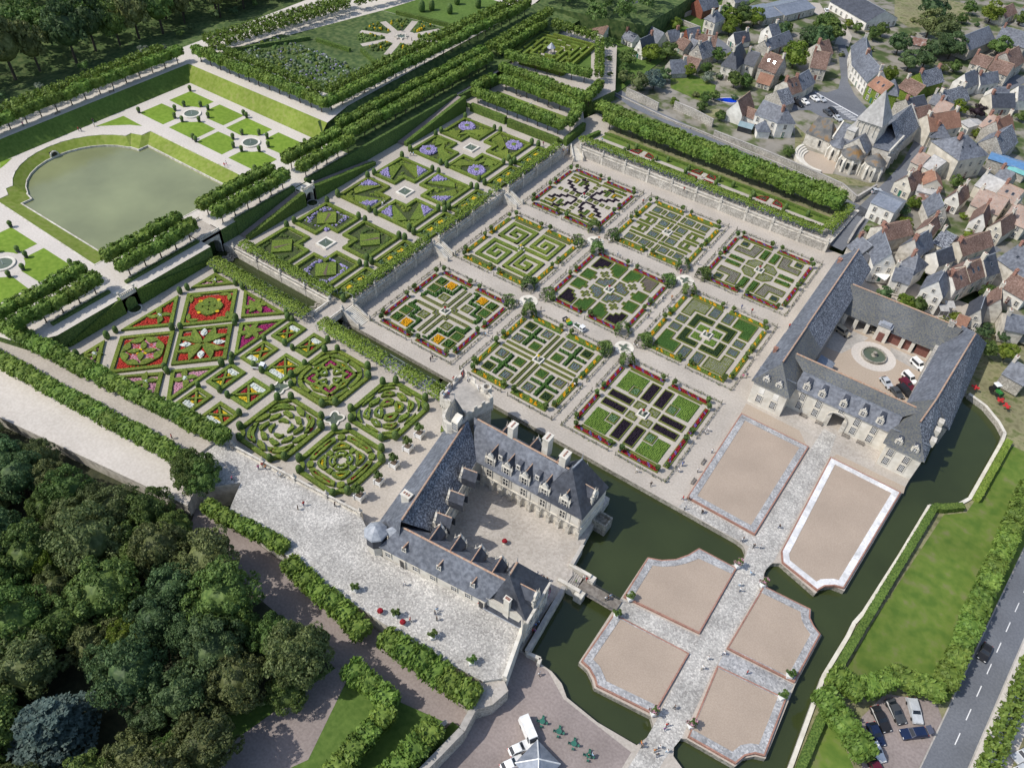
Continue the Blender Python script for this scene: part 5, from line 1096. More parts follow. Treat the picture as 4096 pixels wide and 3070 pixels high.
# ---------------------------------------------------------------- village: houses
HOUSES = [0]
def house(A,B,d,ze,rise,kind,roof,wall,loc,chim=1,win=2,name='house',hip=False,z0=None,what=None,lite=0):
 """A-B near eave corners (x,y), d depth away from the camera, ridge along A-B ('p') or across ('q')"""
 A = Vector(A); B = Vector(B); u = (B-A); L = u.length; u.normalize(); n = Vector((-u.y,u.x)); rz = math.atan2(u.y,u.x)
 g = (vz(A.x,A.y) if z0 is None else z0); o = thing(name,'x','house',(A.x,A.y,g),rz)
 rn = {'slate': 'grey slate','slate_dark': 'dark slate','slate_lichen': 'lichened slate','slate_moss': 'mossy slate','slate_rust': 'rust stained slate','tile': 'brown tile','tile_orange': 'orange tile','tile_pink': 'faded pink tile','zinc': 'grey metal','fibre_cement': 'pale sheet','rust_sheet': 'rusty sheet','glass_roof': 'glass','blue_sheet': 'blue sheet','teal_sheet': 'teal sheet'}[roof]
 wn = {'render_white': 'White','render_cream': 'Cream','stone': 'Pale stone','rubble': 'Rubble stone','tuffeau': 'White stone','vine': 'Ivy covered','timber_red': 'Red timber','glass': 'Glazed'}[wall]
 tag(o,'%s %s, %s roof, %s' % (wn,what or 'house',rn,loc),what or 'house')
 h = ze-g; zb = -.6; ov = .35
 def walls(m):
  m.prism(rect(0,L,0,d),zb,h-.05)
  if not hip:
   if kind == 'p':
    for x in (0.02,L-.02): m.face([(x,0,h-.05),(x,d,h-.05),(x,d/2,h+rise-.06)] if x > 1 else [(x,d,h-.05),(x,0,h-.05),(x,d/2,h+rise-.06)])
   else:
    for y in (0.02,d-.02): m.face([(0,y,h-.05),(L,y,h-.05),(L/2,y,h+rise-.06)])
 part('wall',o,wall,walls)
 dz = -ov*rise/(d/2 if kind == 'p' else L/2)
 def rf(m):
  if kind == 'p':
   i = min(d*.5,L*.45) if hip else -.12
   a,b,c,e = (-ov*.3 if not hip else -ov,-ov,h+dz),(L+(ov*.3 if not hip else ov),-ov,h+dz),(L+(ov*.3 if not hip else ov),d+ov,h+dz),(-ov*.3 if not hip else -ov,d+ov,h+dz); r0,r1 = (i,d/2,h+rise),(L-i,d/2,h+rise)
   m.face([a,b,r1,r0]); m.face([c,e,r0,r1])
   if hip: m.face([b,c,r1]); m.face([e,a,r0])
  else:
   i = min(L*.5,d*.45) if hip else -.12
   a,b,c,e = (-ov,-ov if hip else -.12,h+dz),(L+ov,-ov if hip else -.12,h+dz),(L+ov,d+(ov if hip else .12),h+dz),(-ov,d+(ov if hip else .12),h+dz); r0,r1 = (L/2,i,h+rise),(L/2,d-i,h+rise)
   m.face([e,a,r0,r1]); m.face([b,c,r1,r0])
   if hip: m.face([a,b,r0]); m.face([c,e,r1])
 part('roof',o,roof,rf)
 if kind == 'p': part('ridge_tiles',o,'ridge_tile' if 'tile' in roof else 'lead',lambda m: m.tube((0 if not hip else min(d*.5,L*.45),d/2,h+rise),(L if not hip else L-min(d*.5,L*.45),d/2,h+rise),.11,4))
 else: part('ridge_tiles',o,'ridge_tile' if 'tile' in roof else 'lead',lambda m: m.tube((L/2,0 if not hip else min(L*.5,d*.45),h+rise),(L/2,d if not hip else d-min(L*.5,d*.45),h+rise),.11,4))
 for k in range(chim):
  t = (.06,.94)[k % 2] if not hip else (.3,.7)[k % 2]; c = (L*t,d/2) if kind == 'p' else (L/2,d*(.9 if k % 2 == 0 else .12)); mt = random.choice(['brick','brick','stone','render_cream'])
  part('chimney',o,[mt,'brick'],lambda m: (m.box(c[0]-.4,c[0]+.4,c[1]-.6,c[1]+.6,h+rise-1.0,h+rise+1.2,0),m.box(c[0]-.48,c[0]+.48,c[1]-.68,c[1]+.68,h+rise+1.2,h+rise+1.35),m.tube((c[0],c[1]-.25,h+rise+1.35),(c[0],c[1]-.25,h+rise+1.75),.14,5,1),m.tube((c[0],c[1]+.25,h+rise+1.35),(c[0],c[1]+.25,h+rise+1.75),.14,5,1)))
 if win and h > 2.4:
  rows = [h*.22] if h < 4.2 else [h*.14,h*.6]
  for z in rows:
   for k in range(win): window(o,(L*(k+.5)/win,-.03,z),0,'house')
  for k in range(max(1,win-1)): window(o,(L+.03,d*(k+.5)/max(1,win-1),rows[-1]),math.pi/2,'house')
  if kind == 'q' and rise > 3.2 and not hip: window(o,(L/2,-.03,h+.5),0,'small')
  part('door',o,random.choice(['door_brown','wood','green_metal']),lambda m: m.box(L*.5-.45,L*.5+.45,-.08,.1,0,2.1))
 for k in range(lite):
  y = .25*d; z = h+rise*.5
  if kind == 'p': part('skylight',o,['slate','glass'],lambda m: (lambda x: (m.face([(x-.45,y-.45,z-.9*rise/d+.09),(x+.45,y-.45,z-.9*rise/d+.09),(x+.45,y+.45,z+.9*rise/d+.09),(x-.45,y+.45,z+.9*rise/d+.09)],0),m.face([(x-.33,y-.33,z-.66*rise/d+.12),(x+.33,y-.33,z-.66*rise/d+.12),(x+.33,y+.33,z+.66*rise/d+.12),(x-.33,y+.33,z+.66*rise/d+.12)],1)))(L*(k+1)/(lite+1)))
 HOUSES[0] += 1; return o
house((-55.2,123.7),(-47.2,140.2),8,8,4,'p','slate','rubble','behind the round bushes above the lane bend',win=0)
house((-62.9,126.0),(-55.2,123.7),11,8,3.6,'p','slate','rubble','at the top, with a hipped end beside the walled yard',hip=True)
house((-87.8,113.2),(-75.8,114.1),7.5,7.2,4.6,'p','slate_dark','render_white','alone at the top edge beyond the maze',win=4)
house((-63.6,106.4),(-55.6,105.1),5.5,6,2.6,'p','tile','render_white','low, between the maze trees and the lane')
house((-48.0,107.4),(-41.9,105.9),5.5,6.2,2.2,'p','slate','render_white','beside the patio at the top of the lane')
house((-37.9,99.0),(-32.8,98.3),9,6.2,5.2,'q','slate_dark','render_white','steep roofed, at the bend of the lane')
house((-42.5,115.4),(-33.5,112.5),6,6.2,3.4,'p','slate','render_cream','second house up the lane')
house((-35.1,119.4),(-29.9,116.8),6,6.4,3.2,'q','slate','rubble','with a gable towards the gardens, under the round green bush')
house((-27.5,116.3),(-22.0,114.3),6,5.8,3.0,'p','tile','rubble','small, in the row above the walled lawn',win=1)
house((-23.8,118.3),(-19.5,117.2),6,5.6,3.0,'p','slate','stone','narrow, in the row above the walled lawn',win=1)
house((-29.9,127.7),(-25.5,125.5),7,6.0,3.2,'q','slate','timber_red','with a timber gable above the walled lawn',win=0,chim=0)
house((-21.5,122.7),(-13.1,125.9),5.5,6.2,3.0,'p','tile','rubble','long and low beside the curving street',chim=2)
house((-18.4,111.5),(-11.6,109.8),8,6.6,4.6,'q','slate_lichen','rubble','with a tall ivy grown chimney above the walled lawn',chim=2)
house((-17.5,101.4),(-10.0,101.8),6.5,5.6,2.6,'p','tile','stone','low and open fronted above the walled lawn',win=0,chim=0)
house((-21.2,96.0),(-16.1,91.3),7,5.6,3.6,'q','slate','rubble','end on behind the blue conifer',win=1)
house((-26.8,142.5),(-21.2,141.4),7,9.5,3.2,'q','slate','tuffeau','with a tall brick chimney by the upper street',hip=True,chim=2)
house((-33.1,154.8),(-30.0,165.4),8,7.5,4.0,'p','slate','timber_red','beyond the flowering field at the top',win=0,chim=0,what="barn")
house((-12.6,137.7),(-8.1,135.2),8,6.0,3.2,'q','slate_dark','render_white','small, with orange blossom at its corner')
house((-2.7,148.5),(3.2,146.6),6,8.5,3.4,'q','slate','render_white','tall, below the grey school building',win=1)
house((-1.1,104.3),(5.0,104.7),13,9.4,6.0,'q','slate_dark','tuffeau','large, with a steep hipped roof above the swimming pool',hip=True,chim=2)
house((4.8,111.8),(9.4,112.0),9,9.0,3.6,'p','slate_dark','tuffeau','joined to the steep hipped house above the pool',win=1)
house((10.9,113.0),(18.6,111.9),8.5,9.0,5.0,'p','tile','rubble','with a tall stone gable above the pool',lite=2,chim=2)
house((13.6,107.1),(19.0,107.4),5,5.8,2.8,'p','tile_orange','render_cream','small, leaning on the tall gabled house',chim=0)
house((6.3,136.7),(10.5,154.3),6.5,6.4,3.0,'p','slate','rubble','long, behind the tall gabled house',lite=1)
house((-8.8,167.8),(-3.4,178.9),14,6.6,1.4,'p','zinc','stone','in two steps at the top, left block',win=3,chim=0,what="school building")
house((-2.9,178.0),(4.7,197.2),14,6.6,1.6,'p','zinc','stone','in two steps at the top, right block',win=4,chim=0,what="school building")
house((7.5,209.2),(29.4,195.5),18,7.0,4.0,'p','slate_dark','render_white','long, at the top beside the parked pickup',win=7,chim=0,what="hall")
house((26.9,128.4),(32.9,130.3),9,8.4,4.8,'p','tile','stone','half timbered, standing alone in the fork of the square')
house((27.0,143.5),(29.4,149.2),8,8.0,4.0,'p','tile','stone','behind the half timbered one')
house((40.1,140.9),(50.0,128.9),8,9.0,5.0,'p','slate','render_white','long, hung with flower boxes on the street by the square',win=5,chim=2)
house((33.7,158.9),(40.0,141.1),8,9.0,5.0,'p','slate','render_white','at the curve of the street above the square',win=4,chim=2)
house((50.8,126.5),(57.9,121.9),7.5,9.0,3.4,'p','tile_orange','vine','at the corner of the square',win=2,lite=2)
house((56.9,123.2),(63.0,124.5),6,9.2,4.2,'p','slate','vine','with a pyramid roof behind the church spire',hip=True,chim=0,win=0)
house((60.3,136.1),(68.3,132.5),7,7.6,3.4,'p','tile','vine','between the square and the big trees',win=0)
house((68.6,142.2),(73.6,153.1),8,8.0,4.0,'p','slate_lichen','vine','beyond the church spire',win=0,chim=2)
house((76.4,156.1),(82.2,154.0),9,7.6,4.4,'q','slate','render_white','with a broad white gable below the big trees',win=1)
house((86.1,161.5),(91.5,169.7),5.5,7.4,3.0,'p','slate','render_white','behind the broad white gable')
house((77.8,179.3),(84.6,178.3),6.5,8,3.2,'p','tile','stone','in the row under the long slate barn')
house((85.2,177.5),(93.0,176.5),7.5,8,3.4,'p','tile','stone','with two white dormers in the row under the long slate barn',win=3)
house((93.3,183.5),(96.0,195.2),10,8.6,4.6,'p','tile','rubble','at the right edge, end on to the street')
house((74.5,192.7),(80.7,213.0),10,8.0,4.0,'p','slate','rubble','long, beside the big dark trees',win=0,chim=0,what="barn")
house((80.9,212.1),(93.2,211.7),11,8.2,4.2,'p','slate','rubble','long, at the right edge beyond the courtyard tree',win=0,chim=1,what="barn")
house((79.3,131.6),(85.6,144.4),8,7.6,3.6,'p','slate_lichen','rubble','long and low behind the church nave',chim=2)
house((73.7,130.9),(78.3,130.4),6,7.4,3.2,'p','slate','rubble','against the end of the lichened one behind the nave')
house((89.1,155.9),(93.3,150.6),6.5,7.4,3.2,'q','slate','render_white','beside the purple leaved tree')
house((94.2,145.5),(101.5,151.7),8,6.6,3.6,'p','slate_dark','render_cream','with a long dormer roof beside the purple leaved tree',win=4)
house((96.8,162.2),(101.0,156.7),9,7.6,4.0,'q','slate','render_white','at the right edge above the small lawn')
house((70.5,116.5),(74.9,125.0),8,8.0,3.2,'p','slate_dark','rubble','close behind the nave gable',win=0)
house((72.9,112.6),(77.8,121.4),6,7.4,2.6,'p','tile','rubble','narrow, close beside the nave',win=0)
house((76.4,124.0),(81.4,122.6),8,7.6,3.4,'p','tile_pink','stone','behind the narrow one beside the nave')
house((80.6,102.8),(88.6,114.7),8,9.4,4.2,'p','tile_orange','render_cream','large, on the street beside the church',win=3,chim=2)
house((81.6,103.0),(87.8,106.5),6.5,7.6,3.2,'p','slate','stone','small and hipped, in front of the large orange one',hip=True)
house((87.1,124.1),(91.0,121.3),8,6.8,0.6,'p','fibre_cement','render_white','flat roofed, beside the green garden',chim=0,win=1,what="garage")
house((93.7,123.5),(99.2,121.5),8,7.8,3.6,'p','tile_pink','render_cream','with a roof window beyond the green garden',lite=2)
house((101.5,117.8),(104.7,128.2),7,8.4,4.4,'p','tile_orange','rubble','steep, at the right above the blue sheets',chim=2)
house((105.0,106.4),(107.7,119.4),9,8.0,4.6,'p','slate_lichen','rubble','old and tall, at the right above the blue sheets')
house((94.1,84.2),(101.3,94.7),13,11.4,4.4,'p','slate','render_cream','largest of the lower village, three storeys',hip=True,win=3,lite=3)
house((80.7,81.5),(84.4,80.4),7,7.2,2.6,'p','tile_pink','stone','beside the street wall of the church',win=1)
house((84.2,81.0),(88.7,79.0),10,7.2,2.6,'p','fibre_cement','stone','below the big hipped cream house',win=1,chim=0)
house((80.1,63.9),(86.0,62.3),8,7.0,3.8,'q','tile','render_cream','with a white gable on the street corner by the church',lite=0,chim=2)
house((88.6,66.2),(94.0,68.3),7,8.4,2.4,'q','tile_orange','render_cream','tall and narrow under the big hipped house',win=1)
house((87.3,64.6),(93.3,65.5),5,6.6,0.8,'p','fibre_cement','render_white','in the yard under the orange roof',win=0,chim=0,what="shed")
house((87.9,62.7),(92.0,61.2),6,5.2,0.8,'p','rust_sheet','rubble','in the yard beside the ivy',win=0,chim=0,what="shed")
house((77.9,44.3),(85.6,43.3),9,8.4,1.4,'p','zinc','render_white','square, on the corner of lane and street',win=2,chim=0)
house((96.3,64.5),(100.8,63.7),8,7.2,3.6,'q','tile','render_white','with two chimneys in the middle of the lower village',chim=2)
house((103.6,65.6),(112.3,64.7),11,7.6,3.4,'p','tile_pink','render_cream','broad, in the middle of the lower village',win=0)
house((108.9,74.1),(114.7,72.7),9,8.6,3.2,'p','tile_pink','render_cream','with two roof windows right of the broad one',lite=2)
house((102.1,79.0),(108.7,77.2),9,7.6,3.0,'p','fibre_cement','render_cream','just under the blue sheets',win=0)
house((105.7,85.0),(109.9,83.6),8,8.0,3.4,'p','slate','rubble','against the blue sheets',win=0)
house((101.7,101.9),(107.6,101.8),6,7.0,0.9,'p','blue_sheet','rubble','upper of the two, right of the big hipped house',win=0,chim=0,what="shed")
house((107.7,101.4),(113.7,101.8),6,7.0,0.9,'p','blue_sheet','rubble','at the right edge below the old slate house',win=0,chim=0,what="shed")
house((108.7,100.3),(114.4,99.2),3,6.4,0.6,'p','teal_sheet','rubble','in front of the blue sheets',win=0,chim=0,what="shed")
house((94.8,50.3),(99.6,52.7),8.5,7.4,4.2,'q','slate','stone','with a broad stone gable above the yards',lite=0)
house((93.7,40.9),(98.1,40.4),8,6.6,3.0,'q','tile','render_cream','under the broad stone gable',win=1)
house((105.8,55.4),(110.4,55.4),8,7.4,3.8,'q','tile','render_white','with a white gable and two small windows',win=1)
house((111.0,55.3),(115.6,54.0),9,7.4,3.8,'q','tile','render_cream','right of the white gable')
house((113.8,62.7),(120.5,61.5),11,8.0,3.4,'p','tile_pink','render_cream','broad, at the right edge of the lower village',win=2)
house((99.3,38.8),(103.6,37.8),9,6.0,2.6,'p','slate_lichen','render_cream','pale roofed, left of the long brown one',win=1)
house((108.5,38.1),(114.8,50.2),6.5,5.6,3.0,'p','tile','render_cream','long and low on the inner street',win=3)
house((88.7,14.9),(94.2,17.8),12,6.8,4.4,'q','slate','render_white','large, behind the outbuilding yard wall',lite=0)
house((94.2,19.0),(99.2,17.7),8,6.6,3.2,'p','slate','render_white','hipped, joined to the large one behind the yard wall',hip=True,win=1)
house((94.7,13.3),(99.5,14.2),7,5.4,2.6,'p','slate','render_white','low, in front of the hipped one behind the yard',win=1)
house((97.8,26.5),(100.1,35.1),6,7.2,4.2,'p','slate','stone','tall, with the stone chimney above the large slate one',chim=2)
house((87.8,29.4),(93.5,38.5),7,6.6,2.8,'p','tile','stone','above the large slate one by the red gate',win=0)
house((99.1,30.5),(104.0,28.1),7,5.8,3.0,'q','slate_dark','render_white','with a brick band on the inner street',win=0,chim=0)
house((102.8,11.8),(108.8,11.7),7.5,6.8,4.2,'q','slate','render_white','with a brick chimney, in front of two awnings',lite=0)
house((110.8,18.2),(113.4,24.5),6.5,6.6,3.2,'p','tile','render_white','joined to the one with awnings',lite=1)
house((113.4,24.2),(116.1,30.6),7,6.8,3.4,'p','tile','render_cream','with roof windows and a balcony',lite=2)
house((116.5,30.0),(119.0,34.5),7.5,7.0,3.8,'p','slate_dark','stone','at the end of the inner street row',lite=1)
house((117.2,40.9),(125.4,36.0),13,7.0,3.6,'p','slate','stone','very broad, at the right edge',lite=2,win=0)
house((120.9,29.9),(127.8,27.4),8,5.6,3.0,'p','tile','render_white','low, at the right edge',win=3)
house((116.2,8.4),(120.2,8.6),8.5,5.8,4.0,'q','slate_dark','stone','with a stone gable beyond the tractors')
house((119.9,17.2),(123.6,17.8),7,5.8,3.4,'q','tile','stone','narrow, beyond the tractors',win=0)
house((114.4,5.8),(117.3,5.9),4.5,4.6,1.8,'p','tile_orange','stone','small, behind the outbuilding corner',win=0,chim=0)
house((125.9,11.5),(130.7,13.1),7,5.0,2.6,'p','slate','stone','low, above the tractor yard',win=0)
house((79.2,20.8),(83.7,18.1),7,5.6,2.8,'p','slate','rubble','at the far end of the long outbuilding',win=0)
house((81.3,18.1),(86.4,17.7),4,4.6,1.6,'p','slate_dark','rubble','low, beside the far end of the outbuilding',win=0,chim=0,what="shed")
house((26.0,74.1),(34.9,73.3),8.5,9.2,3.6,'p','slate','render_white','by the church lawn, main wing',win=3,chim=0)
house((35.1,72.9),(40.1,77.0),6.5,9.2,3.4,'p','slate','render_white','by the church lawn, with the brick chimney',hip=True,win=1)
house((15.6,73.5),(21.8,73.2),10,7.4,4.6,'q','tile','render_white','with a big arched window above the stone wall',win=0,chim=0)
house((20.9,76.1),(25.7,75.5),5,6.4,2.2,'p','tile','render_white','small, between the arched window and the glass',win=0,chim=0)
house((22.6,69.0),(27.7,69.6),3.5,5.6,0.9,'p','glass_roof','glass','in front of the white house by the church lawn',win=0,chim=0,what="conservatory")
house((30.3,68.4),(34.0,70.9),4,6.4,2.8,'p','slate','render_white','tiny, in front of the white house by the church lawn',hip=True,win=0,chim=0)
house((29.4,101.7),(31.7,107.7),8,7.4,4.0,'p','tile','stone','with roof windows on the square',lite=2)
house((31.7,108.0),(32.9,118.6),8,7.4,3.6,'p','slate','render_cream','with a poster on the square',lite=2,win=1)
house((30.0,92.1),(32.5,97.8),9,6.8,3.6,'p','slate_lichen','rubble','open fronted beside the parked cars',win=0,chim=0,what="barn")
house((50.8,187.4),(59.7,189.1),7,6.0,1.8,'p','rust_sheet','rubble','among the big dark trees',win=0,chim=0,what="shed")
house((78.8,246.1),(81.8,258.6),7,7,3,'p','tile','render_cream','at the far right top behind the trees')
house((82.9,254.7),(87.0,253.9),7,7,3,'p','slate','render_white','at the far right top edge')
house((-60.6,131.9),(-59.1,141.9),9,8,3,'p','slate','render_cream','at the top left of the village',win=0)
house((-24.4,170.0),(-20.9,177.7),8,9,3,'p','slate','stone','beyond the trees at the top',win=1)
house((129.2,-6.8),(134.5,-8.0),7,4.6,2.6,'p','slate','rubble','at the right edge beside the tractors',win=0)
# ---------------------------------------------------------------- church
CH = thing('church','old stone village church with a square tower, pyramid spire and round apses','church',(0,0,0)); G = 3.2
def cbox(name,poly,z1,mat='stone',z0=G-.8): return part(name,CH,mat,lambda m: m.prism(poly,z0,z1))
tw = [(60.0,77.2),(67.8,77.0),(68.6,85.3),(60.8,85.5)]; apex = (64.3,81.3,27.4)
cbox('tower_wall',tw,17.3)
e = [(59.4,76.6,17.2),(68.3,76.4,17.2),(69.2,85.9,17.2),(60.2,86.1,17.2)]
part('spire',CH,'slate_rust' if False else 'fibre_cement',lambda m: [m.face([e[k],e[(k+1) % 4],apex]) for k in range(4)])
for k in range(4):
 p = lerp(tw[0],tw[1],(k+.5)/4); part('blind_arch',CH,'tuffeau',lambda m: (m.box(p[0]-.12-.6,p[0]+.12-.6,p[1]-.25,p[1]+.1,13.0,16.6),m.tube((p[0]-.6,p[1]-.15,16.4),(p[0],p[1]-.15,16.9),.14,5),m.tube((p[0],p[1]-.15,16.9),(p[0]+.6,p[1]-.15,16.4),.14,5)))
nv = [(65.5,85),(74.0,84.6),(76.3,104),(66.5,105)]
cbox('nave_wall',nv,9.4); n0,n1 = (69.6,85.2,15.6),(71.0,104.6,15.6)
part('nave_roof',CH,['slate_lichen','stone'],lambda m: (m.face([(74.4,84.4,9.2),(76.7,104.2,9.2),n1,n0],0),m.face([(66.2,105.2,9.2),(65.2,85,9.2),n0,n1],0),m.face([(76.4,104.2,9),(66.4,105.1,9),(71.0,104.9,15.8)],1),m.bar((76.5,104.1),(71.0,104.7),.5,9,(9.6,16.0),1),m.bar((71.0,104.7),(66.3,105.1),.5,9,(16.0,9.6),1)))
ch = [(59.6,71.6),(67.2,71.2),(68.0,78),(60.3,78)]
cbox('chancel_wall',ch,9.6); c0,c1 = (63.4,71.3,13.6),(64.0,78,13.6)
part('chancel_gable',CH,'stone',lambda m: m.face([(59.6,71.4,9.5),(67.2,71.0,9.5),(63.4,71.2,13.7)])); part('chancel_roof',CH,'slate',lambda m: (m.face([(67.6,71.1,9.4),(68.2,78,9.4),c1,c0]),m.face([(60,78,9.4),(59.2,71.5,9.4),c0,c1])))
cbox('transept_wall',[(68,75.4),(73.6,75.2),(74.4,89),(68,89)],10.4); part('transept_roof',CH,'slate',lambda m: m.face([(67.9,75.2,10.5),(73.9,75.0,10.9),(74.7,89,11.2),(68.4,89,12.4)])); part('transept_coping',CH,'tuffeau',lambda m: m.bar((73.7,75.1),(74.5,88.8),.5,10.2,11.4))
def apse(cx,cy,r,zt,zc,rf,lb,nw):
 part('apse_wall',CH,'stone',lambda m: m.lathe([(r,G-.8),(r,zt)],(cx,cy),14)); part('apse_roof',CH,rf,lambda m: m.lathe([(r+.4,zt-.1),(r*.55,zt+(zc-zt)*.5),(.03,zc)],(cx,cy),14))
 for a in nw:
  x,y = cx+r*math.cos(R(a)),cy+r*math.sin(R(a)); part('lancet_window',CH,['tuffeau','glass'],lambda m: (m.tube((x-.35*math.cos(R(a)),y-.35*math.sin(R(a)),G+3.6),(x+.10*math.cos(R(a)),y+.10*math.sin(R(a)),G+3.6),.62,8,0),m.bar((x-.3*math.sin(R(a))*1.6+.05*math.cos(R(a)),y+.48*math.cos(R(a))+.05*math.sin(R(a))),(x+.48*math.sin(R(a))+.05*math.cos(R(a)),y-.48*math.cos(R(a))+.05*math.sin(R(a))),.28,G+1.7,G+3.9,1)))
 for a in (250,290,330,215): x,y = cx+(r+.25)*math.cos(R(a)),cy+(r+.25)*math.sin(R(a)); part('buttress',CH,'tuffeau',lambda m: m.bar((x-.5*math.cos(R(a)),y-.5*math.sin(R(a))),(x+.5*math.cos(R(a)),y+.5*math.sin(R(a))),.7,G-.8,(zt-.3,zt-2.0)))
apse(63.8,69.6,3.7,8.8,12.2,'slate_rust','',(235,272,310)); apse(71.4,69.4,3.3,9.0,12.0,'slate_rust','',(250,285)); apse(57.6,74.0,2.9,8.4,11.0,'slate','',(255,))
sc = [(45.2,75.8),(54.4,74.2),(55.2,80.5),(46.0,82)]
cbox('sacristy_wall',sc,7.8); part('sacristy_roof',CH,'slate_rust',lambda m: (m.face([(44.9,75.5,7.7),(54.7,73.9,7.7),(52.0,78.4,13.2),(46.8,79.2,13.2)]),m.face([(54.7,73.9,7.7),(55.5,80.8,7.7),(52.0,78.4,13.2)]),m.face([(55.5,80.8,7.7),(45.8,82.4,7.7),(46.8,79.2,13.2),(52,78.4,13.2)]),m.face([(45.8,82.4,7.7),(44.9,75.5,7.7),(46.8,79.2,13.2)])))
part('lancet_window',CH,['tuffeau','glass'],lambda m: (m.box(50.3,51.7,74.5,75.2,G+1.6,G+4.2,0),m.box(50.6,51.4,74.42,75.0,G+1.8,G+3.9,1)))
cbox('north_transept_wall',[(54.6,75.5),(60.3,75),(61,84),(55.4,84.6)],9.2); part('north_transept_roof',CH,'slate',lambda m: (m.face([(54.2,75.2,9.2),(60.6,74.8,9.2),(60.8,80.5,13.0),(54.8,81,13.0)]),m.face([(61.2,85,9.2),(55.2,85.6,9.2),(54.8,81,13),(60.8,80.5,13)]))); part('gable_coping',CH,'tuffeau',lambda m: (m.bar((54.4,75.3),(54.9,81),.5,8.6,(9.6,13.4))))
cbox('stair_turret',[(57.9,76.0),(60.9,75.8),(61.2,79.0),(58.2,79.2)],13.4); part('turret_roof',CH,'fibre_cement',lambda m: m.face([(57.7,75.7,13.3),(60.9,75.5,13.3),(61.5,80,16.6),(60,80.2,16.6)]))
part('south_wall_buttress',CH,'stone',lambda m: [m.box(73.4+t*.2,74.8+t*.2,74.6+t*4,75.6+t*4,G-.8,9.0) for t in range(4)])
o = thing('stepped_arena','white curved stone seats in a half circle before the church sacristy','steps'); cx,cy = 55.6,68.6
for k in range(4):
 r1,r2 = 9.6-k*.85,10.45-k*.85; ring_ = arc(cx,cy,r2,158,282,18)+arc(cx,cy,r1,282,158,18); part('seat',o,'tuffeau',lambda m: m.prism(ring_,2.6,5.0-.42*k))
sheet('arena_floor',arc(cx,cy,8.2,150,310,16)+[(60,71),(55,73)],3.37,'gravel_warm')
sheet('churchyard',[(37.7,87.7),(43.8,83.1),(44.8,79.8),(44.5,76.7),(45.6,70.8),(49.7,64.3),(56.0,61.1),(61.9,62.9),(72.9,64.9),(74.6,66.3),(74.3,63.1),(64.8,57.2),(47.7,61.6)],3.34,'dry_grass')
# ---------------------------------------------------------------- village walls
def vwall(pts,z1,label,mat='rubble',th=.5,z0=2.2):
 o = thing('stone_wall',label,'wall')
 for a,b in zip(pts[:-1],pts[1:]):
  part('wall_face',o,mat,lambda m: m.bar(a,b,th,z0,z1)); part('coping',o,'flagstone',lambda m: m.bar(a,b,th+.16,z1,z1+.12))
vwall([(17.4,60.2),(36.7,59.0),(54.7,57.0),(66.3,55.1),(72.6,50.5)],5.2,'long rubble retaining wall below the church and the white house',z0=2.0); vwall([(72.5,51.6),(75.4,63.2)],4.6,'short rubble wall turning up the street below the church')
vwall([(-3.1,68.8),(5.2,67.8),(14.4,65.3)],6.4,'tall rubble garden wall below the swimming pool'); vwall([(-22.3,66.3),(-15.0,65.1),(-7.0,63.3)],6.4,'tall ivy hung garden wall along the upper lane')
vwall([(-30.6,66.2),(-21.0,63.9),(-6.5,61.1),(8.8,59.1)],3.6,'low stone wall between the lane and the lime trees',th=.4); vwall([(2.4,59.1),(10.0,59.3),(17.9,58.5),(29.4,57.3),(42.9,56.1),(56.0,54.4),(66.9,51.5)],3.9,'long parapet wall between the lane and the lime row',th=.4)
vwall([(78.0,43.0),(77.8,36.6),(78.2,27.5)],3.4,'short stone wall beside the red gate','stone'); vwall([(-43.3,123.4),(-33.9,120.1)],7.0,'high white rendered wall among the upper houses','render_white'); vwall([(-51.6,147.3),(-43.5,143.8),(-37.1,143.4),(-27.5,141.7)],5.6,'grey garden wall along the upper street'); vwall([(-40.3,151.4),(-38.5,160.6)],5.4,'garden wall beside the flowering field')
sheet('garden_lawn',[(-16.6,92.6),(-11.3,100.5),(0.8,98.1),(4.1,88.5),(2.8,81.4),(-6.1,82.7),(-12.1,83.8)],3.36,'lawn_mown'); sheet('garden_lawn',[(5.8,75.2),(11.0,81.1),(13.4,74.6),(10.3,70.6)],3.36,'dry_grass'); sheet('flower_meadow',[(-55.0,163.0),(-45.6,176.3),(-41.0,166.7),(-43.6,157.7),(-51.0,155.4)],3.36,'fl_yellow'); sheet('field',[(29.1,244.6),(39.9,262.0),(61.9,265.0),(65.1,244.9),(61.4,228.5),(44.5,213.4),(36.0,220.8)],3.36,'dry_grass')
o = thing('swimming_pool','kidney shaped bright blue swimming pool with pale paved edge','pool',(*(9.5,88.9),3.36),.55)
pl_ = [(3.9*math.cos(R(a)),1.7*math.sin(R(a))+.45*math.sin(R(2*a))) for a in range(0,360,15)]
part('pool_edge',o,'fibre_cement',lambda m: m.prism([(x*1.28,y*1.5) for x,y in pl_],0,.06)); part('water',o,'pool_water',lambda m: m.face([(x,y,.085) for x,y in pl_]))

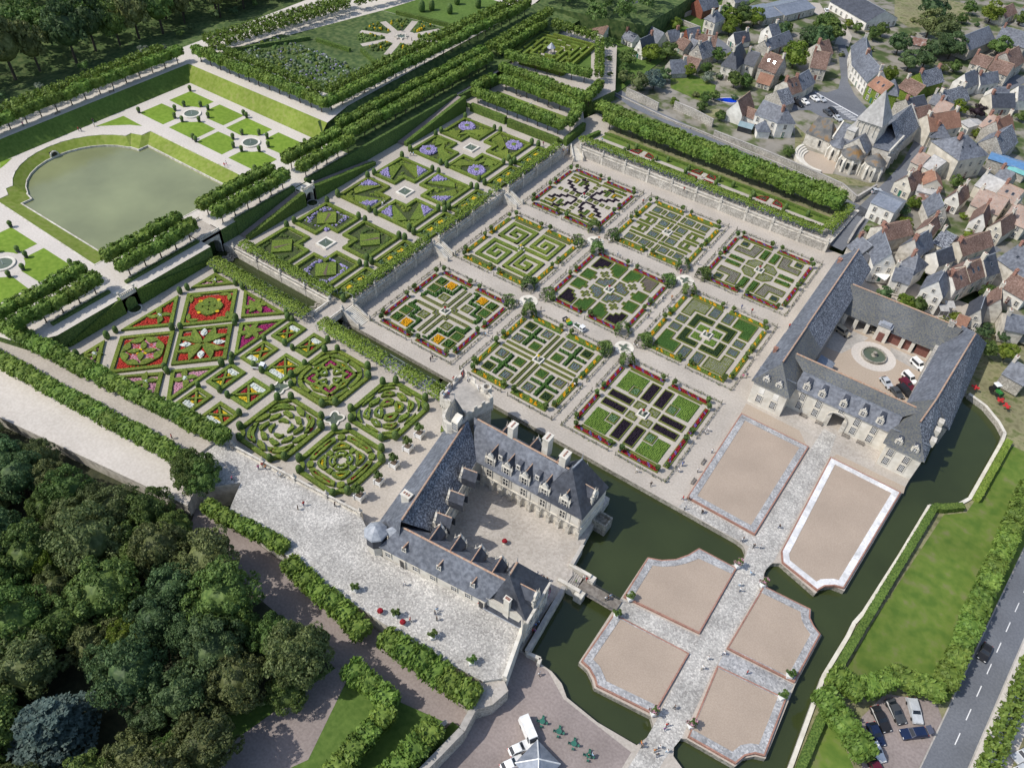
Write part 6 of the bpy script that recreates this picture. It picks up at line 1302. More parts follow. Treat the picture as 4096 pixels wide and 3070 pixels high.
# ---------------------------------------------------------------- trees
def crown_pts(n_clump,n_leaf,rz=.8,top=.15,seed=0,squash=.0):
 """leaf points on the outside of many clumps that fill a rounded crown of radius 1"""
 g = np.random.default_rng(seed); C_ = []; Rr = []
 for k in range(n_clump):
  th = g.random()*2*math.pi; u = g.random(); ph = math.acos(1-1.45*u); r = g.uniform(.62,.84) if n_clump < 50 else g.uniform(.6,.92)
  C_.append((r*math.sin(ph)*math.cos(th),r*math.sin(ph)*math.sin(th),r*math.cos(ph)*rz)); Rr.append(g.uniform(.20,.36) if n_clump < 50 else g.uniform(.12,.27))
 C_ = np.array(C_); Rr = np.array(Rr); idx = g.integers(0,n_clump,n_leaf); d = g.normal(0,1,(n_leaf,3)); d[:,2] = np.abs(d[:,2])*.9-.25*np.abs(d[:,2])*(g.random(n_leaf) < .3)
 d /= np.linalg.norm(d,axis=1)[:,None]; out = C_[idx]/(np.linalg.norm(C_[idx],axis=1)[:,None]+1e-6); d = d+out*.5; d /= np.linalg.norm(d,axis=1)[:,None]
 p = C_[idx]+d*Rr[idx][:,None]*(.8+.35*g.random((n_leaf,1))); return p,d
def mk_tree(nm,mat,seed,clumps=26,leaves=2200,size=.075,rz=.85,trunk=.42):
 p,d = crown_pts(clumps,leaves,rz,seed=seed); zc = trunk+.62*rz; p = p+np.array([0,0,zc])
 t = thing(nm,'x','tree'); m = MB(); m.tube((0,0,-.1),(.02,.01,zc*.6),.075,7,0,.055)
 for k in range(5): a = 2*math.pi*k/5+seed; m.tube((.02,.01,zc*.55),(.5*math.cos(a),.5*math.sin(a),zc+.15),.045,5,0,.015)
 m.build('trunk','bark',t); me = leaf_mesh('crown',p,d,size,mat,[ico((0,0,zc-.02),(.66,.66,.56*rz),2)],.55); link('crown',me,t); return t
def mk_conifer(nm,mat,seed,leaves=1500):
 g = np.random.default_rng(seed); h = g.random(leaves)**.8; a = g.random(leaves)*2*math.pi; r = (1-h)*.5*(.7+.35*np.abs(np.sin(a*3+h*20)))*(.75+.3*g.random(leaves))
 p = np.stack([r*np.cos(a),r*np.sin(a),.15+h*1.9],1); d = np.stack([np.cos(a),np.sin(a),np.full(leaves,.6)],1)
 t = thing(nm,'x','tree'); m = MB(); m.tube((0,0,-.1),(0,0,1.9),.06,6,0,.01); m.build('trunk','bark',t); me = leaf_mesh('crown',p,d,.07,mat,[],.6); link('crown',me,t); return t
PRO = {}; USED = {}
def proto(key):
 if key not in PRO:
  kind,mat,s = key
  PRO[key] = mk_tree('broadleaf_tree',mat,s) if kind == 'b' else mk_tree('broadleaf_tree',mat,s,62,6500,.042) if kind == 'n' else mk_conifer('conifer_tree',mat,s) if kind == 'c' else mk_tree('garden_shrub',mat,s,12,420,.13,.9,.12); USED[key] = [0]
  if kind == 's': PRO[key]['category'] = 'shrub'
 return PRO[key],USED[key]
def tree(x,y,z,r,label,group,mat='leaf_a',kind='b',hz=None):
 p,u = proto((kind,mat,random.randrange(3) if kind != 'c' else 0)); hz = r*random.uniform(.9,1.15) if hz is None else hz
 return place(p,u,(x,y,z),random.random()*6.28,label,group,(r,r*random.uniform(.92,1.08),hz))
# wood on the slope below and left of the castle (near the camera)
FW = 'trees of the wood below the castle terrace'; fpoly = [(-84,-184),(-60,-171),(-30,-166.5),(-8,-160.5),(1,-160),(8,-162),(22,-161.5),(36,-162.5),(45.5,-166.5),(46,-172),(43,-179),(43.5,-186),(40,-212),(10,-228),(-30,-222),(-84,-200)]
taken = []
def scatter(poly,rmin,rmax,tries,gap=.78):
 xs = [p[0] for p in poly]; ys = [p[1] for p in poly]; L = []
 for _ in range(tries):
  x,y = random.uniform(min(xs),max(xs)),random.uniform(min(ys),max(ys)); r = random.uniform(rmin,rmax)
  if inside((x,y),poly) and all(math.hypot(x-a,y-b) > gap*(r+c) for a,b,c in L): L.append((x,y,r))
 return L
ced = (20.5,-198.0)
def nearwood(x,y):
 return 'at the wood edge along the pale walk' if y > -166-.12*abs(x+30) and x < 4 else 'at the wood edge beside the shaded walk' if x > 24 and y > -182 else 'deep in the wood, left of the park path'
WOODM = [('leaf_a','Mid green'),('leaf_b','Olive green'),('leaf_c','Dark green'),('leaf_a','Mid green'),('leaf_b','Olive green')]
for x,y,r in sorted(scatter(fpoly,3.4,6.6,4000,.60),key=lambda t: t[0]):
 if math.hypot(x-ced[0],y-ced[1]) < 8.5: continue
 mt,dn = random.choice(WOODM); tree(x,y,1.2,r,dn+' broadleaf tree '+nearwood(x,y),FW+', '+dn.lower()+', '+nearwood(x,y),mt,'n',r*random.uniform(1.1,1.4))
tree(43.0,-166.5,1.0,5.6,'Tall silvery green broadleaf tree at the corner of the shaded walk and park path',FW,'leaf_b','n',8.0)
tree(-6.5,-180.5,1.2,3.2,'Yellow green tree standing out in the middle of the near wood',FW,'leaf_bright','n',5.4)
tree(15.5,-181.5,1.2,3.4,'Yellowish tree above the blue cedar in the near wood',FW,'leaf_bright','n',5.0)
# blue cedar with flat layered boughs
t = thing('blue_cedar','Large blue green cedar with flat layered boughs in the near left corner','tree',(ced[0],ced[1],1.2)); m = MB(); m.tube((0,0,0),(0,0,12.5),.5,7,0,.1); m.build('trunk','bark',t)
for k in range(11):
 h = 4+8.2*k/10; a0 = k*2.4; P_ = [];
 for j in range(4):
  a = a0+j*1.57; Lb = (7.6-.52*(h-4))*random.uniform(.8,1.05); n = 200; s_ = NPR.random(n)**.7*Lb; sp_ = (NPR.random(n)-.5)*Lb*.55*(.3+s_/Lb)
  P_.append(np.stack([s_*math.cos(a)-sp_*math.sin(a),s_*math.sin(a)+sp_*math.cos(a),h+.9*(s_/Lb)**2*0-s_*.06+NPR.normal(0,.16,n)],1))
 P_ = np.concatenate(P_); link('bough',leaf_mesh('bough',P_,np.tile([0.,0,1],(len(P_),1)),.36,'leaf_blue',None,.45),t)
# wood on the hillside at the top left
def hz_(x): return 12+(max(0,-182-x))*.155
HW = ([],[])
for x,y,r in scatter([(-290,-120),(-183,-95),(-181,-40),(-177,0),(-172,40),(-165,100),(-240,110)],4.6,7.6,2600,.62):
 if x < -190:
  p,d = crown_pts(22,700,.9,seed=int(-x*7+y)); HW[0].append(p*r+np.array([x,y,hz_(x)+r*1.2])); HW[1].append(d); continue
 mt,dn = random.choice(WOODM+[('leaf_bright','Bright green')]); tree(x,y,hz_(x)-1,r,dn+' tree along the foot of the hillside wood beyond the water garden','hillside trees, '+dn.lower(),mt,'b',r*random.uniform(1.2,1.7))
for k in range(26):
 y = -120+k*10+random.uniform(-3,3); tree(-171+random.uniform(-5,5),y,11.5,random.uniform(1.0,2.2),'Low bush on the rough slope between upper walk and hillside wood','bushes on the rough slope',random.choice(['leaf_a','leaf_c','leaf_silver']),'s',random.uniform(1,1.8))
for x,y,r in scatter([(-160,142),(-100,142),(-92,104),(-78,98),(-46,98),(-46,190),(-160,220)],4,6.5,260,.8): p,d = crown_pts(22,700,.9,seed=int(abs(x*7+y))); HW[0].append(p*r+np.array([x,y,11+r*1.2])); HW[1].append(d)
link('hillside_wood',leaf_mesh('hillside_wood',np.concatenate(HW[0]),np.concatenate(HW[1]),.55,'leaf_a',None,.55),None,'stuff')
# clipped limes: trunk and block shaped crown
def mk_lime(seed):
 g = np.random.default_rng(seed); n = 620; th = g.random(n)*2*math.pi; ph = np.arccos(1-1.5*g.random(n)); s = np.stack([np.sin(ph)*np.cos(th),np.sin(ph)*np.sin(th),np.cos(ph)],1)
 q = np.sign(s)*np.abs(s)**.55; p = q*np.array([2.35,1.65,1.7])*(.86+.26*g.random((n,1))); p[:,2] += 4.1
 t = thing('clipped_lime','x','tree'); m = MB(); m.tube((0,0,-.1),(0,0,3.0),.16,6,0,.12); m.build('trunk','bark',t)
 bm = bmesh.new(); bmesh.ops.create_cube(bm,size=1); bmesh.ops.bevel(bm,geom=bm.edges[:],offset=.18,segments=1,affect='EDGES'); bm.verts.index_update(); V = [(v.co.x*4.2,v.co.y*2.8,v.co.z*2.7+4.0) for v in bm.verts]; F = [tuple(v.index for v in f.verts) for f in bm.faces]; bm.free()
 link('crown',leaf_mesh('crown',p,s,.36,'lime_leaf',[(V,F)],.6),t); return t
LIME = [mk_lime(s) for s in range(4)]; LU = [[0] for _ in LIME]; LN = [0]; FAR = ([],[],[])
FL_ = ([],[])
def lime_row(p,q,z,label,sp=4.5,w_=1.0,h_=1.0):
 d = Vector((q[0]-p[0],q[1]-p[1])); L = d.length; n = max(2,round(L/sp)); a = math.atan2(d.y,d.x); sl = L/n/4.5*1.06
 for k in range(n):
  t = (k+.5)/n; x,y = p[0]+(q[0]-p[0])*t,p[1]+(q[1]-p[1])*t; zz = z if not isinstance(z,tuple) else z[0]+(z[1]-z[0])*t; i = random.randrange(4)
  if 'flower garden' in label or 'outer row left' in label or 'upper row beside the sun' in label or 'far side of the main' in label or 'passing the maze' in label or 'far side of the maze' in label or 'village side of the maze' in label:
   g_ = NPR.normal(0,1,(420,3)); g_ /= np.linalg.norm(g_,axis=1)[:,None]; c_ = np.sign(g_)*np.abs(g_)**.55*np.array([1.7,1.7,1.6])*(.55+.6*NPR.random((420,1))); u_ = np.stack([c_[:,0]*1.35*math.cos(a)-c_[:,1]*math.sin(a),c_[:,0]*1.35*math.sin(a)+c_[:,1]*math.cos(a),c_[:,2]],1); FL_[0].append(u_+np.array([x,y,zz+4.0])); FL_[1].append(g_); continue
  place(LIME[i],LU[i],(x+random.uniform(-.15,.15),y+random.uniform(-.15,.15),zz),a+(math.pi if random.random() < .5 else 0)+random.uniform(-.05,.05),label,label.lower(),(sl*random.uniform(.95,1.08),w_*random.uniform(.92,1.1),h_*random.uniform(.93,1.07))); LN[0] += 1
LW = 'Clipped lime in the '
for (y0,y1) in ((-149,-126.2),(-120.6,-96.6),(-89.8,-62.5),(-57.5,-34)):
 nm = {-149: 'left of the near portal',-120.6: 'between near portal and canal',-89.8: 'between canal and far portal',-57.5: 'right of the far portal'}[y0]
 lime_row((-74.8,y0),(-74.8,y1),WZ,LW+'pond side row of the lime walk, '+nm); lime_row((-68.6,y0),(-68.6,y1),WZ,LW+'garden side row of the lime walk, '+nm)
lime_row((-77.6,-31),(-75.5,46),(WZ,8.3),LW+'inner row of the climbing avenue',5.0); lime_row((-71.8,-33),(-70.6,44),(WZ,8.0),LW+'outer row of the climbing avenue',5.0)
lime_row((-75.5,48),(-76.5,95),(8.4,9.5),LW+'row passing the maze',5.2)
lime_row((-86.2,-28),(-84.8,90),UZ-.6,LW+'lower row beside the sun garden',5.4); lime_row((-91.2,-22),(-90.8,92),UZ,LW+'upper row beside the sun garden',5.6)
lime_row((-149.4,-29.5),(-85,-28.6),UZ,LW+'row at the top of the grass bank',5.0); lime_row((-143,-23.5),(-93,-22.5),UZ,LW+'row between grass bank and flower garden',5.4)
lime_row((-152.5,-112),(-152.5,-33),UZ,LW+'row along the shaded bank left of the pond',5.2); lime_row((-158.5,-112),(-158.5,-36),UZ,LW+'outer row left of the pond',5.4)
lime_row((-148.5,-24),(-139,40),UZ,LW+'inner row behind the flower garden',5.8); lime_row((-154,-22),(-143,44),UZ,LW+'outer row behind the flower garden',5.8); lime_row((-139,42),(-122,100),UZ,LW+'far row behind the flower garden',6.0)
MZ = 7.4
lime_row((-72.5,52),(-74,86),MZ,LW+'row on the avenue side of the maze',5.0); lime_row((-72,89),(-50,89.5),MZ,LW+'row at the far side of the maze',5.0); lime_row((-47.5,87),(-31.5,60),MZ,LW+'row on the village side of the maze',5.0); lime_row((-68,50.5),(-34,58),MZ,LW+'row on the near side of the maze',5.0)
lime_row((-66,44.6),(-28,44.2),CZ+.6,LW+'row between maze and playing lawn',4.8); lime_row((-28.5,56),(-27,44),CZ+1,LW+'short row at the corner below the lane',4.8)
lime_row((-62.5,22.6),(-23,22.4),CZ,LW+'near row of the playing lawn',4.6); lime_row((-61,37.6),(-27,37.8),CZ,LW+'far row of the playing lawn',4.8); lime_row((-63.5,24),(-63.5,37),CZ,LW+'left row of the playing lawn',4.6); lime_row((-22.6,25),(-25.8,38),CZ,LW+'right row of the playing lawn',4.6)
lime_row((-24,47.5),(-2,45.2),HZ,LW+'back row above the herb garden, upper end',5.0,1.3,1.0); lime_row((-2,45.2),(70,43.6),HZ,LW+'back row above the herb garden',4.8,1.3,1.05); lime_row((-17,40.6),(70,38.9),HZ,LW+'front row above the herb garden',4.8,1.25,1.05)
lime_row((26,-153.0),(48,-155.0),.9,LW+'row under the cobbled terrace, upper part',4.0,1.15,1.0); lime_row((51,-153.6),(71.5,-152.6),.9,LW+'row under the cobbled terrace, lower part',3.6,1.3,1.05)
lime_row((49.8,-161.4),(60.5,-161.6),.9,LW+'corner row of the shaded lawn',3.8,1.15,1.0); lime_row((60.5,-162.5),(60.4,-180),.9,LW+'row across the shaded lawn',3.8,1.15,1.0); lime_row((69.0,-160.0),(66.8,-178),.9,LW+'row beside the sloping wall',3.8,1.2,1.05)
lime_row((142.2,-40),(138.2,-99.5),0,LW+'row beside the main road',4.4,1.15,.85); lime_row((150.5,-85),(147.4,-114),0,LW+'row on the far side of the main road',4.2,1.2,.9)
lime_row((120.4,-110.2),(126.2,-110.6),0,LW+'ring round the parked cars, moat end',3.8,1.2,.95); lime_row((126.2,-109.5),(130,-104),0,LW+'ring round the parked cars, upper left',3.8,1.15,.85); lime_row((129.5,-103.4),(138.4,-101),0,LW+'ring round the parked cars, top',3.8,1.2,.85); lime_row((120,-114.5),(130.6,-121),0,LW+'row beside the cars at the bottom edge',3.8,1.25,.95)
link('far_lime_rows',leaf_mesh('far_lime_rows',np.concatenate(FL_[0]),np.concatenate(FL_[1]),.42,'lime_leaf',None,.6),None,'stuff')
# hornbeam palisades left of the love garden
lime_row((-82,-150.5),(-5,-140.8),4.6,'Bushy hornbeam in the long palisade beside the love garden',4.0,1.15,.78); lime_row((-75,-157.2),(-4,-149.2),4.6,'Bushy hornbeam in the long palisade above the pale walk',4.0,1.1,.72); lime_row((3.5,-154.2),(24,-151.2),2.2,'Bushy hornbeam in the short palisade below the cobbled terrace',3.6,.9,.8)
for x,y in ((-5.5,-150.5),(-2.8,-149.0),(-.5,-151.0),(-3.2,-152)): tree(x,y,3.6,3.4,'Round topped plane tree in the clump at the end of the pale walk','plane trees at the end of the pale walk','leaf_a','n',4.4)
# clipped hedges
def hedge(p,q,wd,z0,z1,label,mat='hedge'):
 o = thing('clipped_hedge',label,'hedge'); m = MB(); n = max(1,int(math.hypot(q[0]-p[0],q[1]-p[1])/2)); z1 = z1 if isinstance(z1,tuple) else (z1,z1)
 for k in range(n):
  a,b = lerp(p,q,k/n),lerp(p,q,(k+1)/n); m.bar(a,b,wd*random.uniform(.97,1.05),z0,(z1[0]+(z1[1]-z1[0])*k/n+random.uniform(-.05,.05),z1[0]+(z1[1]-z1[0])*(k+1)/n+random.uniform(-.05,.05)))
 m.build('hedge_body',mat,o); L = math.hypot(q[0]-p[0],q[1]-p[1]); d = Vector((q[0]-p[0],q[1]-p[1])).normalized(); k = int(L*wd*8+L*10); t = NPR.random(k); u = (NPR.random(k)-.5)*wd*1.08; zt = z1[0]+(z1[1]-z1[0])*t; side = NPR.random(k) < .5
 zz = np.where(side,z0+(zt-z0)*NPR.random(k),zt+.03); u = np.where(side,np.sign(u)*wd*.52,u); pts = np.stack([p[0]+(q[0]-p[0])*t-d.y*u,p[1]+(q[1]-p[1])*t+d.x*u,zz],1); nr = np.where(side[:,None],np.stack([-d.y*np.sign(u),d.x*np.sign(u),np.full(k,.3)],1),np.array([[0,0,1.]])); link('leaves',leaf_mesh('leaves',pts,nr,.2,mat,None,.35),o); return o
for a,b,za,zb,lb in ((-142,-125.9,3.7,7.6,'left of the near portal'),(-121.2,-98,7.6,3.9,'right of the near portal'),(-85,-62.2,3.9,7.6,'left of the far portal'),(-57.6,-31,7.6,4.0,'right of the far portal'),(-15.5,17.6,4.2,8.6,'at the far end of the salons')):
 hedge((-62.6,a),(-62.6,b),1.3,OZ,(za,zb),'Tall clipped hedge with a sloping top beside the ramp '+lb); slope('ramp',[[(-66.3,a,za-1.0),(-63.2,a,za-1.0),(-63.2,b,zb-1.1),(-66.3,b,zb-1.1)]],'dark_path')
 hedge((-66.6,a),(-66.6,b),.9,OZ,WZ+.7,'Dark clipped hedge covering the terrace wall behind the ramp '+lb,'hedge_dark')
hedge((-66.6,-31),(-66.6,-15),.9,OZ,WZ+.7,'Dark clipped hedge covering the terrace wall between two ramps','hedge_dark'); hedge((-66.4,18),(-63.4,44),1.2,CZ,7.4,'Dark clipped hedge beside the climbing avenue at the playing lawn','hedge_dark')
hedge((-61,19.4),(-45.5,19.4),1.6,OZ,5.6,'Clipped hedge wall below the playing lawn, left part'); hedge((-43.8,18.6),(-22.5,18.6),1.6,OZ,5.6,'Clipped hedge wall below the playing lawn, right part'); hedge((-20.6,20),(-21.4,34),1.4,HZ,5.6,'Clipped hedge along the path from salons to herb garden'); hedge((-17,27.6),(-15.4,35),1.2,HZ,4.2,'Short clipped hedge at the upper end of the herb garden')
for i,(a,b) in enumerate((((122.9,-92),(126.6,-57.2)),((126.6,-57.2),(128.4,-56.2)),((128.4,-56.2),(131.8,-53)),((133.8,-49),(136.2,-26)),((122.2,-99),(121.2,-109.5)),((122.9,-92),(122.2,-99)),((122.2,-117),(122.2,-132)))):
 hedge(a,b,1.5,-.1,1.5,'Clipped hedge on the bank of the outer moat, '+('long straight part beside the big lawn','short corner by the basin','curved part by the basin','upper part beside the basin','lower part by the trees','part at the wall bend','part at the bottom edge')[i],'hedge' if i != 3 else 'vine')
# maze
mo = thing('hedge_maze','Square hedge maze with a small tower at its centre','maze',(-60.0,70.5,MZ),R(7))
def mz(p,q): part('maze_hedge',mo,'box',lambda m: m.bar(p,q,1.0,0,1.7+random.uniform(-.03,.03)))
for k in range(5):
 w_,h_ = 12.4-2.3*k,15.2-2.7*k
 for s in (-1,1):
  g = (k*2.7) % (h_*1.2)-h_*.6; mz((s*w_,-h_),(s*w_,g-1.1)); mz((s*w_,g+1.1),(s*w_,h_)); g = (k*3.9) % (w_*1.2)-w_*.6; mz((-w_,s*h_),(g-1.1,s*h_)); mz((g+1.1,s*h_),(w_,s*h_))
 if k < 4: mz((w_-2.3,(-1)**k*h_*.3),(w_,(-1)**k*h_*.3)); mz((-(w_-2.3),-(-1)**k*h_*.4),(-w_,-(-1)**k*h_*.4))
o = thing('maze_pavilion','small dark wire pavilion standing at the centre of the hedge maze','pavilion',(-60,70.5,MZ)); part('frame',o,'dark_grey',lambda m: [m.tube((1.5*math.cos(R(a)),1.5*math.sin(R(a)),0),(1.5*math.cos(R(a)),1.5*math.sin(R(a)),2.6),.12,4) for a in range(0,360,60)]); part('roof',o,'lead',lambda m: m.lathe([(1.8,2.6),(.9,3.6),(.05,4.6)],n=8))
sheet('maze_lawn',[(-46.5,62),(-36,62),(-48,82),(-52,86)],MZ+.03,'lawn_shade')
sheet('lawn',[(-60.5,25.4),(-26,25.2),(-29.3,35.2),(-60.5,35.2)],CZ+.03,'lawn_mown')
o = thing('playing_net','low net across the playing lawn','net'); part('net_band',o,'white',lambda m: m.bar((-44.5,26.5),(-44.5,34.5),.06,CZ+.5,CZ+.95)); part('net_post',o,'white',lambda m: (m.tube((-44.5,26.4,CZ),(-44.5,26.4,CZ+1.1),.05,4),m.tube((-44.5,34.6,CZ),(-44.5,34.6,CZ+1.1),.05,4)))
# sun garden and flower garden on the upper terrace
sheet('flower_garden_ground',[(-147,-19),(-95,-18),(-93,8),(-130,13),(-144,6)],UZ+.02,'rough_grass'); sheet('sun_garden_ground',[(-141,8),(-94,8),(-92,54),(-131,50)],UZ+.03,'rough_grass'); sheet('sun_garden_lawn',[(-131,50.2),(-92,54.2),(-92,90),(-124,92)],UZ+.03,'lawn_shade')
scx,scy = -107.3,34.8
sheet('star_plaza',arc(scx,scy,6.4,0,345,20),UZ+.06,'gravel')
for k in range(8):
 a = R(45*k+22); n_ = Vector((-math.sin(a),math.cos(a))); d = Vector((math.cos(a),math.sin(a))); c = Vector((scx,scy)); q = [c+d*5+n_*1.3,c+d*5-n_*1.3,c+d*17-n_*1.3,c+d*17+n_*1.3]; sheet('star_path',[tuple(v) for v in q],UZ+.05,'gravel')
o = thing('star_fountain','eight pointed star shaped stone basin at the centre of the sun garden','fountain',(scx,scy,UZ+.05)); st = [((2.9 if k % 2 == 0 else 1.7)*math.cos(R(22.5*k)),(2.9 if k % 2 == 0 else 1.7)*math.sin(R(22.5*k))) for k in range(16)]
part('basin_rim',o,'stone',lambda m: m.ring(st,[(x*.78,y*.78) for x,y in st],0,.6)); part('water',o,'basin_water',lambda m: m.face([(x*.78,y*.78,.35) for x,y in st]))
for k in range(8):
 a = R(45*k+44.5); c = (scx+10.5*math.cos(a),scy+11*math.sin(a)); po = [(scx+r_*math.cos(a+w_),scy+r_*math.sin(a+w_)) for r_,w_ in ((6.5,-.16),(17,-.28),(17.5,0),(17,.28),(6.5,.16))]
 o = thing('shrub_bed','wedge shaped shrub bed round the star fountain, towards the %s' % ('village','far avenue','far lime rows','flower garden corner','hillside','flower garden','salons','climbing avenue')[k],'flower bed',(0,0,0),0,'wedges of the sun garden')
 part('bed_soil',o,'rough_grass',lambda m: m.face([(x,y,UZ+.08) for x,y in ccw(po)]))
 for mt,sp_,r_,h_,kp in (('leaf_a',1.3,.75,.9,.7),('fl_yellow',1.3,.55,1.0,.2),('leaf_bright',1.7,.7,1.3,.3)): m = MB(); crop(m,po,UZ+.08,sp_,r_,h_,keep=kp); m.build('shrubs',mt,o,kind='stuff')
FGP = [(-145,-17.5),(-96,-16.5),(-95,4),(-128,9),(-142,4)]
gi = 0
for i in range(5):
 for j in range(2):
  x0 = -144+i*9.8; po = [(x0,-16.8+j*11.2),(x0+8.8,-16.6+j*11.2),(x0+8.9,-6.6+j*10.6),(x0+.1,-6.8+j*10.6)]; gi += 1
  o = thing('shrub_bed','silver and green shrub bed, %s from left, %s row of the flower garden' % (('first','second','third','fourth','fifth')[i],('near','far')[j]),'flower bed',(0,0,0),0,'beds of the flower garden')
  part('bed_soil',o,'rough_grass',lambda m: m.face([(x,y,UZ+.06) for x,y in ccw(po)]))
  for mt,sp_,r_,h_,kp in (('leaf_a',1.1,.75,.7,.6),('leaf_silver',1.6,.8,1.0,.42),('leaf_c',2.0,.9,1.2,.45),('fl_lavender',1.7,.5,.6,.22),('fl_white',2.4,.45,.6,.14),('leaf_bright',2.6,.9,1.2,.22)): m = MB(); crop(m,po,UZ+.06,sp_,r_,h_,keep=kp); m.build('shrubs',mt,o,kind='stuff')
hedge((-129,10.5),(-113,12.0),1.2,UZ,UZ+1.4,'Clipped hedge between flower garden and sun garden, left part'); hedge((-110,15),(-95,8.5),1.2,UZ,UZ+1.4,'Clipped hedge between flower garden and sun garden, right part'); hedge((-146,-18),(-132,10),1.2,UZ,UZ+1.4,'Clipped hedge at the back of the flower garden','hedge_dark'); hedge((-124,51),(-95,56),1.3,UZ,UZ+1.5,'Clipped hedge between sun garden and the far lawn')
for x,y in ((-116,64),(-108,66),(-112,76),(-103,79),(-118,60)): yew(x,y,UZ,'tall clipped yew column on the far lawn beyond the sun garden','yew columns of the far lawn',2.0)
for k,(x,y) in enumerate(((-151.1,13.6),(-147.5,15.8))):
 o = thing('gate_pier','tall white stone gate pier in the wall behind the lime rows, %s of the pair' % ('left','right')[k],'gate pier',(x,y,UZ)); part('shaft',o,'tuffeau',lambda m: m.box(-.7,.7,-.7,.7,-1,3.6)); part('cap',o,'stone',lambda m: (m.box(-.9,.9,-.9,.9,3.6,4.0),m.lathe([(.5,4.0),(.7,4.5),(.1,5.2)],n=7)))
# herb garden: lawns, paths, four crossings of small beds
sheet('lawn',[(-14,33.4),(69.6,32.2),(69.6,37.2),(-13,38.6)],HZ+.02,'lawn_mown'); sheet('lawn',[(-14.5,27.4),(69.4,27.2),(69.4,30.6),(-14.5,31.6)],HZ+.02,'lawn_mown'); sheet('dry_verge',[(-14,37.2),(70,36.0),(70,42.5),(-14,44)],HZ+.018,'dry_grass')
for k,(x,y) in enumerate(((26.3,32.4),(50.3,31.2),(3.5,30.8))):
 sheet('herb_path',[(x-4.2,y-.5),(x+4.2,y-.5),(x+4.2,y+.7),(x-4.2,y+.7)],HZ+.05,'gravel'); sheet('herb_path',[(x-.8,y-4.2),(x+.8,y-4.2),(x+.8,y+4.2),(x-.8,y+4.2)],HZ+.045,'gravel')
 for sx in (-1,1):
  for sy in (-1,1):
   po = [(x+sx*1.2,y+sy*1.0),(x+sx*4.6,y+sy*1.0),(x+sx*3.6,y+sy*3.0),(x+sx*1.2,y+sy*4.0)]; o = thing('herb_bed','small herb bed with a dark red edge at the %s crossing of the herb garden' % ('middle','lower','upper')[k],'herb bed',(0,0,0),0,'herb beds at the %s crossing' % ('middle','lower','upper')[k])
   part('bed_soil',o,'cr_green',lambda m: m.face([(a,b,HZ+.07) for a,b in ccw(po)])); part('edging',o,'fl_crimson',lambda m: m.ring(po,inset(po,.25),HZ+.06,HZ+.3)); m = MB(); crop(m,inset(po,.3),HZ+.06,.6,.3,.35); m.build('herbs','cr_mix',o,kind='stuff')
 for sx in (-1,1):
  for sy in (-1,1): yew(x+sx*5.6,y+sy*1.3,HZ,'small dark yew cone beside the central path of the herb garden','yew cones of the herb garden',.95)
for x in (0,12.5,37,44,63): yew(x,34.2-.02*x,HZ,'small dark yew cone on the lawn edge of the herb garden','yew cones of the herb garden',.95)
hedge((-14,36.4),(69,35.2),.5,HZ,HZ+.7,'Long low clipped hedge between herb garden lawn and lime trees')
# village trees
def vt(p,r,mat,label,kind):
 tree(p[0],p[1],vz(p[0],p[1])-.1,r,label,'village trees',mat,kind,r*random.uniform(1.0,1.2) if kind == 'b' else r*1.1)
vt((-47.1,93.9),3.6,'leaf_a','Green tree between lane and maze limes','b')
vt((-39.5,81.9),2.4,'leaf_a','Green tree small, on the verge between the two lanes','b')
vt((-32.3,70.7),2.2,'leaf_a','Green tree low, at the lower end of the lane verge','b')
vt((-34.5,88.3),3.6,'leaf_a','Green tree beside the dark lane','b')
vt((-31.9,81.3),2.6,'leaf_a','Green tree just below the first tree of the dark lane','b')
vt((-49.8,115.9),4.2,'leaf_c','Dark green tree in front of the walled house at the top','b')
vt((-21.0,73.1),3.6,'leaf_b','Olive green tree at the end of the garden wall','b')
vt((-29.6,99.1),4.0,'leaf_bright','Bright green tree left of the pair above the lawn','b')
vt((-25.7,106.8),3.8,'leaf_a','Green tree right of the pair above the lawn','b')
vt((-16.7,77.8),3.8,'leaf_blue','Blue grey tree beside the walled lawn','b')
vt((-17.0,86.2),3.0,'leaf_c','Dark green tree behind the blue grey one','b')
vt((-11.1,97.7),2.6,'leaf_bright','Bright green tree alone on the walled lawn','b')
vt((-36.3,135.1),2.8,'leaf_bright','Bright green tree in a yard by the upper street','b')
vt((-43.5,138.2),1.8,'leaf_bright','Bright green tree in a yard by the upper street','b')
vt((-28.2,74.8),2.6,'leaf_b','Olive green tree low, at the foot of the lane verge wall','b')
vt((-16.6,99.7),2.0,'leaf_a','Green tree small, beside the low tile barn','b')
vt((-7.1,104.5),2.6,'leaf_a','Green tree below the ivy chimney','b')
vt((-8.2,118.4),3.0,'leaf_a','Green tree beside the curving street','b')
vt((-3.1,97.7),2.2,'leaf_silver','Pale tree on the walled lawn','b')
vt((7.2,100.3),3.2,'leaf_a','Green tree in front of the steep hipped house','b')
vt((10.3,102.8),2.8,'leaf_a','Green tree right of the steep hipped house','b')
vt((-0.6,104.1),1.6,'leaf_c','Dark green shrub narrow dark, at the corner of the steep hipped house','s')
vt((5.6,85.5),2.0,'leaf_a','Green tree left of the swimming pool','b')
vt((4.2,80.9),2.2,'leaf_a','Green tree at the vegetable plot by the pool','b')
vt((-4.2,71.1),1.8,'leaf_bright','Bright green tree by the vegetable plot','b')
vt((5.8,74.0),2.0,'leaf_a','Green tree below the pool hedge','b')
vt((14.3,71.5),2.0,'leaf_a','Green tree at the wall below the pool','b')
vt((-18.7,154.7),4.6,'leaf_bright','Bright green tree left of the grove at the top','b')
vt((-15.9,160.7),4.2,'leaf_a','Green tree in the middle of the grove at the top','b')
vt((-11.8,164.4),4.2,'leaf_bright','Bright green tree right of the grove at the top','b')
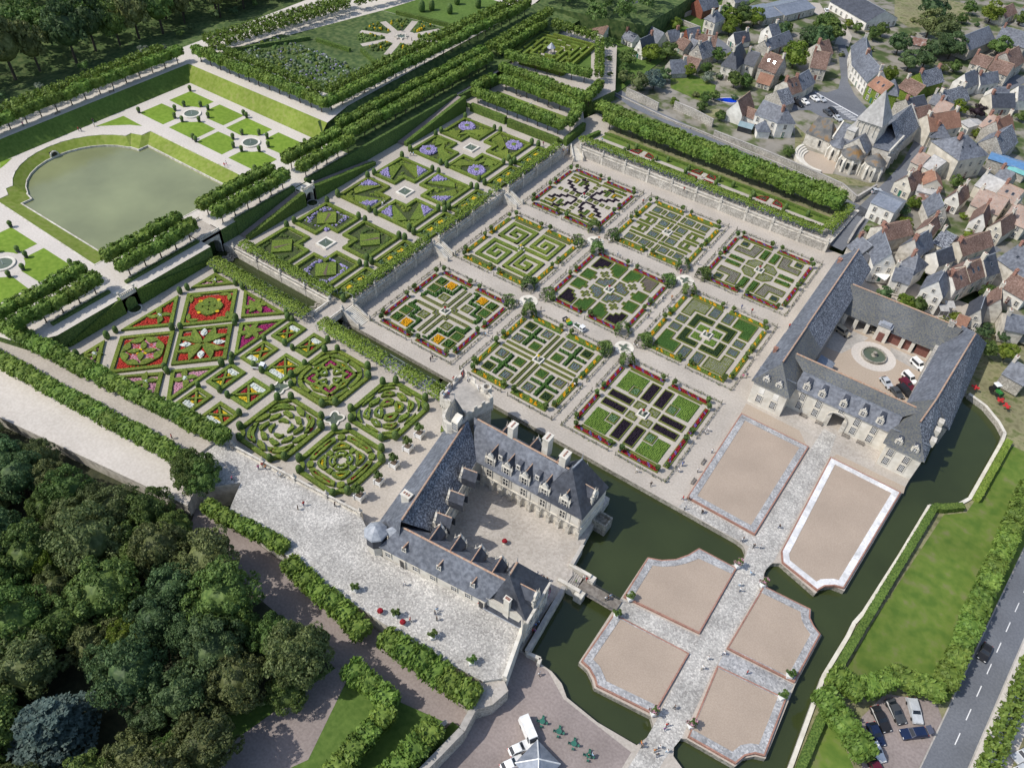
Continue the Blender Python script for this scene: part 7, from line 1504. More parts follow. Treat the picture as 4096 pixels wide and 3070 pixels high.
vt((-16.1,146.8),3.4,'leaf_bright','Bright green tree low, in front of the grove','b')
vt((-20.3,173.2),3.2,'leaf_c','Dark green tree behind the grove','b')
vt((-25.8,179.8),2.6,'leaf_c','Dark green tree round dark, at the top edge','b')
vt((3.1,162.4),2.8,'leaf_c','Dark green tree beside the white tall house','b')
vt((6.7,139.6),1.4,'leaf_a','Green shrub tiny, in a yard','s')
vt((-27.8,170.4),2.2,'leaf_a','Green tree hedge like, behind the red barn','b')
vt((18.2,172.5),5.4,'leaf_a','Green tree back of the clump by the hall','b')
vt((22.5,169.7),5.0,'leaf_a','Green tree right of the clump by the hall','b')
vt((20.4,159.5),5.2,'leaf_c','Dark green tree front of the clump by the hall','b')
vt((15.0,160.2),4.2,'leaf_c','Dark green tree left of the clump by the hall','b')
vt((18.5,133.9),5.2,'leaf_bright','Bright green tree olive yellow, above the half timbered house','b')
vt((2.7,165.1),3.0,'leaf_a','Green tree below the school building','b')
vt((27.3,190.2),2.2,'leaf_a','Green tree low, in front of the hall','b')
vt((22.7,192.9),2.0,'leaf_bright','Bright green tree low, at the flower verge of the hall','b')
vt((35.7,186.5),3.0,'leaf_a','Green tree behind the curved terrace','b')
vt((37.5,193.1),2.8,'leaf_a','Green tree at the corner of the hall','b')
vt((19.2,118.2),1.8,'leaf_a','Green tree beside the tall stone gable','b')
vt((50.4,226.2),6.2,'leaf_c','Dark green tree back, among the big dark trees','b')
vt((54.2,206.8),6.0,'leaf_b','Olive green tree left, among the big dark trees','b')
vt((61.3,201.7),6.4,'leaf_b','Olive green tree middle, among the big dark trees','b')
vt((68.2,189.2),5.6,'leaf_c','Dark green tree right, among the big dark trees','b')
vt((63.3,186.8),5.0,'leaf_c','Dark green tree front, among the big dark trees','b')
vt((49.0,177.6),4.6,'leaf_c','Dark green tree pine like, left of the big dark trees','b')
vt((57.5,164.0),4.4,'leaf_c','Dark green tree pine like, in front of the big dark trees','b')
vt((61.9,170.7),4.6,'leaf_c','Dark green tree hedge like, in front of the big dark trees','b')
vt((54.1,149.1),3.2,'leaf_bright','Bright green tree round, behind the terrace by the square','b')
vt((84.2,206.9),4.6,'leaf_a','Green tree in the courtyard of the long barn','b')
vt((72.9,246.6),5.0,'leaf_bright','Bright green tree yellowish, at the far right top','b')
vt((62.7,249.4),3.0,'leaf_a','Green tree at the edge of the dry field','b')
vt((62.9,235.6),2.6,'leaf_a','Green tree low, at the edge of the dry field','b')
vt((73.2,176.4),2.6,'leaf_a','Green tree low, above the broad white gable','b')
vt((69.8,172.3),2.4,'leaf_b','Olive green tree brownish, below the big dark trees','b')
vt((84.8,253.7),3.0,'leaf_a','Green tree at the right edge near the top','b')
vt((84.0,137.2),2.8,'leaf_bright','Bright green tree beside the purple tree','b')
vt((90.5,139.9),2.8,'leaf_purple','Purple tree in the middle of the village','b')
vt((104.8,148.3),2.0,'leaf_a','Green tree on the small lawn at the right edge','b')
vt((94.1,122.5),1.8,'leaf_bright','Bright green tree in the green garden beyond the cream house','b')
vt((96.5,81.0),2.2,'leaf_a','Green tree at the foot of the big hipped house','b')
vt((88.9,58.7),2.2,'leaf_bright','Bright green tree in the yard of the ivy wall','b')
vt((87.1,52.2),2.2,'leaf_c','Dark green tree ivy mass on the white cube house','b')
vt((93.2,66.6),1.6,'leaf_bright','Bright green shrub in the orange house yard','s')
vt((90.1,44.5),2.4,'leaf_bright','Bright green tree at the front of the ivy yard','b')
vt((96.4,66.5),1.4,'leaf_bright','Bright green shrub low, in the middle yards','s')
vt((103.3,63.2),1.3,'leaf_bright','Bright green shrub climber on a yard wall','s')
vt((81.1,37.7),1.4,'leaf_a','Green shrub in the red gate garden','s')
vt((85.8,24.4),1.5,'leaf_bright','Bright green shrub beside the blue metal roof','s')
vt((94.9,8.8),2.0,'leaf_c','Dark green tree clipped dark, behind the outbuilding','b')
vt((95.9,8.4),1.3,'leaf_bright','Bright green shrub behind the outbuilding','s')
vt((101.0,8.1),2.6,'leaf_bright','Bright green tree bushy, behind the outbuilding','b')
vt((104.0,8.9),2.4,'leaf_a','Green tree right of the bushy one behind the outbuilding','b')
vt((99.6,30.1),1.1,'leaf_purple','Purple shrub dark red, in the small front garden','s')
vt((100.8,26.4),1.1,'leaf_bright','Bright green shrub in the small front garden','s')
vt((107.1,53.7),1.6,'leaf_bright','Bright green shrub in the yard with the white chairs','s')
vt((119.1,25.9),2.4,'leaf_a','Green tree beside the glass lean-to','b')
vt((114.2,10.8),1.8,'leaf_bright','Bright green tree below the awnings','b')
vt((111.7,8.0),1.6,'leaf_bright','Bright green shrub hedge behind the outbuilding corner','s')
vt((121.9,9.5),2.4,'leaf_c','Dark green tree beside the stone gable at the tractors','b')
vt((122.2,57.9),1.4,'leaf_a','Green shrub at the right edge','s')
vt((44.2,63.7),1.9,'leaf_a','Green tree slim, on the church lawn above the wall','b')
vt((124.6,2.8),2.2,'leaf_a','Green tree behind the outbuilding, tractor side','b')
vt((128.9,4.1),2.6,'leaf_bright','Bright green tree flowering, on the bank by the tractors','b')
for k in range(70):
 x,y = random.uniform(-22,170),random.uniform(70,240)
 if 30 < x < 90 and y < 125: continue
 tree(x,y,3.2,random.uniform(.9,1.7),'Low garden shrub among the village yards','shrubs of the village yards',random.choice(['leaf_a','leaf_c','leaf_bright','leaf_b']),'s',random.uniform(1.0,1.7))
for x,y,r in scatter([(124,-8),(160,-10),(200,60),(200,120),(140,60),(126,10)],1.0,2.4,120,1.2): tree(x,y,vz(x,y)-.1,r,'Shrub on the bank and in the yards right of the outbuildings','shrubs right of the outbuildings',random.choice(['leaf_a','leaf_bright','leaf_c']),'s',r*1.2)

# ---------------------------------------------------------------- forecourt: four islands and two long parterres of raked sand
def parterre(name_label,outer,inner,stone,wall=.55,z=KZ):
 o = thing('sand_parterre',name_label,'parterre',(0,0,0),0,'sand parterres of the forecourt')
 part('brick_edge',o,'brick',lambda m: m.ring(outer,inset(outer,.28),z-.1,z+wall)); part('cobble_border',o,stone,lambda m: m.ring(inset(outer,.28),inner,z-.1,z+wall-.02))
 part('raked_sand',o,'sand',lambda m: m.face([(x,y,z+wall-.10) for x,y in ccw(inner)])); return o
PT = [('Left long sand parterre before the outbuildings, with a grey stone border',[(80.4,-57.1),(97.7,-57.1),(97.1,-88.0),(81.0,-88.0)],1.7,'cobble_grey'),
      ('Right long sand parterre before the outbuildings, with a white stone border',[(102.9,-57.0),(119.4,-57.2),(116.9,-89.0),(115.2,-89.6),(113.6,-90.9),(112.7,-92.8),(104.4,-90.9),(103.2,-88.4)],1.6,'cobble_white')]
for lb,ou,wd,st in PT: parterre(lb,ou,inset(ou,wd),st)
cA = [(88.9,-98.3),(87.8,-101.1),(86.2,-103.6),(83.9,-105.6),(81.3,-106.8)]
sa = [(97.3,-97.9)] + cA + [(81.7,-117.6),(97.4,-115.6)]
parterre('Sand parterre with one hollowed corner, beside the moat end near the footbridge',sa,[(97.0,-99.8),(90.0,-100.6),(88.4,-103.2),(86.8,-105.2),(84.8,-106.9),(83.0,-107.9),(83.3,-117.2),(97.1,-115.3)],'cobble_grey')
sc_ = [(97.6,-120.4),(82.0,-121.9),(81.9,-133.9),(83.8,-134.2),(85.6,-135.2),(86.6,-136.2),(97.6,-134.5)]
parterre('Sand parterre with one hollowed corner, nearest the yard with green tables',sc_,[(97.3,-120.7),(83.6,-122.2),(83.5,-132.3),(85.2,-132.7),(86.8,-133.8),(87.6,-134.4),(97.3,-132.8)],'cobble_grey')
sb = [(103.4,-98.4),(113.0,-97.6),(113.6,-99.5),(115.0,-100.8),(116.5,-101.6),(115.9,-113.8),(102.9,-115.2)]
parterre('Sand parterre with one hollowed corner, between the inner moat notch and the outer moat',sb,[(103.2,-100.2),(111.6,-99.4),(112.4,-100.9),(113.6,-102.0),(114.9,-102.8),(114.4,-113.4),(103.1,-114.8)],'cobble_grey')
sd_ = [(102.9,-119.4),(115.8,-117.6),(116.5,-129.4),(115.0,-130.0),(113.7,-131.4),(112.9,-133.6),(104.2,-134.4)]
parterre('Sand parterre with one hollowed corner, in the near corner of the forecourt',sd_,[(103.2,-119.8),(114.4,-118.2),(114.9,-128.2),(113.6,-128.9),(112.3,-130.2),(111.6,-132.1),(104.4,-132.8)],'cobble_grey')
sheet('cobbled_axis',[(98.6,-49),(101.8,-49),(102.6,-57),(102.9,-91),(102.2,-95),(103.0,-98),(102.7,-119.4),(103.4,-135),(102.6,-140),(102.4,-176),(97.0,-176),(98.4,-140),(98.4,-136),(97.6,-120),(97.4,-97.4),(97.8,-94.5),(97.3,-92),(98.2,-57)],KZ+.03,'cobble')
sheet('cobbled_cross_path',[(81.5,-118),(97.5,-116.0),(97.6,-120.2),(82,-121.6)],KZ+.034,'cobble'); sheet('cobbled_cross_path',[(102.9,-115.4),(116.0,-114.0),(115.8,-117.4),(102.9,-119.2)],KZ+.034,'cobble_grey')
sheet('cobbled_apron',[(88.5,-52),(88.5,-47.4),(112.0,-47.4),(112.0,-54.2),(104,-54.6),(96,-52.6)],KZ+.02,'paving'); sheet('cobbled_bank',[(81.0,-88.2),(97.4,-88.2),(97.4,-91.2),(80.6,-91.2)],KZ+.026,'cobble')
sheet('sand_band',[(80.2,-56.8),(97.2,-56.8),(94,-53.2),(80,-52.8)],KZ+.016,'gravel_warm'); sheet('sand_band',[(103,-56.8),(120,-56.8),(119.8,-54.6),(104,-54.8)],KZ+.016,'gravel_warm')
sheet('yard_gravel',[(71.2,-139),(78,-139),(83,-141.6),(97.4,-142.4),(97,-176),(70,-176)],KZ+.012,'dark_path')
sheet('stable_yard',[(88.5,-36.5),(112,-36.5),(113,-8),(88.5,-8)],KZ+.02,'gravel_warm')
sheet('wet_ring',[(100.4+5.8*math.cos(R(a)),-15.6+5.8*math.sin(R(a))) for a in range(0,360,15)],KZ+.04,'pale_path'); sheet('yard_paving',[(88.8,-9),(97,-9),(96,-13),(93,-20),(88.8,-20)],KZ+.03,'flagstone'); sheet('yard_paving',[(103,-9),(112.5,-9),(112,-14),(104,-12.5)],KZ+.03,'flagstone')
sheet('big_lawn',[(124.2,-92),(129,-57.2),(133,-53.4),(137.4,-26),(150,-26),(146,-50),(140.5,-100),(130,-103),(122.6,-109)],.01,'lawn_mown'); sheet('small_lawn',[(121.6,-113),(130,-122),(128,-176),(121.4,-176)],.01,'lawn_mown')
sheet('car_park',[(128.2,-112.4),(130.4,-105.4),(138.6,-101.4),(140.4,-104),(139.0,-116),(134.5,-124),(131,-121)],.02,'dark_path')
def rd(a,b,off,wd,z,nm,mt):
 d = Vector((b[0]-a[0],b[1]-a[1])).normalized(); n = Vector((d.y,-d.x)); p = [Vector(a)+n*(off-wd/2),Vector(b)+n*(off-wd/2),Vector(b)+n*(off+wd/2),Vector(a)+n*(off+wd/2)]; return sheet(nm,[tuple(v) for v in p],z,mt)
ra,rb = (136.2,-176),(157.5,30); rd(ra,rb,0,6.2,.03,'main_road','asphalt'); rd(ra,rb,6.0,5.8,.02,'pale_verge','pale_path'); rd(ra,rb,3.2,.25,.035,'kerb_line','flagstone'); rd(ra,rb,-3.2,.25,.035,'kerb_line','flagstone')
dn_ = Vector((rb[0]-ra[0],rb[1]-ra[1])); Lr = dn_.length; dn_.normalize()
for k in range(12,30): s_ = k*5.76; p = Vector(ra)+dn_*s_; q = p+dn_*2.7; rd(tuple(p),tuple(q),0,.18,.045,'lane_dash','road_paint')
# moat bank wall with pale coping, right side
o = thing('bank_wall','long pale coped wall of the outer moat beside the clipped hedge','wall')
bw_ = [(121.0,-176),(120.8,-127.9),(119.9,-109.2),(121.0,-98.5),(121.1,-95.2),(121.9,-91.8),(124.0,-74),(125.7,-56.9),(128.0,-55.9),(130.5,-53.4),(132.6,-49.2),(135.0,-26),(135,-23),(133.0,-20),(129,-16.2),(124.6,-14.4)]
for a,b in zip(bw_[:-1],bw_[1:]): part('wall_face',o,'rubble',lambda m: m.bar(a,b,.5,-2,.28)); part('coping',o,'tuffeau',lambda m: m.bar(a,b,.75,.28,.4))
# garden ends of the ramps: stone portals with fountains, and the bridge over the canal head
for (py,lb) in ((-123.6,'near portal of the lime walk above the diamond garden'),(-60.0,'far portal of the lime walk above the salons')):
 o = thing('stone_portal','white stone arched '+lb,'portal',(-62.4,py,0))
 def pf(m):
  ar = [(1.5*math.cos(math.pi*t/8),OZ+2.3+1.4*math.sin(math.pi*t/8)) for t in range(9)]; pts = [(1.5,OZ)]+ar+[(-1.5,OZ),(-2.3,OZ),(-2.3,7.6),(2.3,7.6),(2.3,OZ)]
  m.face([(0,y,z) for y,z in pts]); m.box(-3.6,-1.6,-2.3,2.3,OZ-.2,7.45); m.box(-1.8,0,-2.35,-1.5,OZ-.1,7.58); m.box(-1.8,0,1.5,2.35,OZ-.1,7.58); m.box(-3.4,.02,-2.3,2.3,6.9,7.62)
 part('arch_wall',o,'tuffeau',pf); part('niche_shade',o,'black',lambda m: m.box(-1.58,-1.55,-1.5,1.5,OZ,6.5)); part('balustrade',o,'stone',lambda m: (m.box(-.5,-.1,-2.3,2.3,7.62,7.8),m.box(-.5,-.1,-2.3,2.3,8.3,8.5),[m.box(-.42,-.18,y-.12,y+.12,7.8,8.3) for y in (-2.1,-1.6,-1.1,-.6,-.1,.4,.9,1.4,2.0)]))  # black sheet at the back stands in for the shade inside the arch
 part('urn',o,'stone',lambda m: [m.lathe([(.15,8.5),(.4,9.0),(.35,9.3),(.1,9.4)],(-.3,s*2.2),7) for s in (-1,1)]); part('basin_rim',o,'stone',lambda m: m.lathe([(1.9,OZ-.1),(1.9,OZ+.25),(1.55,OZ+.25)],(.6,0),16,closed=False)); part('water',o,'moat_water',lambda m: m.lathe([(1.6,OZ+.12),(.01,OZ+.12)],(.6,0),16))
o = thing('canal_head_bridge','stone bridge with balustrades carrying the lime walk over the canal cascade','bridge',(-66.4,-94.1,0))
def cf(m):
 ar = [(2.6*math.cos(math.pi*t/10),3.4+2.2*math.sin(math.pi*t/10)) for t in range(11)]; pts = [(2.6,.2)]+ar+[(-2.6,.2),(-3.3,.2),(-3.3,7.52),(3.3,7.52),(3.3,.2)]
 for x in (0,-4.2): m.face([(x,y,z) for y,z in pts])
 m.box(-4.2,0,-3.3,3.3,6.6,7.53,bottom=True)
 for s in (-1,1): m.box(-4.2,0,s*3.3-.4,s*3.3+.4,-1,7.5)
part('arch_wall',o,'stone',cf); part('deck',o,'gravel',lambda m: m.box(-9,.1,-3.4,3.4,7.5,7.56)); part('tunnel_shade',o,'black',lambda m: m.box(-4.3,-4.25,-2.9,2.9,.3,6))  # black panel behind the arch paints the shade of the tunnel
for x in (-.15,-8.6): part('balustrade',o,'stone',lambda m: (m.box(x-.2,x+.2,-3.4,3.4,7.56,7.75),m.box(x-.2,x+.2,-3.4,3.4,8.3,8.5),[m.box(x-.12,x+.12,y-.13,y+.13,7.75,8.3) for y in [-3.1+.52*k for k in range(13)]]))
for k in range(4):
 for (cx_,zz) in ((-62.8,1.3),(-28.2,.9),(-18.2,-.6)):
  o2 = thing('cascade_step','curved stone cascade step in the canal, step %s of the %s cascade' % (('highest','second','third','lowest')[k],{-62.8: 'upper',-28.2: 'middle',-18.2: 'lower'}[cx_]),'cascade') if k < 3 else None
  if o2: part('step',o2,'moat_wall',lambda m: m.prism([(cx_+k*.9+.5*math.sin(j*1.9),-97+j*.58) for j in range(11)]+[(cx_+k*.9-.7+.5*math.sin(j*1.9),-97+j*.58) for j in range(10,-1,-1)],-2,zz-k*.22))
# round fountains of the water garden, and its potted bushes
for k,(x,y) in enumerate(((-126.2,-52.0),(-96.5,-52.5),(-97.7,-136.0))):
 o = thing('round_pool','round white stone pool, '+('far left of the two by the grass bank','beside the lime walk','at the near left edge of the water garden')[k],'fountain',(x,y,WZ)); part('basin_rim',o,'tuffeau',lambda m: (m.lathe([(3.1,0),(3.1,.4),(2.4,.4),(2.4,.1)],n=28,closed=False))); part('water',o,'basin_water',lambda m: m.lathe([(2.45,.22),(.01,.22)],n=28)); part('water_jet',o,'white',lambda m: m.tube((0,0,.2),(0,0,1.7),.1,5,0,.02)); sheet('pool_plaza',arc(x,y,6.1,0,348,24,4.8),WZ+.012,'pale_path')
POT = thing('potted_bush','x','potted bush'); part('tub',POT,'dark_grey',lambda m: m.lathe([(.42,0),(.55,.7),(.5,.72)],n=8)); part('bush',POT,'hedge_dark',lambda m: m.lathe([(.3,.7),(.62,1.1),(.66,1.7),(.4,2.1),(.02,2.25)],n=8),True); PU = [0]
for fx,fy in ((-126.2,-52.0),(-96.5,-52.5),(-97.7,-136.0)):
 for dx,dy in ((-13.9,10.6),(13.9,10.6),(-13.9,-10.6),(13.9,-10.6),(-1.9,5.4),(1.9,5.4),(-1.9,-5.4),(1.9,-5.4),(-6.2,1.9),(6.2,1.9),(-6.2,-1.9),(6.2,-1.9)):
  place(POT,PU,(fx+dx,fy+dy,WZ),0,'dark clipped bush in a tub on a lawn corner of the water garden','potted bushes of the water garden')
o = thing('pond_outlet','small arched stone outlet in the curved pond bank','outlet',(-141.2,-94.6,0)); part('arch',o,'stone',lambda m: [m.tube((1.2,1.3*math.cos(math.pi*t/6),5.6+1.5*math.sin(math.pi*t/6)),(1.2,1.3*math.cos(math.pi*(t+1)/6),5.6+1.5*math.sin(math.pi*(t+1)/6)),.28,5) for t in range(6)]); part('opening_shade',o,'black',lambda m: m.lathe([(1.1,5.2),(1.1,6.6)],(.4,0),10))  # black drum in place of the darkness inside the outlet arch
# white tubs with orange trees beside the castle
TUB = thing('tub_tree','x','tub tree')
part('tub',TUB,'white',lambda m: (m.prism([(-.8,-.8),(.8,-.8),(.8,.8),(-.8,.8)],.15,1.35),[m.box(sx*.8-.12,sx*.8+.12,sy*.8-.12,sy*.8+.12,0,1.55) for sx in (-1,1) for sy in (-1,1)])); part('soil',TUB,'earth',lambda m: m.face([(-.7,-.7,1.37),(.7,-.7,1.37),(.7,.7,1.37),(-.7,.7,1.37)])); part('stem',TUB,'bark',lambda m: m.tube((0,0,1.3),(0,0,2.6),.1,5))
p_,d_ = crown_pts(14,420,.8,seed=5); link('crown',leaf_mesh('crown',p_*1.15+np.array([0,0,3.3]),d_,.2,'leaf_a',[ico((0,0,3.2),(.8,.8,.6))]),TUB); TBU = [0]
for k,(x,y) in enumerate(((24.5,-111.8),(25.0,-116.4),(25.6,-121.7),(26.1,-127.2),(25.6,-132.6))): place(TUB,TBU,(x,y,OZ),.12,'orange tree in a white square tub, %s in the row from the keep' % ('first','second','third','fourth','fifth')[k],'orange trees in white tubs',random.uniform(.92,1.08))
FT = thing('oleander_tub','x','tub shrub'); part('tub',FT,'white',lambda m: m.prism([(-.45,-.45),(.45,-.45),(.45,.45),(-.45,.45)],0,.9)); p_,d_ = crown_pts(10,240,.8,seed=6); link('crown',leaf_mesh('crown',p_*.95+np.array([0,0,1.7]),d_,.2,'leaf_a',[ico((0,0,1.6),(.6,.6,.5))]),FT); link('blossoms',leaf_mesh('blossoms',p_[:110]*1.02+np.array([0,0,1.74]),d_[:110],.16,'fl_pink'),FT); FU = [0]
for (v_,lb) in (((97.2,-97.6),'at the inner moat end, castle side'),((103.2,-98.6),'at the inner moat end, lawn side'),((97.4,-134.6),'at the near moat end, castle side'),((103.8,-132.6),'at the near moat end, lawn side')): place(FT,FU,(*v_,.45),random.random(),'pink oleander in a white tub '+lb,'pink oleanders of the forecourt')
GT = thing('green_tub','x','tub shrub'); part('tub',GT,'white',lambda m: m.prism([(-.5,-.5),(.5,-.5),(.5,.5),(-.5,.5)],0,.8)); link('crown',leaf_mesh('crown',p_*.9+np.array([0,0,1.5]),d_,.2,'leaf_a',[ico((0,0,1.4),(.6,.6,.5))]),GT); GU = [0]
for (x,y,z,lb) in ((83.0,-117.4,.45,'left of the footbridge end'),(82.6,-122.2,.45,'right of the footbridge end'),(114.6,-113.4,.45,'on the outer moat, far side of the cross path'),(115.0,-118.0,.45,'on the outer moat, near side of the cross path'),(40.6,-149.8,TZ,'first along the cobbled terrace edge'),(50.2,-149.2,TZ,'second along the cobbled terrace edge'),(58.4,-148.4,TZ,'third along the cobbled terrace edge'),(67.0,-148.0,TZ,'last along the cobbled terrace edge')): place(GT,GU,(x,y,z),random.random(),'green bush in a white tub '+lb,'green tubs')
for (x,y,z,lb) in ((55.9,-122.2,CT,'in the castle court'),(47.6,-150.4,TZ,'by the terrace wall, left'),(52.4,-149.6,TZ,'by the terrace wall, right')):
 o = thing('flower_urn','stone urn of red flowers '+lb,'urn',(x,y,z)); part('urn',o,'stone',lambda m: m.lathe([(.4,0),(.18,.35),(.2,.6),(.55,1.0),(.5,1.05)],n=9)); part('flowers',o,'fl_crimson',lambda m: m.mound(0,0,.95,.62,.55,0,8))
# big fountain and odds of the stable yard
o = thing('yard_fountain','large round grey stone basin in the stable yard','fountain',(100.4,-15.6,KZ)); part('basin_rim',o,'moat_wall',lambda m: m.lathe([(3.3,0),(3.3,.7),(2.9,.7),(2.9,.2)],n=26,closed=False)); part('water',o,'basin_water',lambda m: m.lathe([(2.95,.35),(.01,.35)],n=26)); part('pedestal',o,'moat_wall',lambda m: m.lathe([(.8,.2),(.8,.5),(.3,.6),(.25,1.2),(.6,1.4),(.55,1.5)],n=9))
o = thing('lean_to','small blue grey sheet roofed shelter in the stable yard corner','shelter',(91,-29.5,KZ)); part('roof',o,'zinc',lambda m: m.prism([(-1.8,-2.2),(2.2,-2.2),(2.2,2.2),(-1.8,2.2)],2.3,[2.9,2.2,2.2,2.9])); part('post',o,'wood',lambda m: [m.box(x-.08,x+.08,y-.08,y+.08,0,2.4) for x in (-1.5,1.9) for y in (-1.9,1.9)])
# benches
BN = thing('bench','x','bench'); part('seat',BN,'wood',lambda m: [m.box(-.9,.9,-.25+.17*k,-.12+.17*k,.43,.48) for k in range(3)]); part('backrest',BN,'wood',lambda m: [m.box(-.9,.9,.27,.31,.58+.16*k,.70+.16*k) for k in range(2)])
for s in (-1,1): part('leg',BN,'wood',lambda m: (m.box(s*.8-.05,s*.8+.05,-.25,.3,0,.43),m.box(s*.8-.05,s*.8+.05,.27,.33,.43,.9)))
BU_ = [0]
for (x,y,z,a,lb) in ((93.0,-48.4,KZ,0,'against the outbuilding front, far left'),(97.0,-48.4,KZ,0,'against the outbuilding front, left of the gate'),(103.6,-48.4,KZ,0,'against the outbuilding front, right of the gate'),(107.2,-48.4,KZ,0,'against the outbuilding front, far right'),(79.6,-76.5,KZ,90,'beside the left long parterre, upper'),(80.2,-83.0,KZ,90,'beside the left long parterre, lower'),(-52,36.8,CZ,0,'at the back of the playing lawn, left'),(-38,36.8,CZ,0,'at the back of the playing lawn, right'),(-150.8,-64,UZ,-90,'on the shaded walk left of the pond, far'),(-150.8,-84,UZ,-90,'on the shaded walk left of the pond, near'),(-83,8,10.4,-90,'on the climbing avenue')): place(BN,BU_,(x,y,z),R(a),'wooden bench '+lb,'garden benches')
# ---------------------------------------------------------------- vehicles
def mk_car(kind):
 """x forward; body from a side profile with tumblehome, glasshouse, wheels, lights"""
 Ln,Wd = {'hatch': (4.1,1.75),'saloon': (4.6,1.8),'estate': (4.7,1.82),'van': (4.4,1.85),'bigvan': (5.8,2.0)}[kind]; h = Ln/2
 low = [(-h,.35),(h,.35),(h+.05,.6),(h-.1,.78)]
 prof = {'hatch': [(h-.1,.80),(.75,1.0),(.05,1.45),(-1.2,1.48),(-h+.12,1.05)],'saloon': [(h-.1,.78),(.85,.98),(.1,1.4),(-.95,1.4),(-1.65,1.02),(-h+.05,.98)],'estate': [(h-.1,.8),(.9,1.0),(.2,1.46),(-1.9,1.48),(-h+.1,1.0)],'van': [(h-.1,.9),(1.1,1.1),(.5,1.78),(-h+.12,1.82),(-h+.05,1.0)],'bigvan': [(h-.1,1.0),(1.9,1.2),(1.3,2.15),(-h+.12,2.2),(-h+.05,1.0)]}[kind]
 t = thing('car','x','car')
 def body(m):
  pr = [(-h,.32),(h-.02,.32),(h+.04,.55)]+prof+[(-h-.02,.6)]; n = len(pr); yy = [Wd/2*(1 if z < 1.02 else .80) for x,z in pr]
  L_ = [(x,-y,z) for (x,z),y in zip(pr,yy)]; R_ = [(x,y,z) for (x,z),y in zip(pr,yy)]; m.face(L_); m.face(R_[::-1])
  for k in range(n): q = (k+1) % n; m.face([L_[k],R_[k],R_[q],L_[q]])
 b = MB(); body(b); b.build('body','silver',t)
 zt = max(z for x,z in prof); top = [p for p in prof if p[1] > zt-.12]; xf,xr = top[0][0],top[-1][0]; i0 = prof.index(top[0]); i1 = prof.index(top[-1]); fw = prof[i0-1]; rw = prof[i1+1] if i1+1 < len(prof) else prof[-1]
 def gl(m):
  def wind(a,c,s0=.12,s1=.88):
   p = lerp(a,c,s0); q = lerp(a,c,s1); w0 = Wd*.40; nx,nz = (c[1]-a[1]),-(c[0]-a[0]); k = math.hypot(nx,nz); s_ = 1 if (nz/k) > 0 else -1; o_ = (s_*nx/k*.015,s_*nz/k*.015); m.face([(p[0]+o_[0],-w0,p[1]+o_[1]),(p[0]+o_[0],w0,p[1]+o_[1]),(q[0]+o_[0],w0*.9,q[1]+o_[1]),(q[0]+o_[0],-w0*.9,q[1]+o_[1])])
  wind(fw,top[0]); wind(rw,top[-1])
 g = MB(); gl(g); g.build('windscreen','glass',t)
 for s in (-1,1): part('side_window',t,'glass',lambda m: m.face([(fw[0]-.25,s*Wd*.5*.985,1.04),(rw[0]+.35 if kind != 'bigvan' else .7,s*Wd*.5*.985,1.04),((xr+.15) if kind != 'bigvan' else .8,s*(Wd*.4+.02),zt-.10),(xf-.05,s*(Wd*.4+.02),zt-.10)]))
 for x in (-h*.6,h*.62):
  for s in (-1,1): w_ = MB(); w_.tube((x,s*(Wd/2-.18),.32),(x,s*(Wd/2+.02),.32),.33,10); w_.build('wheel','tyre',t)
 for s in (-1,1): part('headlight',t,'white',lambda m: m.box(h-.06,h+.02,s*Wd*.36-.16,s*Wd*.36+.16,.62,.76)); part('tail_light',t,'red',lambda m: m.box(-h-.03,-h+.04,s*Wd*.4-.12,s*Wd*.4+.12,.7,.92))
 return t
CARS = {k: mk_car(k) for k in ('hatch','saloon','estate','van','bigvan')}; CU = {k: [0] for k in CARS}
def car(kind,x,y,z,deg,col,label):
 c = place(CARS[kind],CU[kind],(x,y,z),R(deg),label,'parked and driving cars'); c.name = 'van' if 'van' in kind else 'car'; c['category'] = 'van' if 'van' in kind else 'car'
 for ch in c.children:
  if ch.name.startswith('body'): slot_mats(ch,col)
 return c
pk = 'in the gravel car park ringed by trees'
car('saloon',131.0,-111.0,.03,-42,'black','Black saloon car second from the left '+pk); car('hatch',131.1,-114.2,.03,-45,'navy','Dark blue car nearest the hedge corner '+pk); car('saloon',132.8,-108.0,.03,-42,'dark_grey','Dark grey saloon car under the tree ring '+pk); car('estate',135.6,-105.8,.03,-58,'silver','Silver estate car at the top '+pk); car('hatch',132.0,-117.0,.03,-42,'white','White car half under the trees '+pk); car('estate',136.6,-110.0,.03,222,'navy','Dark blue estate car with its tailgate open '+pk); car('hatch',133.2,-120.2,.03,-42,'maroon','Dark red car at the bottom edge '+pk)
o = CARS['estate']; tg = [c for c in SC.objects if c.get('label','').startswith('Dark blue estate')][0]; part('tailgate',tg,'navy',lambda m: m.face([(-2.2,-.75,1.5),(-2.2,.75,1.5),(-3.0,.7,1.95),(-3.0,-.7,1.95)]))
car('hatch',143.6,-86.2,.05,264,'black','Black car driving on the main road'); car('hatch',153.4,-102.2,.03,240,'silver','Silver car behind the roadside trees, upper'); car('hatch',153.4,-105.6,.03,240,'silver','Silver car behind the roadside trees, lower')
car('van',90.6,-11.8,.05,-20,'tan','Beige van parked in the left corner of the stable yard'); car('saloon',97.3,-4.6,.05,-90,'tan','Pale old car inside the open cart shed'); car('van',111.0,-12.2,.05,-32,'white','White van by itself near the stable doors'); car('hatch',106.2,-24.2,.05,-40,'silver','Silver car left of the group in the stable yard'); car('van',110.6,-18.9,.05,-34,'white','White van at the back of the group in the stable yard'); car('estate',110.8,-21.4,.05,-32,'maroon','Dark red car between white van and black car in the stable yard'); car('estate',110.9,-24.0,.05,-32,'black','Black car in the group in the stable yard'); car('hatch',109.4,-26.2,.05,-38,'dark_grey','Grey green car nearest the gate wing in the stable yard')
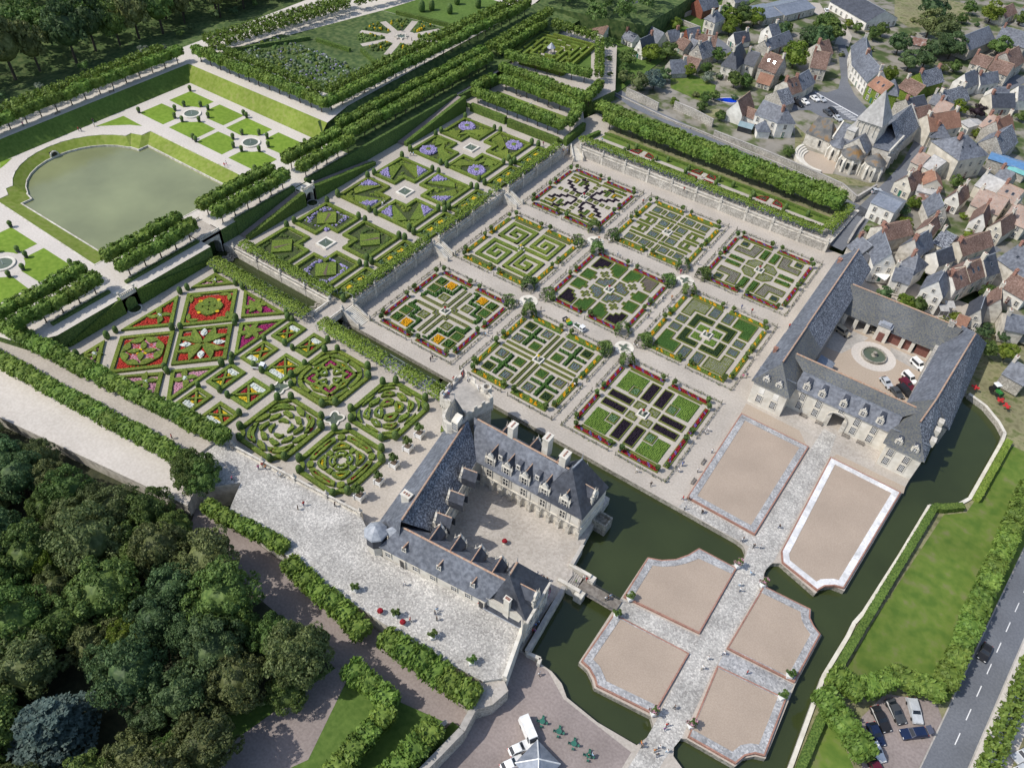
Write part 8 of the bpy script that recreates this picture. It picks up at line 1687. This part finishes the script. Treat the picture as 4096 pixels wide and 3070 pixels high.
car('hatch',36.3,112.0,3.38,-30,'white','White car on the village square, front one of two'); car('hatch',38.6,113.4,3.38,-30,'silver','Silver car behind the white one on the village square'); car('hatch',34.2,106.8,3.38,-30,'white','White car beside the open barn on the village square'); car('estate',33.0,103.6,3.38,-30,'black','Black car beside the open barn on the village square'); car('saloon',44.4,104.2,3.38,-35,'dark_grey','Dark grey car nearest the church sacristy on the square'); car('estate',45.6,106.6,3.38,-35,'black','Black car beside the zebra stripes on the square'); car('hatch',49.0,102.0,3.38,-35,'silver','Silver car half hidden by the church roof'); car('hatch',76.3,60.6,3.2,50,'silver','Silver car on the street corner below the church'); car('hatch',47.5,53.4,2.85,-8,'dark_grey','Dark car behind the lime row, farthest up the lane'); car('hatch',52.6,52.6,2.8,-8,'black','Black car behind the lime row, middle of three'); car('hatch',58.6,51.5,2.75,-8,'dark_grey','Dark car behind the lime row, lowest of three'); car('hatch',-94.5,121.0,11.6,60,'navy','Dark blue car at the top edge beyond the lime rows')
car('bigvan',81.6,-150.4,.03,-32,'white','Large white van beside the zinc roofed kiosk'); car('hatch',81.6,-153.4,.03,60,'white','White car left of the zinc roofed kiosk, upper'); car('hatch',82.0,-156.3,.03,60,'white','White car left of the zinc roofed kiosk, lower')
def pickup(x,y,z,deg,label):
 t = thing('pickup_truck',label,'truck',(x,y,z),R(deg)); part('cab',t,'white',lambda m: m.prism([(.35,-.72),(1.75,-.72),(1.75,.72),(.35,.72)],.4,[1.75,1.1,1.1,1.75]) if False else (m.box(.4,1.75,-.72,.72,.35,.95),m.prism([(.4,-.7),(1.55,-.7),(1.55,.7),(.4,.7)],.95,[1.75,1.62,1.62,1.75]))); part('windscreen',t,'glass',lambda m: m.face([(1.57,-.6,1.0),(1.57,.6,1.0),(1.57,.6,1.55),(1.57,-.6,1.55)]))
 for s in (-1,1): part('side_window',t,'glass',lambda m: m.face([(.6,s*.71,1.02),(1.4,s*.71,1.02),(1.4,s*.71,1.5),(.6,s*.71,1.6)])); part('headlight',t,'silver',lambda m: m.box(1.74,1.78,s*.5-.12,s*.5+.12,.6,.75))
 part('load_bed',t,'white',lambda m: m.ring(rect(-1.75,.35,-.75,.75),rect(-1.68,.28,-.68,.68),.5,1.0)); part('bed_floor',t,'wood',lambda m: m.box(-1.7,.3,-.7,.7,.45,.6))
 for x_ in (-1.1,1.15):
  for s in (-1,1): part('wheel',t,'tyre',lambda m: m.tube((x_,s*.55,.28),(x_,s*.74,.28),.28,10))
 return t
p1 = pickup(32.6,-55.2,.02,-12,'Small white pickup with cuttings in its bed on the path by the square of crosses'); part('garden_cuttings',p1,'leaf_c',lambda m: [m.mound(-1.4+.4*k,-.3+.3*(k % 3),.6,.35,.5,0,6) for k in range(5)])
pickup(-20.3,-118.9,OZ+.02,28,'Small white pickup parked among the small beds of the love garden'); pickup(8,205,3.4,-60,'White pickup parked by the long white hall')
o = thing('garden_cart','Green utility cart with yellow seats beside the white pickup','cart',(28.6,-55.0,.02),R(-20)); part('body',o,'green_cart',lambda m: (m.box(.2,1.5,-.65,.65,.35,.75),m.prism([(.9,-.62),(1.5,-.62),(1.5,.62),(.9,.62)],.75,[1.0,.8,.8,1.0]))); part('load_bed',o,'dark_grey',lambda m: m.ring(rect(-1.4,.1,-.7,.7),rect(-1.3,0,-.6,.6),.45,1.0)); part('seat',o,'yellow',lambda m: [m.box(.1,.7,y-.25,y+.25,.75,1.0) or m.box(.1,.25,y-.25,y+.25,1.0,1.4) for y in (-.3,.3)]); part('roll_bar',o,'black',lambda m: [m.tube((.05,s*.6,.7),(.05,s*.6,1.8),.04,4) for s in (-1,1)])
for x in (-.9,1.0):
 for s in (-1,1): part('wheel',o,'tyre',lambda m: m.tube((x,s*.5,.28),(x,s*.75,.28),.28,9))
o = thing('tractor','Tractor with a pale cab roof in the yard right of the outbuildings','tractor',(129.7,-10.6,vz(0,-10)),R(-40)); part('bonnet',o,'green_cart',lambda m: m.box(.2,1.9,-.4,.4,.7,1.4)); part('cab',o,'glass',lambda m: m.box(-1.0,.2,-.65,.65,1.1,2.3)); part('cab_roof',o,'white',lambda m: m.box(-1.15,.4,-.75,.75,2.3,2.5))
for x,r_,yy in ((-.6,.8,.85),(1.5,.5,.7)):
 for s in (-1,1): part('wheel',o,'tyre',lambda m: m.tube((x,s*(yy-.2),r_),(x,s*(yy+.2),r_),r_,12))
for k,(x,y) in enumerate(((125.2,-12.4),(131.5,-13.2),(133.2,-14.4))): o = thing('farm_implement','red farm implement in the tractor yard, %s from the outbuildings' % ('first','second','third')[k],'implement',(x,y,1.0),k); part('frame',o,'red',lambda m: (m.box(-1,1,-.3,.3,.4,.6),m.box(-.2,.2,-.9,.9,.3,.5))); part('tines',o,'rust',lambda m: [m.box(-.9+.4*j,-.82+.4*j,-.5,-.42,0,.5) for j in range(5)])
# kiosk with zinc hips beside the van
o = thing('kiosk','low kiosk with a hipped zinc roof and white ridge strips at the bottom edge','kiosk',(85.6,-154.0,0),R(-10)); part('wall',o,'stone',lambda m: m.box(-2.3,2.3,-2.3,2.3,-.3,1.8)); part('roof',o,'zinc',lambda m: m.lathe([(3.9,1.7),(.05,3.9)],n=4)); part('ridge_strip',o,'white',lambda m: [m.tube((3.8*math.cos(R(45+90*k)),3.8*math.sin(R(45+90*k)),1.8),(0,0,3.95),.13,4) for k in range(4)])
vwall([(69.4,-158.0),(67.6,-166),(66.0,-174)],3.4,'sloping stone wall between shaded lawn and lower ground','rubble',.6,-.5); vwall([(71.4,-150.2),(72.6,-158),(71.2,-168),(69.8,-176)],4.6,'tall stone wall above the kiosk','rubble',1.0,-.5); sheet('walled_grass',[(69.8,-157),(72,-157),(70.8,-168),(69.4,-176),(66.6,-176)],1.6,'lawn_shade'); block('wall_platform',[(69.8,-149.4),(73.4,-146.8),(75.0,-147.8),(74.2,-151.4),(71.8,-154.6),(70.0,-154)],4.2,'paving','rubble',-.5)
# green cafe tables
CT_ = thing('cafe_table','x','table'); part('table_top',CT_,'green_metal',lambda m: m.lathe([(.5,.70),(.5,.74),(.01,.74)],n=12)); part('leg',CT_,'green_metal',lambda m: m.tube((0,0,0),(0,0,.7),.05,5)); CTU = [0]
CHR = thing('cafe_chair','x','chair'); part('seat',CHR,'green_metal',lambda m: m.box(-.2,.2,-.2,.2,.42,.46)); part('backrest',CHR,'green_metal',lambda m: m.box(-.2,.2,.17,.21,.46,.9))
for sx in (-1,1):
 for sy in (-1,1): part('leg',CHR,'green_metal',lambda m: m.box(sx*.17-.02,sx*.17+.02,sy*.17-.02,sy*.17+.02,0,.42))
CHU = [0]
for k,(x,y) in enumerate(((82.2,-147.4),(85.5,-147.1),(88.7,-147.3),(91.8,-147.4))):
 w_ = ('farthest left','second from the left','third from the left','farthest right')[k]; place(CT_,CTU,(x,y,.02),0,'round dark green table in the gravel yard, '+w_,'green tables of the yard')
 for a in (20,110,200,290): place(CHR,CHU,(x+.8*math.cos(R(a)),y+.8*math.sin(R(a)),.02),R(a-90),'dark green chair at the green yard table '+w_,'chairs of the green table '+w_)
o = thing('shade_sail','white shade sail over a terrace behind the outbuildings','sail',(0,0,0)); sp4 = [(90.0,14.7),(90.7,17.7),(93.8,17.3),(93.3,14.3)]; part('canvas',o,'white',lambda m: m.face([(*sp4[0],3.8),(*sp4[1],3.4),(*sp4[2],3.9),(*sp4[3],3.3)])); part('pole',o,'dark_grey',lambda m: [m.tube((*p,.8),(*p,3.8),.05,4) for p in sp4])
for k,q in enumerate(((110.4,12.2),(111.4,14.9))): o = thing('awning','white awning on the house behind the outbuildings, %s of two' % ('left','right')[k],'awning',(*q,3.6),.6); part('canvas',o,'fibre_cement',lambda m: m.face([(-1.3,-1.2,-.3),(1.3,-1.2,-.3),(1.3,1.2,.3),(-1.3,1.2,.3)])); part('frame',o,'white',lambda m: [m.tube((s*1.25,-1.15,-2.6),(s*1.25,-1.15,-.3),.05,4) for s in (-1,1)])
o = thing('red_gate','bright red metal gate in the white wall of a village garden','gate',(*(85.7,38.4),2.2),.2); part('leaf',o,'red',lambda m: (m.box(-1.2,-.02,-.05,.05,-.5,1.2),m.box(.02,1.2,-.05,.05,-.5,1.2)))
# ---------------------------------------------------------------- people
def mk_person(stride,arm,bend=0.0):
 """continuous skinned body about 1.7 m tall; bands of the mesh take shoes, trousers, shirt, skin and hair"""
 V = [(0,0,.92),(0,.02*bend,1.15),(0,.05*bend,1.38),(0,.06*bend,1.47),(0,.08*bend,1.58),(0,.08*bend,1.70)]; E = [(0,1),(1,2),(2,3),(3,4),(4,5)]; rad = [.15,.15,.17,.065,.105,.07]
 for s in (-1,1):
  b = len(V); V += [(s*.1,0,.88),(s*.1,s*stride*.45,.48),(s*.1,s*stride,.07),(s*.1,s*stride+.14,.04)]; rad += [.11,.075,.055,.05]; E += [(0,b),(b,b+1),(b+1,b+2),(b+2,b+3)]
  c = len(V); V += [(s*.2,.03*bend,1.38),(s*(.26+arm*.1),-s*stride*.3,1.12),(s*(.24+arm*.05),-s*stride*.5+.1*arm,.88+arm*.12)]; rad += [.07,.05,.042]; E += [(2,c),(c,c+1),(c+1,c+2)]
 me = bpy.data.meshes.new('person'); me.from_pydata(V,E,[]); o = bpy.data.objects.new('person',me); COL.objects.link(o); sk = o.modifiers.new('skin','SKIN')
 for i,r_ in enumerate(rad): me.skin_vertices[0].data[i].radius = (r_,r_)
 me.skin_vertices[0].data[0].use_root = True; ss = o.modifiers.new('sub','SUBSURF'); ss.levels = 1
 dg = bpy.context.evaluated_depsgraph_get(); ev = o.evaluated_get(dg); m2 = bpy.data.meshes.new_from_object(ev); bpy.data.objects.remove(o)
 for nm in ('black','denim','white','skin','hair'): m2.materials.append(MAT[nm])
 for p in m2.polygons:
  x,y,z = p.center; p.use_smooth = True; p.material_index = 0 if z < .1 else 3 if (abs(x) > .2 and z < 1.12) else 1 if z < .95 else 2 if z < 1.44 else 4 if (z > 1.66 or (z > 1.55 and y < .03)) else 3
 return m2
PM = [mk_person(.16,0),mk_person(.26,.6),mk_person(.04,.2),mk_person(.10,1.0,1.5)]
CN = dict(white='white',black='black',red='red',blue='blue',sky_blue='light blue',pink='pink',orange='orange',denim='dark blue',khaki='beige',dark_grey='dark grey',purple='purple',green_cart='green',tan='tan')
def person(x,y,z,shirt,legs,where,deg=None,pose=None):
 k = random.randrange(3) if pose is None else pose; o = bpy.data.objects.new('person',PM[k]); COL.objects.link(o); o.location = (x,y,z); o.rotation_euler = (0,0,random.random()*6.28 if deg is None else R(deg)); s_ = random.uniform(.96,1.05); o.scale = (s_,)*3
 slot_mats(o,None,legs,shirt,None,random.choice(['hair','hair','black','tan'])); tag(o,'Person in %s and %s %s' % (CN[shirt],CN[legs],where),'person','visitors')
person(*(9.1,-89.3),0,'black','denim','on the moat path below the yellow cornered square, left of a pair')
person(*(9.0,-88.4),0,'dark_grey','black','on the moat path below the yellow cornered square, right of a pair')
person(*(14.5,-73.1),0,'sky_blue','khaki','on the path between the yellow cornered square and the square of crosses, left')
person(*(14.4,-71.8),0,'white','denim','on the path between the yellow cornered square and the square of crosses, right')
person(*(17.4,-52.1),0,'white','khaki','beside the middle round fountain, left')
person(*(16.9,-50.8),0,'white','denim','beside the middle round fountain, behind another')
person(*(20.3,-55.5),0,'black','khaki','walking below the middle round fountain')
person(*(31.2,-59.6),0,'white','khaki','working beside the square of crosses, near the pickup')
person(*(47.4,-51.6),0,'black','white','at the forecourt side round fountain, dark one')
person(*(48.5,-52.1),0,'white','black','at the forecourt side round fountain, pale one')
person(*(45.3,-39.7),0,'dark_grey','denim','on the path right of the stepped middle square')
person(*(44.6,-31.1),0,'white','white','leaning on the fence right of the stepped middle square')
person(*(44.6,-29.6),0,'white','denim','right of the one leaning on the fence')
person(*(46.6,-28.3),0,'orange','khaki','in a pink hat on the path near the dark L square')
person(*(47.5,-29.6),0,'black','white','behind the pink hat on the path near the dark L square')
person(*(24.2,-20.1),0,'white','denim','on the path above the stepped middle square')
person(*(43.2,-16.1),0,'red','pink','in front of a bower near the cabbage bed square')
person(*(47.4,-21.3),0,'white','sky_blue','by the far right round fountain')
person(*(41.7,-75.1),0,'khaki','denim','gardening in the square of crosses, left')
person(*(43.0,-74.3),0,'white','black','gardening in the square of crosses, right')
person(*(27.0,-88.6),0,'sky_blue','white','on the path below the keep')
person(*(73.0,-89.9),0,'black','black','on the path below the purple bed square')
person(*(68.6,-88.5),0,'white','khaki','at the fence below the purple bed square')
person(*(76.1,-80.5),0,'blue','denim','beside the long left parterre, far')
person(*(76.1,-82.5),0,'white','black','beside the long left parterre, near')
person(*(16.2,11.1),0,'white','denim','on the path between the black zigzag and the cabbage squares, upper')
person(*(16.6,9.7),0,'red','black','on the path between the black zigzag and the cabbage squares, lower')
person(*(15.9,-17.1),0,'orange','denim','at the upper round fountain with a pushchair')
person(*(16.7,-17.5),0,'dark_grey','black','at the upper round fountain')
person(*(19.0,-16.2),0,'white','khaki','beside a bower at the upper round fountain')
person(*(12.1,-14.4),0,'blue','denim','inside the bower of the black zigzag square')
person(*(24.3,-20.1),0,'white','sky_blue','on the path above the stepped square, alone')
person(*(-57.1,-19.3),2.8,'white','black','on the salon path left of the middle salon, first')
person(*(-56.3,-18.7),2.8,'sky_blue','denim','on the salon path left of the middle salon, second')
person(*(-44.3,-47.5),2.8,'white','white','photographing lavender in the middle salon, left')
person(*(-44.4,-46.4),2.8,'white','black','photographing lavender in the middle salon, right')
person(*(-26.4,15.3),2.8,'pink','khaki','below the hedge wall of the playing lawn')
person(*(-18.3,15.8),2.8,'orange','denim','at the top of the corner steps, left')
person(*(-17.3,16.6),2.8,'blue','denim','at the top of the corner steps, right')
person(*(-12.4,30.1),2.7,'white','white','in the upper herb garden, left')
person(*(-12.0,31.1),2.7,'sky_blue','khaki','in the upper herb garden, right')
person(*(-21.1,29.8),2.8,'sky_blue','white','on the hedge path above the corner steps')
person(*(26.5,31.9),2.7,'white','khaki','at the middle herb crossing, back')
person(*(28.5,28.5),2.7,'white','white','at the middle herb crossing, front left')
person(*(28.8,28.8),2.7,'white','denim','at the middle herb crossing, front right')
person(*(51.7,28.9),2.7,'white','khaki','at the lower herb crossing')
person(*(68.7,27.5),2.7,'black','denim','on the herb path near its lower end')
person(*(25.3,20.9),2.7,'red','black','under the herb garden pergola')
person(*(-108.8,24.1),12,'white','denim','in the sun garden, nearest the hedge')
person(*(-109.6,20.5),12,'white','khaki','in the sun garden at the hedge gap')
person(*(-110.8,39.2),12,'black','denim','in the sun garden beyond the star fountain')
person(*(-102.1,34.9),12,'dark_grey','black','in the sun garden right of the star fountain')
person(*(-98.6,35.0),12,'black','black','in the sun garden on the right path')
person(*(-145.7,-76.2),7.5,'black','denim','on the pale walk left of the pond, far')
person(*(-143.1,-77.5),7.5,'white','khaki','on the pale walk left of the pond, middle')
person(*(-144.2,-82.5),7.5,'red','black','on the pale walk left of the pond, near left')
person(*(-143.4,-82.1),7.5,'dark_grey','denim','on the pale walk left of the pond, near right')
person(*(-91.8,-66.5),7.5,'white','pink','on the broad walk right of the pond, upper')
person(*(-91.3,-67.6),7.5,'red','white','on the broad walk right of the pond, lower')
person(*(-151.3,-62.5),12,'white','white','on the shaded upper walk, right')
person(*(-151.2,-95.4),12,'pink','black','sitting on the shaded upper walk, left')
person(*(-16.1,-146.8),5.6,'red','black','alone between the two palisades')
person(*(4.6,-141.0),5,'pink','denim','by the balustrade of the cobbled terrace, left')
person(*(4.8,-140.1),5,'red','khaki','by the balustrade of the cobbled terrace, second')
person(*(5.8,-140.1),5,'orange','denim','by the balustrade of the cobbled terrace, third')
person(*(9.2,-139.7),5,'white','white','on the upper cobbled terrace, left of a pair')
person(*(9.9,-139.7),5,'white','khaki','on the upper cobbled terrace, right of a pair')
person(*(18.8,-143.3),5,'black','khaki','on the sunny middle of the cobbled terrace, left')
person(*(19.0,-141.9),5,'red','denim','on the sunny middle of the cobbled terrace, right')
person(*(24.2,-138.2),5,'black','black','near the balustrade end of the cobbled terrace')
person(*(-46.9,-122.1),2.8,'white','denim','at the path crossing of the diamond garden')
person(*(-48.2,-140.9),2.8,'white','white','at the left diamond path')
person(*(-38.5,-110.5),2.8,'pink','khaki','at the right diamond path')
person(*(2.5,-146.3),5,'pink','black','on a bench under the plane clump')
person(*(47.5,-143.4),5,'white','denim','with red hair walking alone behind the castle wing')
person(*(55.8,-143.9),5,'sky_blue','white','on the lower cobbled terrace, farthest of three')
person(*(55.9,-144.6),5,'black','denim','on the lower cobbled terrace, middle of three')
person(*(56.9,-145.3),5,'black','black','on the lower cobbled terrace, nearest of three')
person(*(53.1,-148.4),5,'red','black','with a pushchair by the terrace wall')
person(*(61.3,-138.2),5,'red','denim','in the last doorway of the terrace wing')
person(*(46.3,-154.5),0.9,'white','white','at the foot of the small stair below the terrace')
person(*(72.5,-120.8),0.5,'green_cart','khaki','at the castle end of the footbridge')
person(*(73.3,-119.1),0.5,'white','denim','on the footbridge, upper left')
person(*(74.0,-119.1),0.5,'red','red','on the footbridge in red')
person(*(79.2,-120.5),0.5,'white','black','on the footbridge, forecourt end, left')
person(*(79.5,-120.1),0.5,'black','black','on the footbridge, forecourt end, middle')
person(*(79.7,-119.5),0.5,'sky_blue','denim','on the footbridge, forecourt end, right')
person(*(65.5,-124.3),1,'white','black','in the group at the castle court edge, rear')
person(*(66.0,-125.1),1,'black','denim','in the group at the castle court edge, left')
person(*(66.6,-124.6),1,'red','black','in the group at the castle court edge, second')
person(*(67.0,-124.3),1,'dark_grey','denim','in the group at the castle court edge, third')
person(*(67.8,-124.2),1,'black','black','in the group at the castle court edge, right')
person(*(67.9,-125.2),1,'red','pink','in the group at the castle court edge, in pink')
person(*(69.5,-125.8),1,'black','pink','on the moat walk before the pavilion, first')
person(*(69.9,-127.0),1,'pink','pink','on the moat walk before the pavilion, second')
person(*(69.7,-127.3),1,'purple','black','on the moat walk before the pavilion, third')
person(*(71.5,-132.8),1,'sky_blue','denim','in the shaded moat walk, upper')
person(*(71.3,-133.6),1,'blue','denim','in the shaded moat walk, next to the upper one')
person(*(71.5,-134.8),1,'red','red','in the shaded moat walk, lower left')
person(*(71.9,-134.7),1,'purple','black','in the shaded moat walk, lower right')
person(*(77.0,-140.7),0,'white','black','by the yard railing below the castle')
person(*(91.8,-147.5),0,'black','black','seated at the right green table, left')
person(*(92.3,-147.0),0,'sky_blue','denim','seated at the right green table, right')
person(*(98.1,-140.3),0,'orange','denim','at the yard corner near the moat end, upper')
person(*(98.5,-140.7),0,'dark_grey','black','at the yard corner near the moat end, lower')
person(*(100.3,-134.9),0,'red','black','on the axis beside the lower moat end, upper')
person(*(100.3,-135.7),0,'purple','denim','on the axis beside the lower moat end, lower')
person(*(101.0,-139.0),0,'white','denim','in the group at the bottom of the axis, left')
person(*(100.6,-140.0),0,'orange','khaki','in the group at the bottom of the axis, second')
person(*(102.4,-138.8),0,'white','sky_blue','in the group at the bottom of the axis, right')
person(*(101.3,-140.4),0,'dark_grey','denim','in the group at the bottom of the axis, lowest')
person(*(100.0,-131.3),0,'dark_grey','black','alone right of the lower moat end')
person(*(68.2,-153.2),0.9,'white','denim','under the lime row end, left')
person(*(68.7,-152.7),0.9,'pink','khaki','under the lime row end, right')
person(*(100.6,-83.0),0,'black','denim','on the axis between the two long parterres')
person(*(95.6,-90.7),0,'black','black','near the inner moat end, upper')
person(*(95.5,-91.1),0,'white','denim','near the inner moat end, beside the dark one')
person(*(98.1,-91.0),0,'dark_grey','black','at the head of the axis, left')
person(*(99.3,-90.3),0,'white','denim','at the head of the axis, right')
person(*(85.5,-89.3),0,'white','denim','on the cobbled moat bank, right')
person(*(85.5,-89.7),0,'black','black','on the cobbled moat bank, left')
person(*(99.4,-101.2),0,'white','sky_blue','on the axis beside the pink oleanders, left')
person(*(100.0,-102.3),0,'white','denim','on the axis beside the pink oleanders, right')
person(*(100.1,-97.5),0,'sky_blue','white','between the pink oleanders')
person(*(102.9,-116.6),0,'white','denim','at the middle of the axis, upper')
person(*(100.9,-119.3),0,'white','white','at the middle of the axis, lower')
person(*(100.9,-121.6),0,'white','khaki','on the axis above the near sand parterres')
person(*(108.0,-117.4),0,'red','black','on the cross path towards the outer moat')
person(*(76.0,-68.4),0,'white','black','on the path beside the purple bed square, left')
person(*(76.3,-67.2),0,'white','denim','on the path beside the purple bed square, right')
person(*(79.9,-72.7),0,'white','denim','sitting on a bench by the left long parterre')
person(*(79.7,-79.9),0,'white','black','beside the lower bench of the left long parterre')
person(*(76.1,-80.3),0,'blue','denim','on the wide path above the moat, right')
person(*(76.2,-82.5),0,'white','white','on the wide path above the moat, left')
person(*(80.5,-88.9),0,'red','denim','at the cobbled bank corner, first')
person(*(81.6,-88.3),0,'black','khaki','at the cobbled bank corner, second')
person(*(82.0,-91.1),0,'white','black','at the cobbled bank corner, third')
person(*(75.6,-45.2),0,'pink','khaki','near the outbuilding corner with a pushchair, left')
person(*(76.3,-44.3),0,'denim','khaki','near the outbuilding corner with a pushchair, right')
person(*(64.1,-19.6),0,'blue','denim','on the path above the dark L square, left')
person(*(67.1,-19.4),0,'red','black','on the path above the dark L square, right')
person(*(77.9,-18.9),0,'red','black','in red beside the long outbuilding')
person(*(45.5,-9.0),0,'white','denim','beside the grey bed square')
person(*(43.2,-15.7),0,'pink','red','in front of the bower of the cabbage square')
person(*(47.0,-21.6),0,'white','sky_blue','by the upper right round fountain, left')
person(*(47.4,-21.2),0,'red','black','by the upper right round fountain, right')
person(*(27.9,-100.3),15.05,'red','red','on the keep platform, in red at the far corner')
person(*(27.7,-99.5),15.05,'pink','pink','on the keep platform, in pink at the far corner')
person(*(29.8,-100.8),15.05,'white','denim','on the keep platform, in the middle')
person(*(28.3,-104.5),15.05,'black','black','on the keep platform at the left parapet, first')
person(*(27.8,-105.9),15.05,'white','denim','on the keep platform at the left parapet, second')
person(*(28.9,-106.4),15.05,'blue','red','on the keep platform at the left parapet, third')
person(*(28.7,-107.8),15.05,'sky_blue','red','on the keep platform at the left parapet, fourth')
person(*(33.4,-101.6),15.05,'white','white','on the keep platform at the right parapet, left')
person(*(35.2,-101.8),15.05,'orange','khaki','on the keep platform at the right parapet, right')
person(*(27.2,-102.6),15.05,'red','black','on the keep platform at the left parapet, farthest')
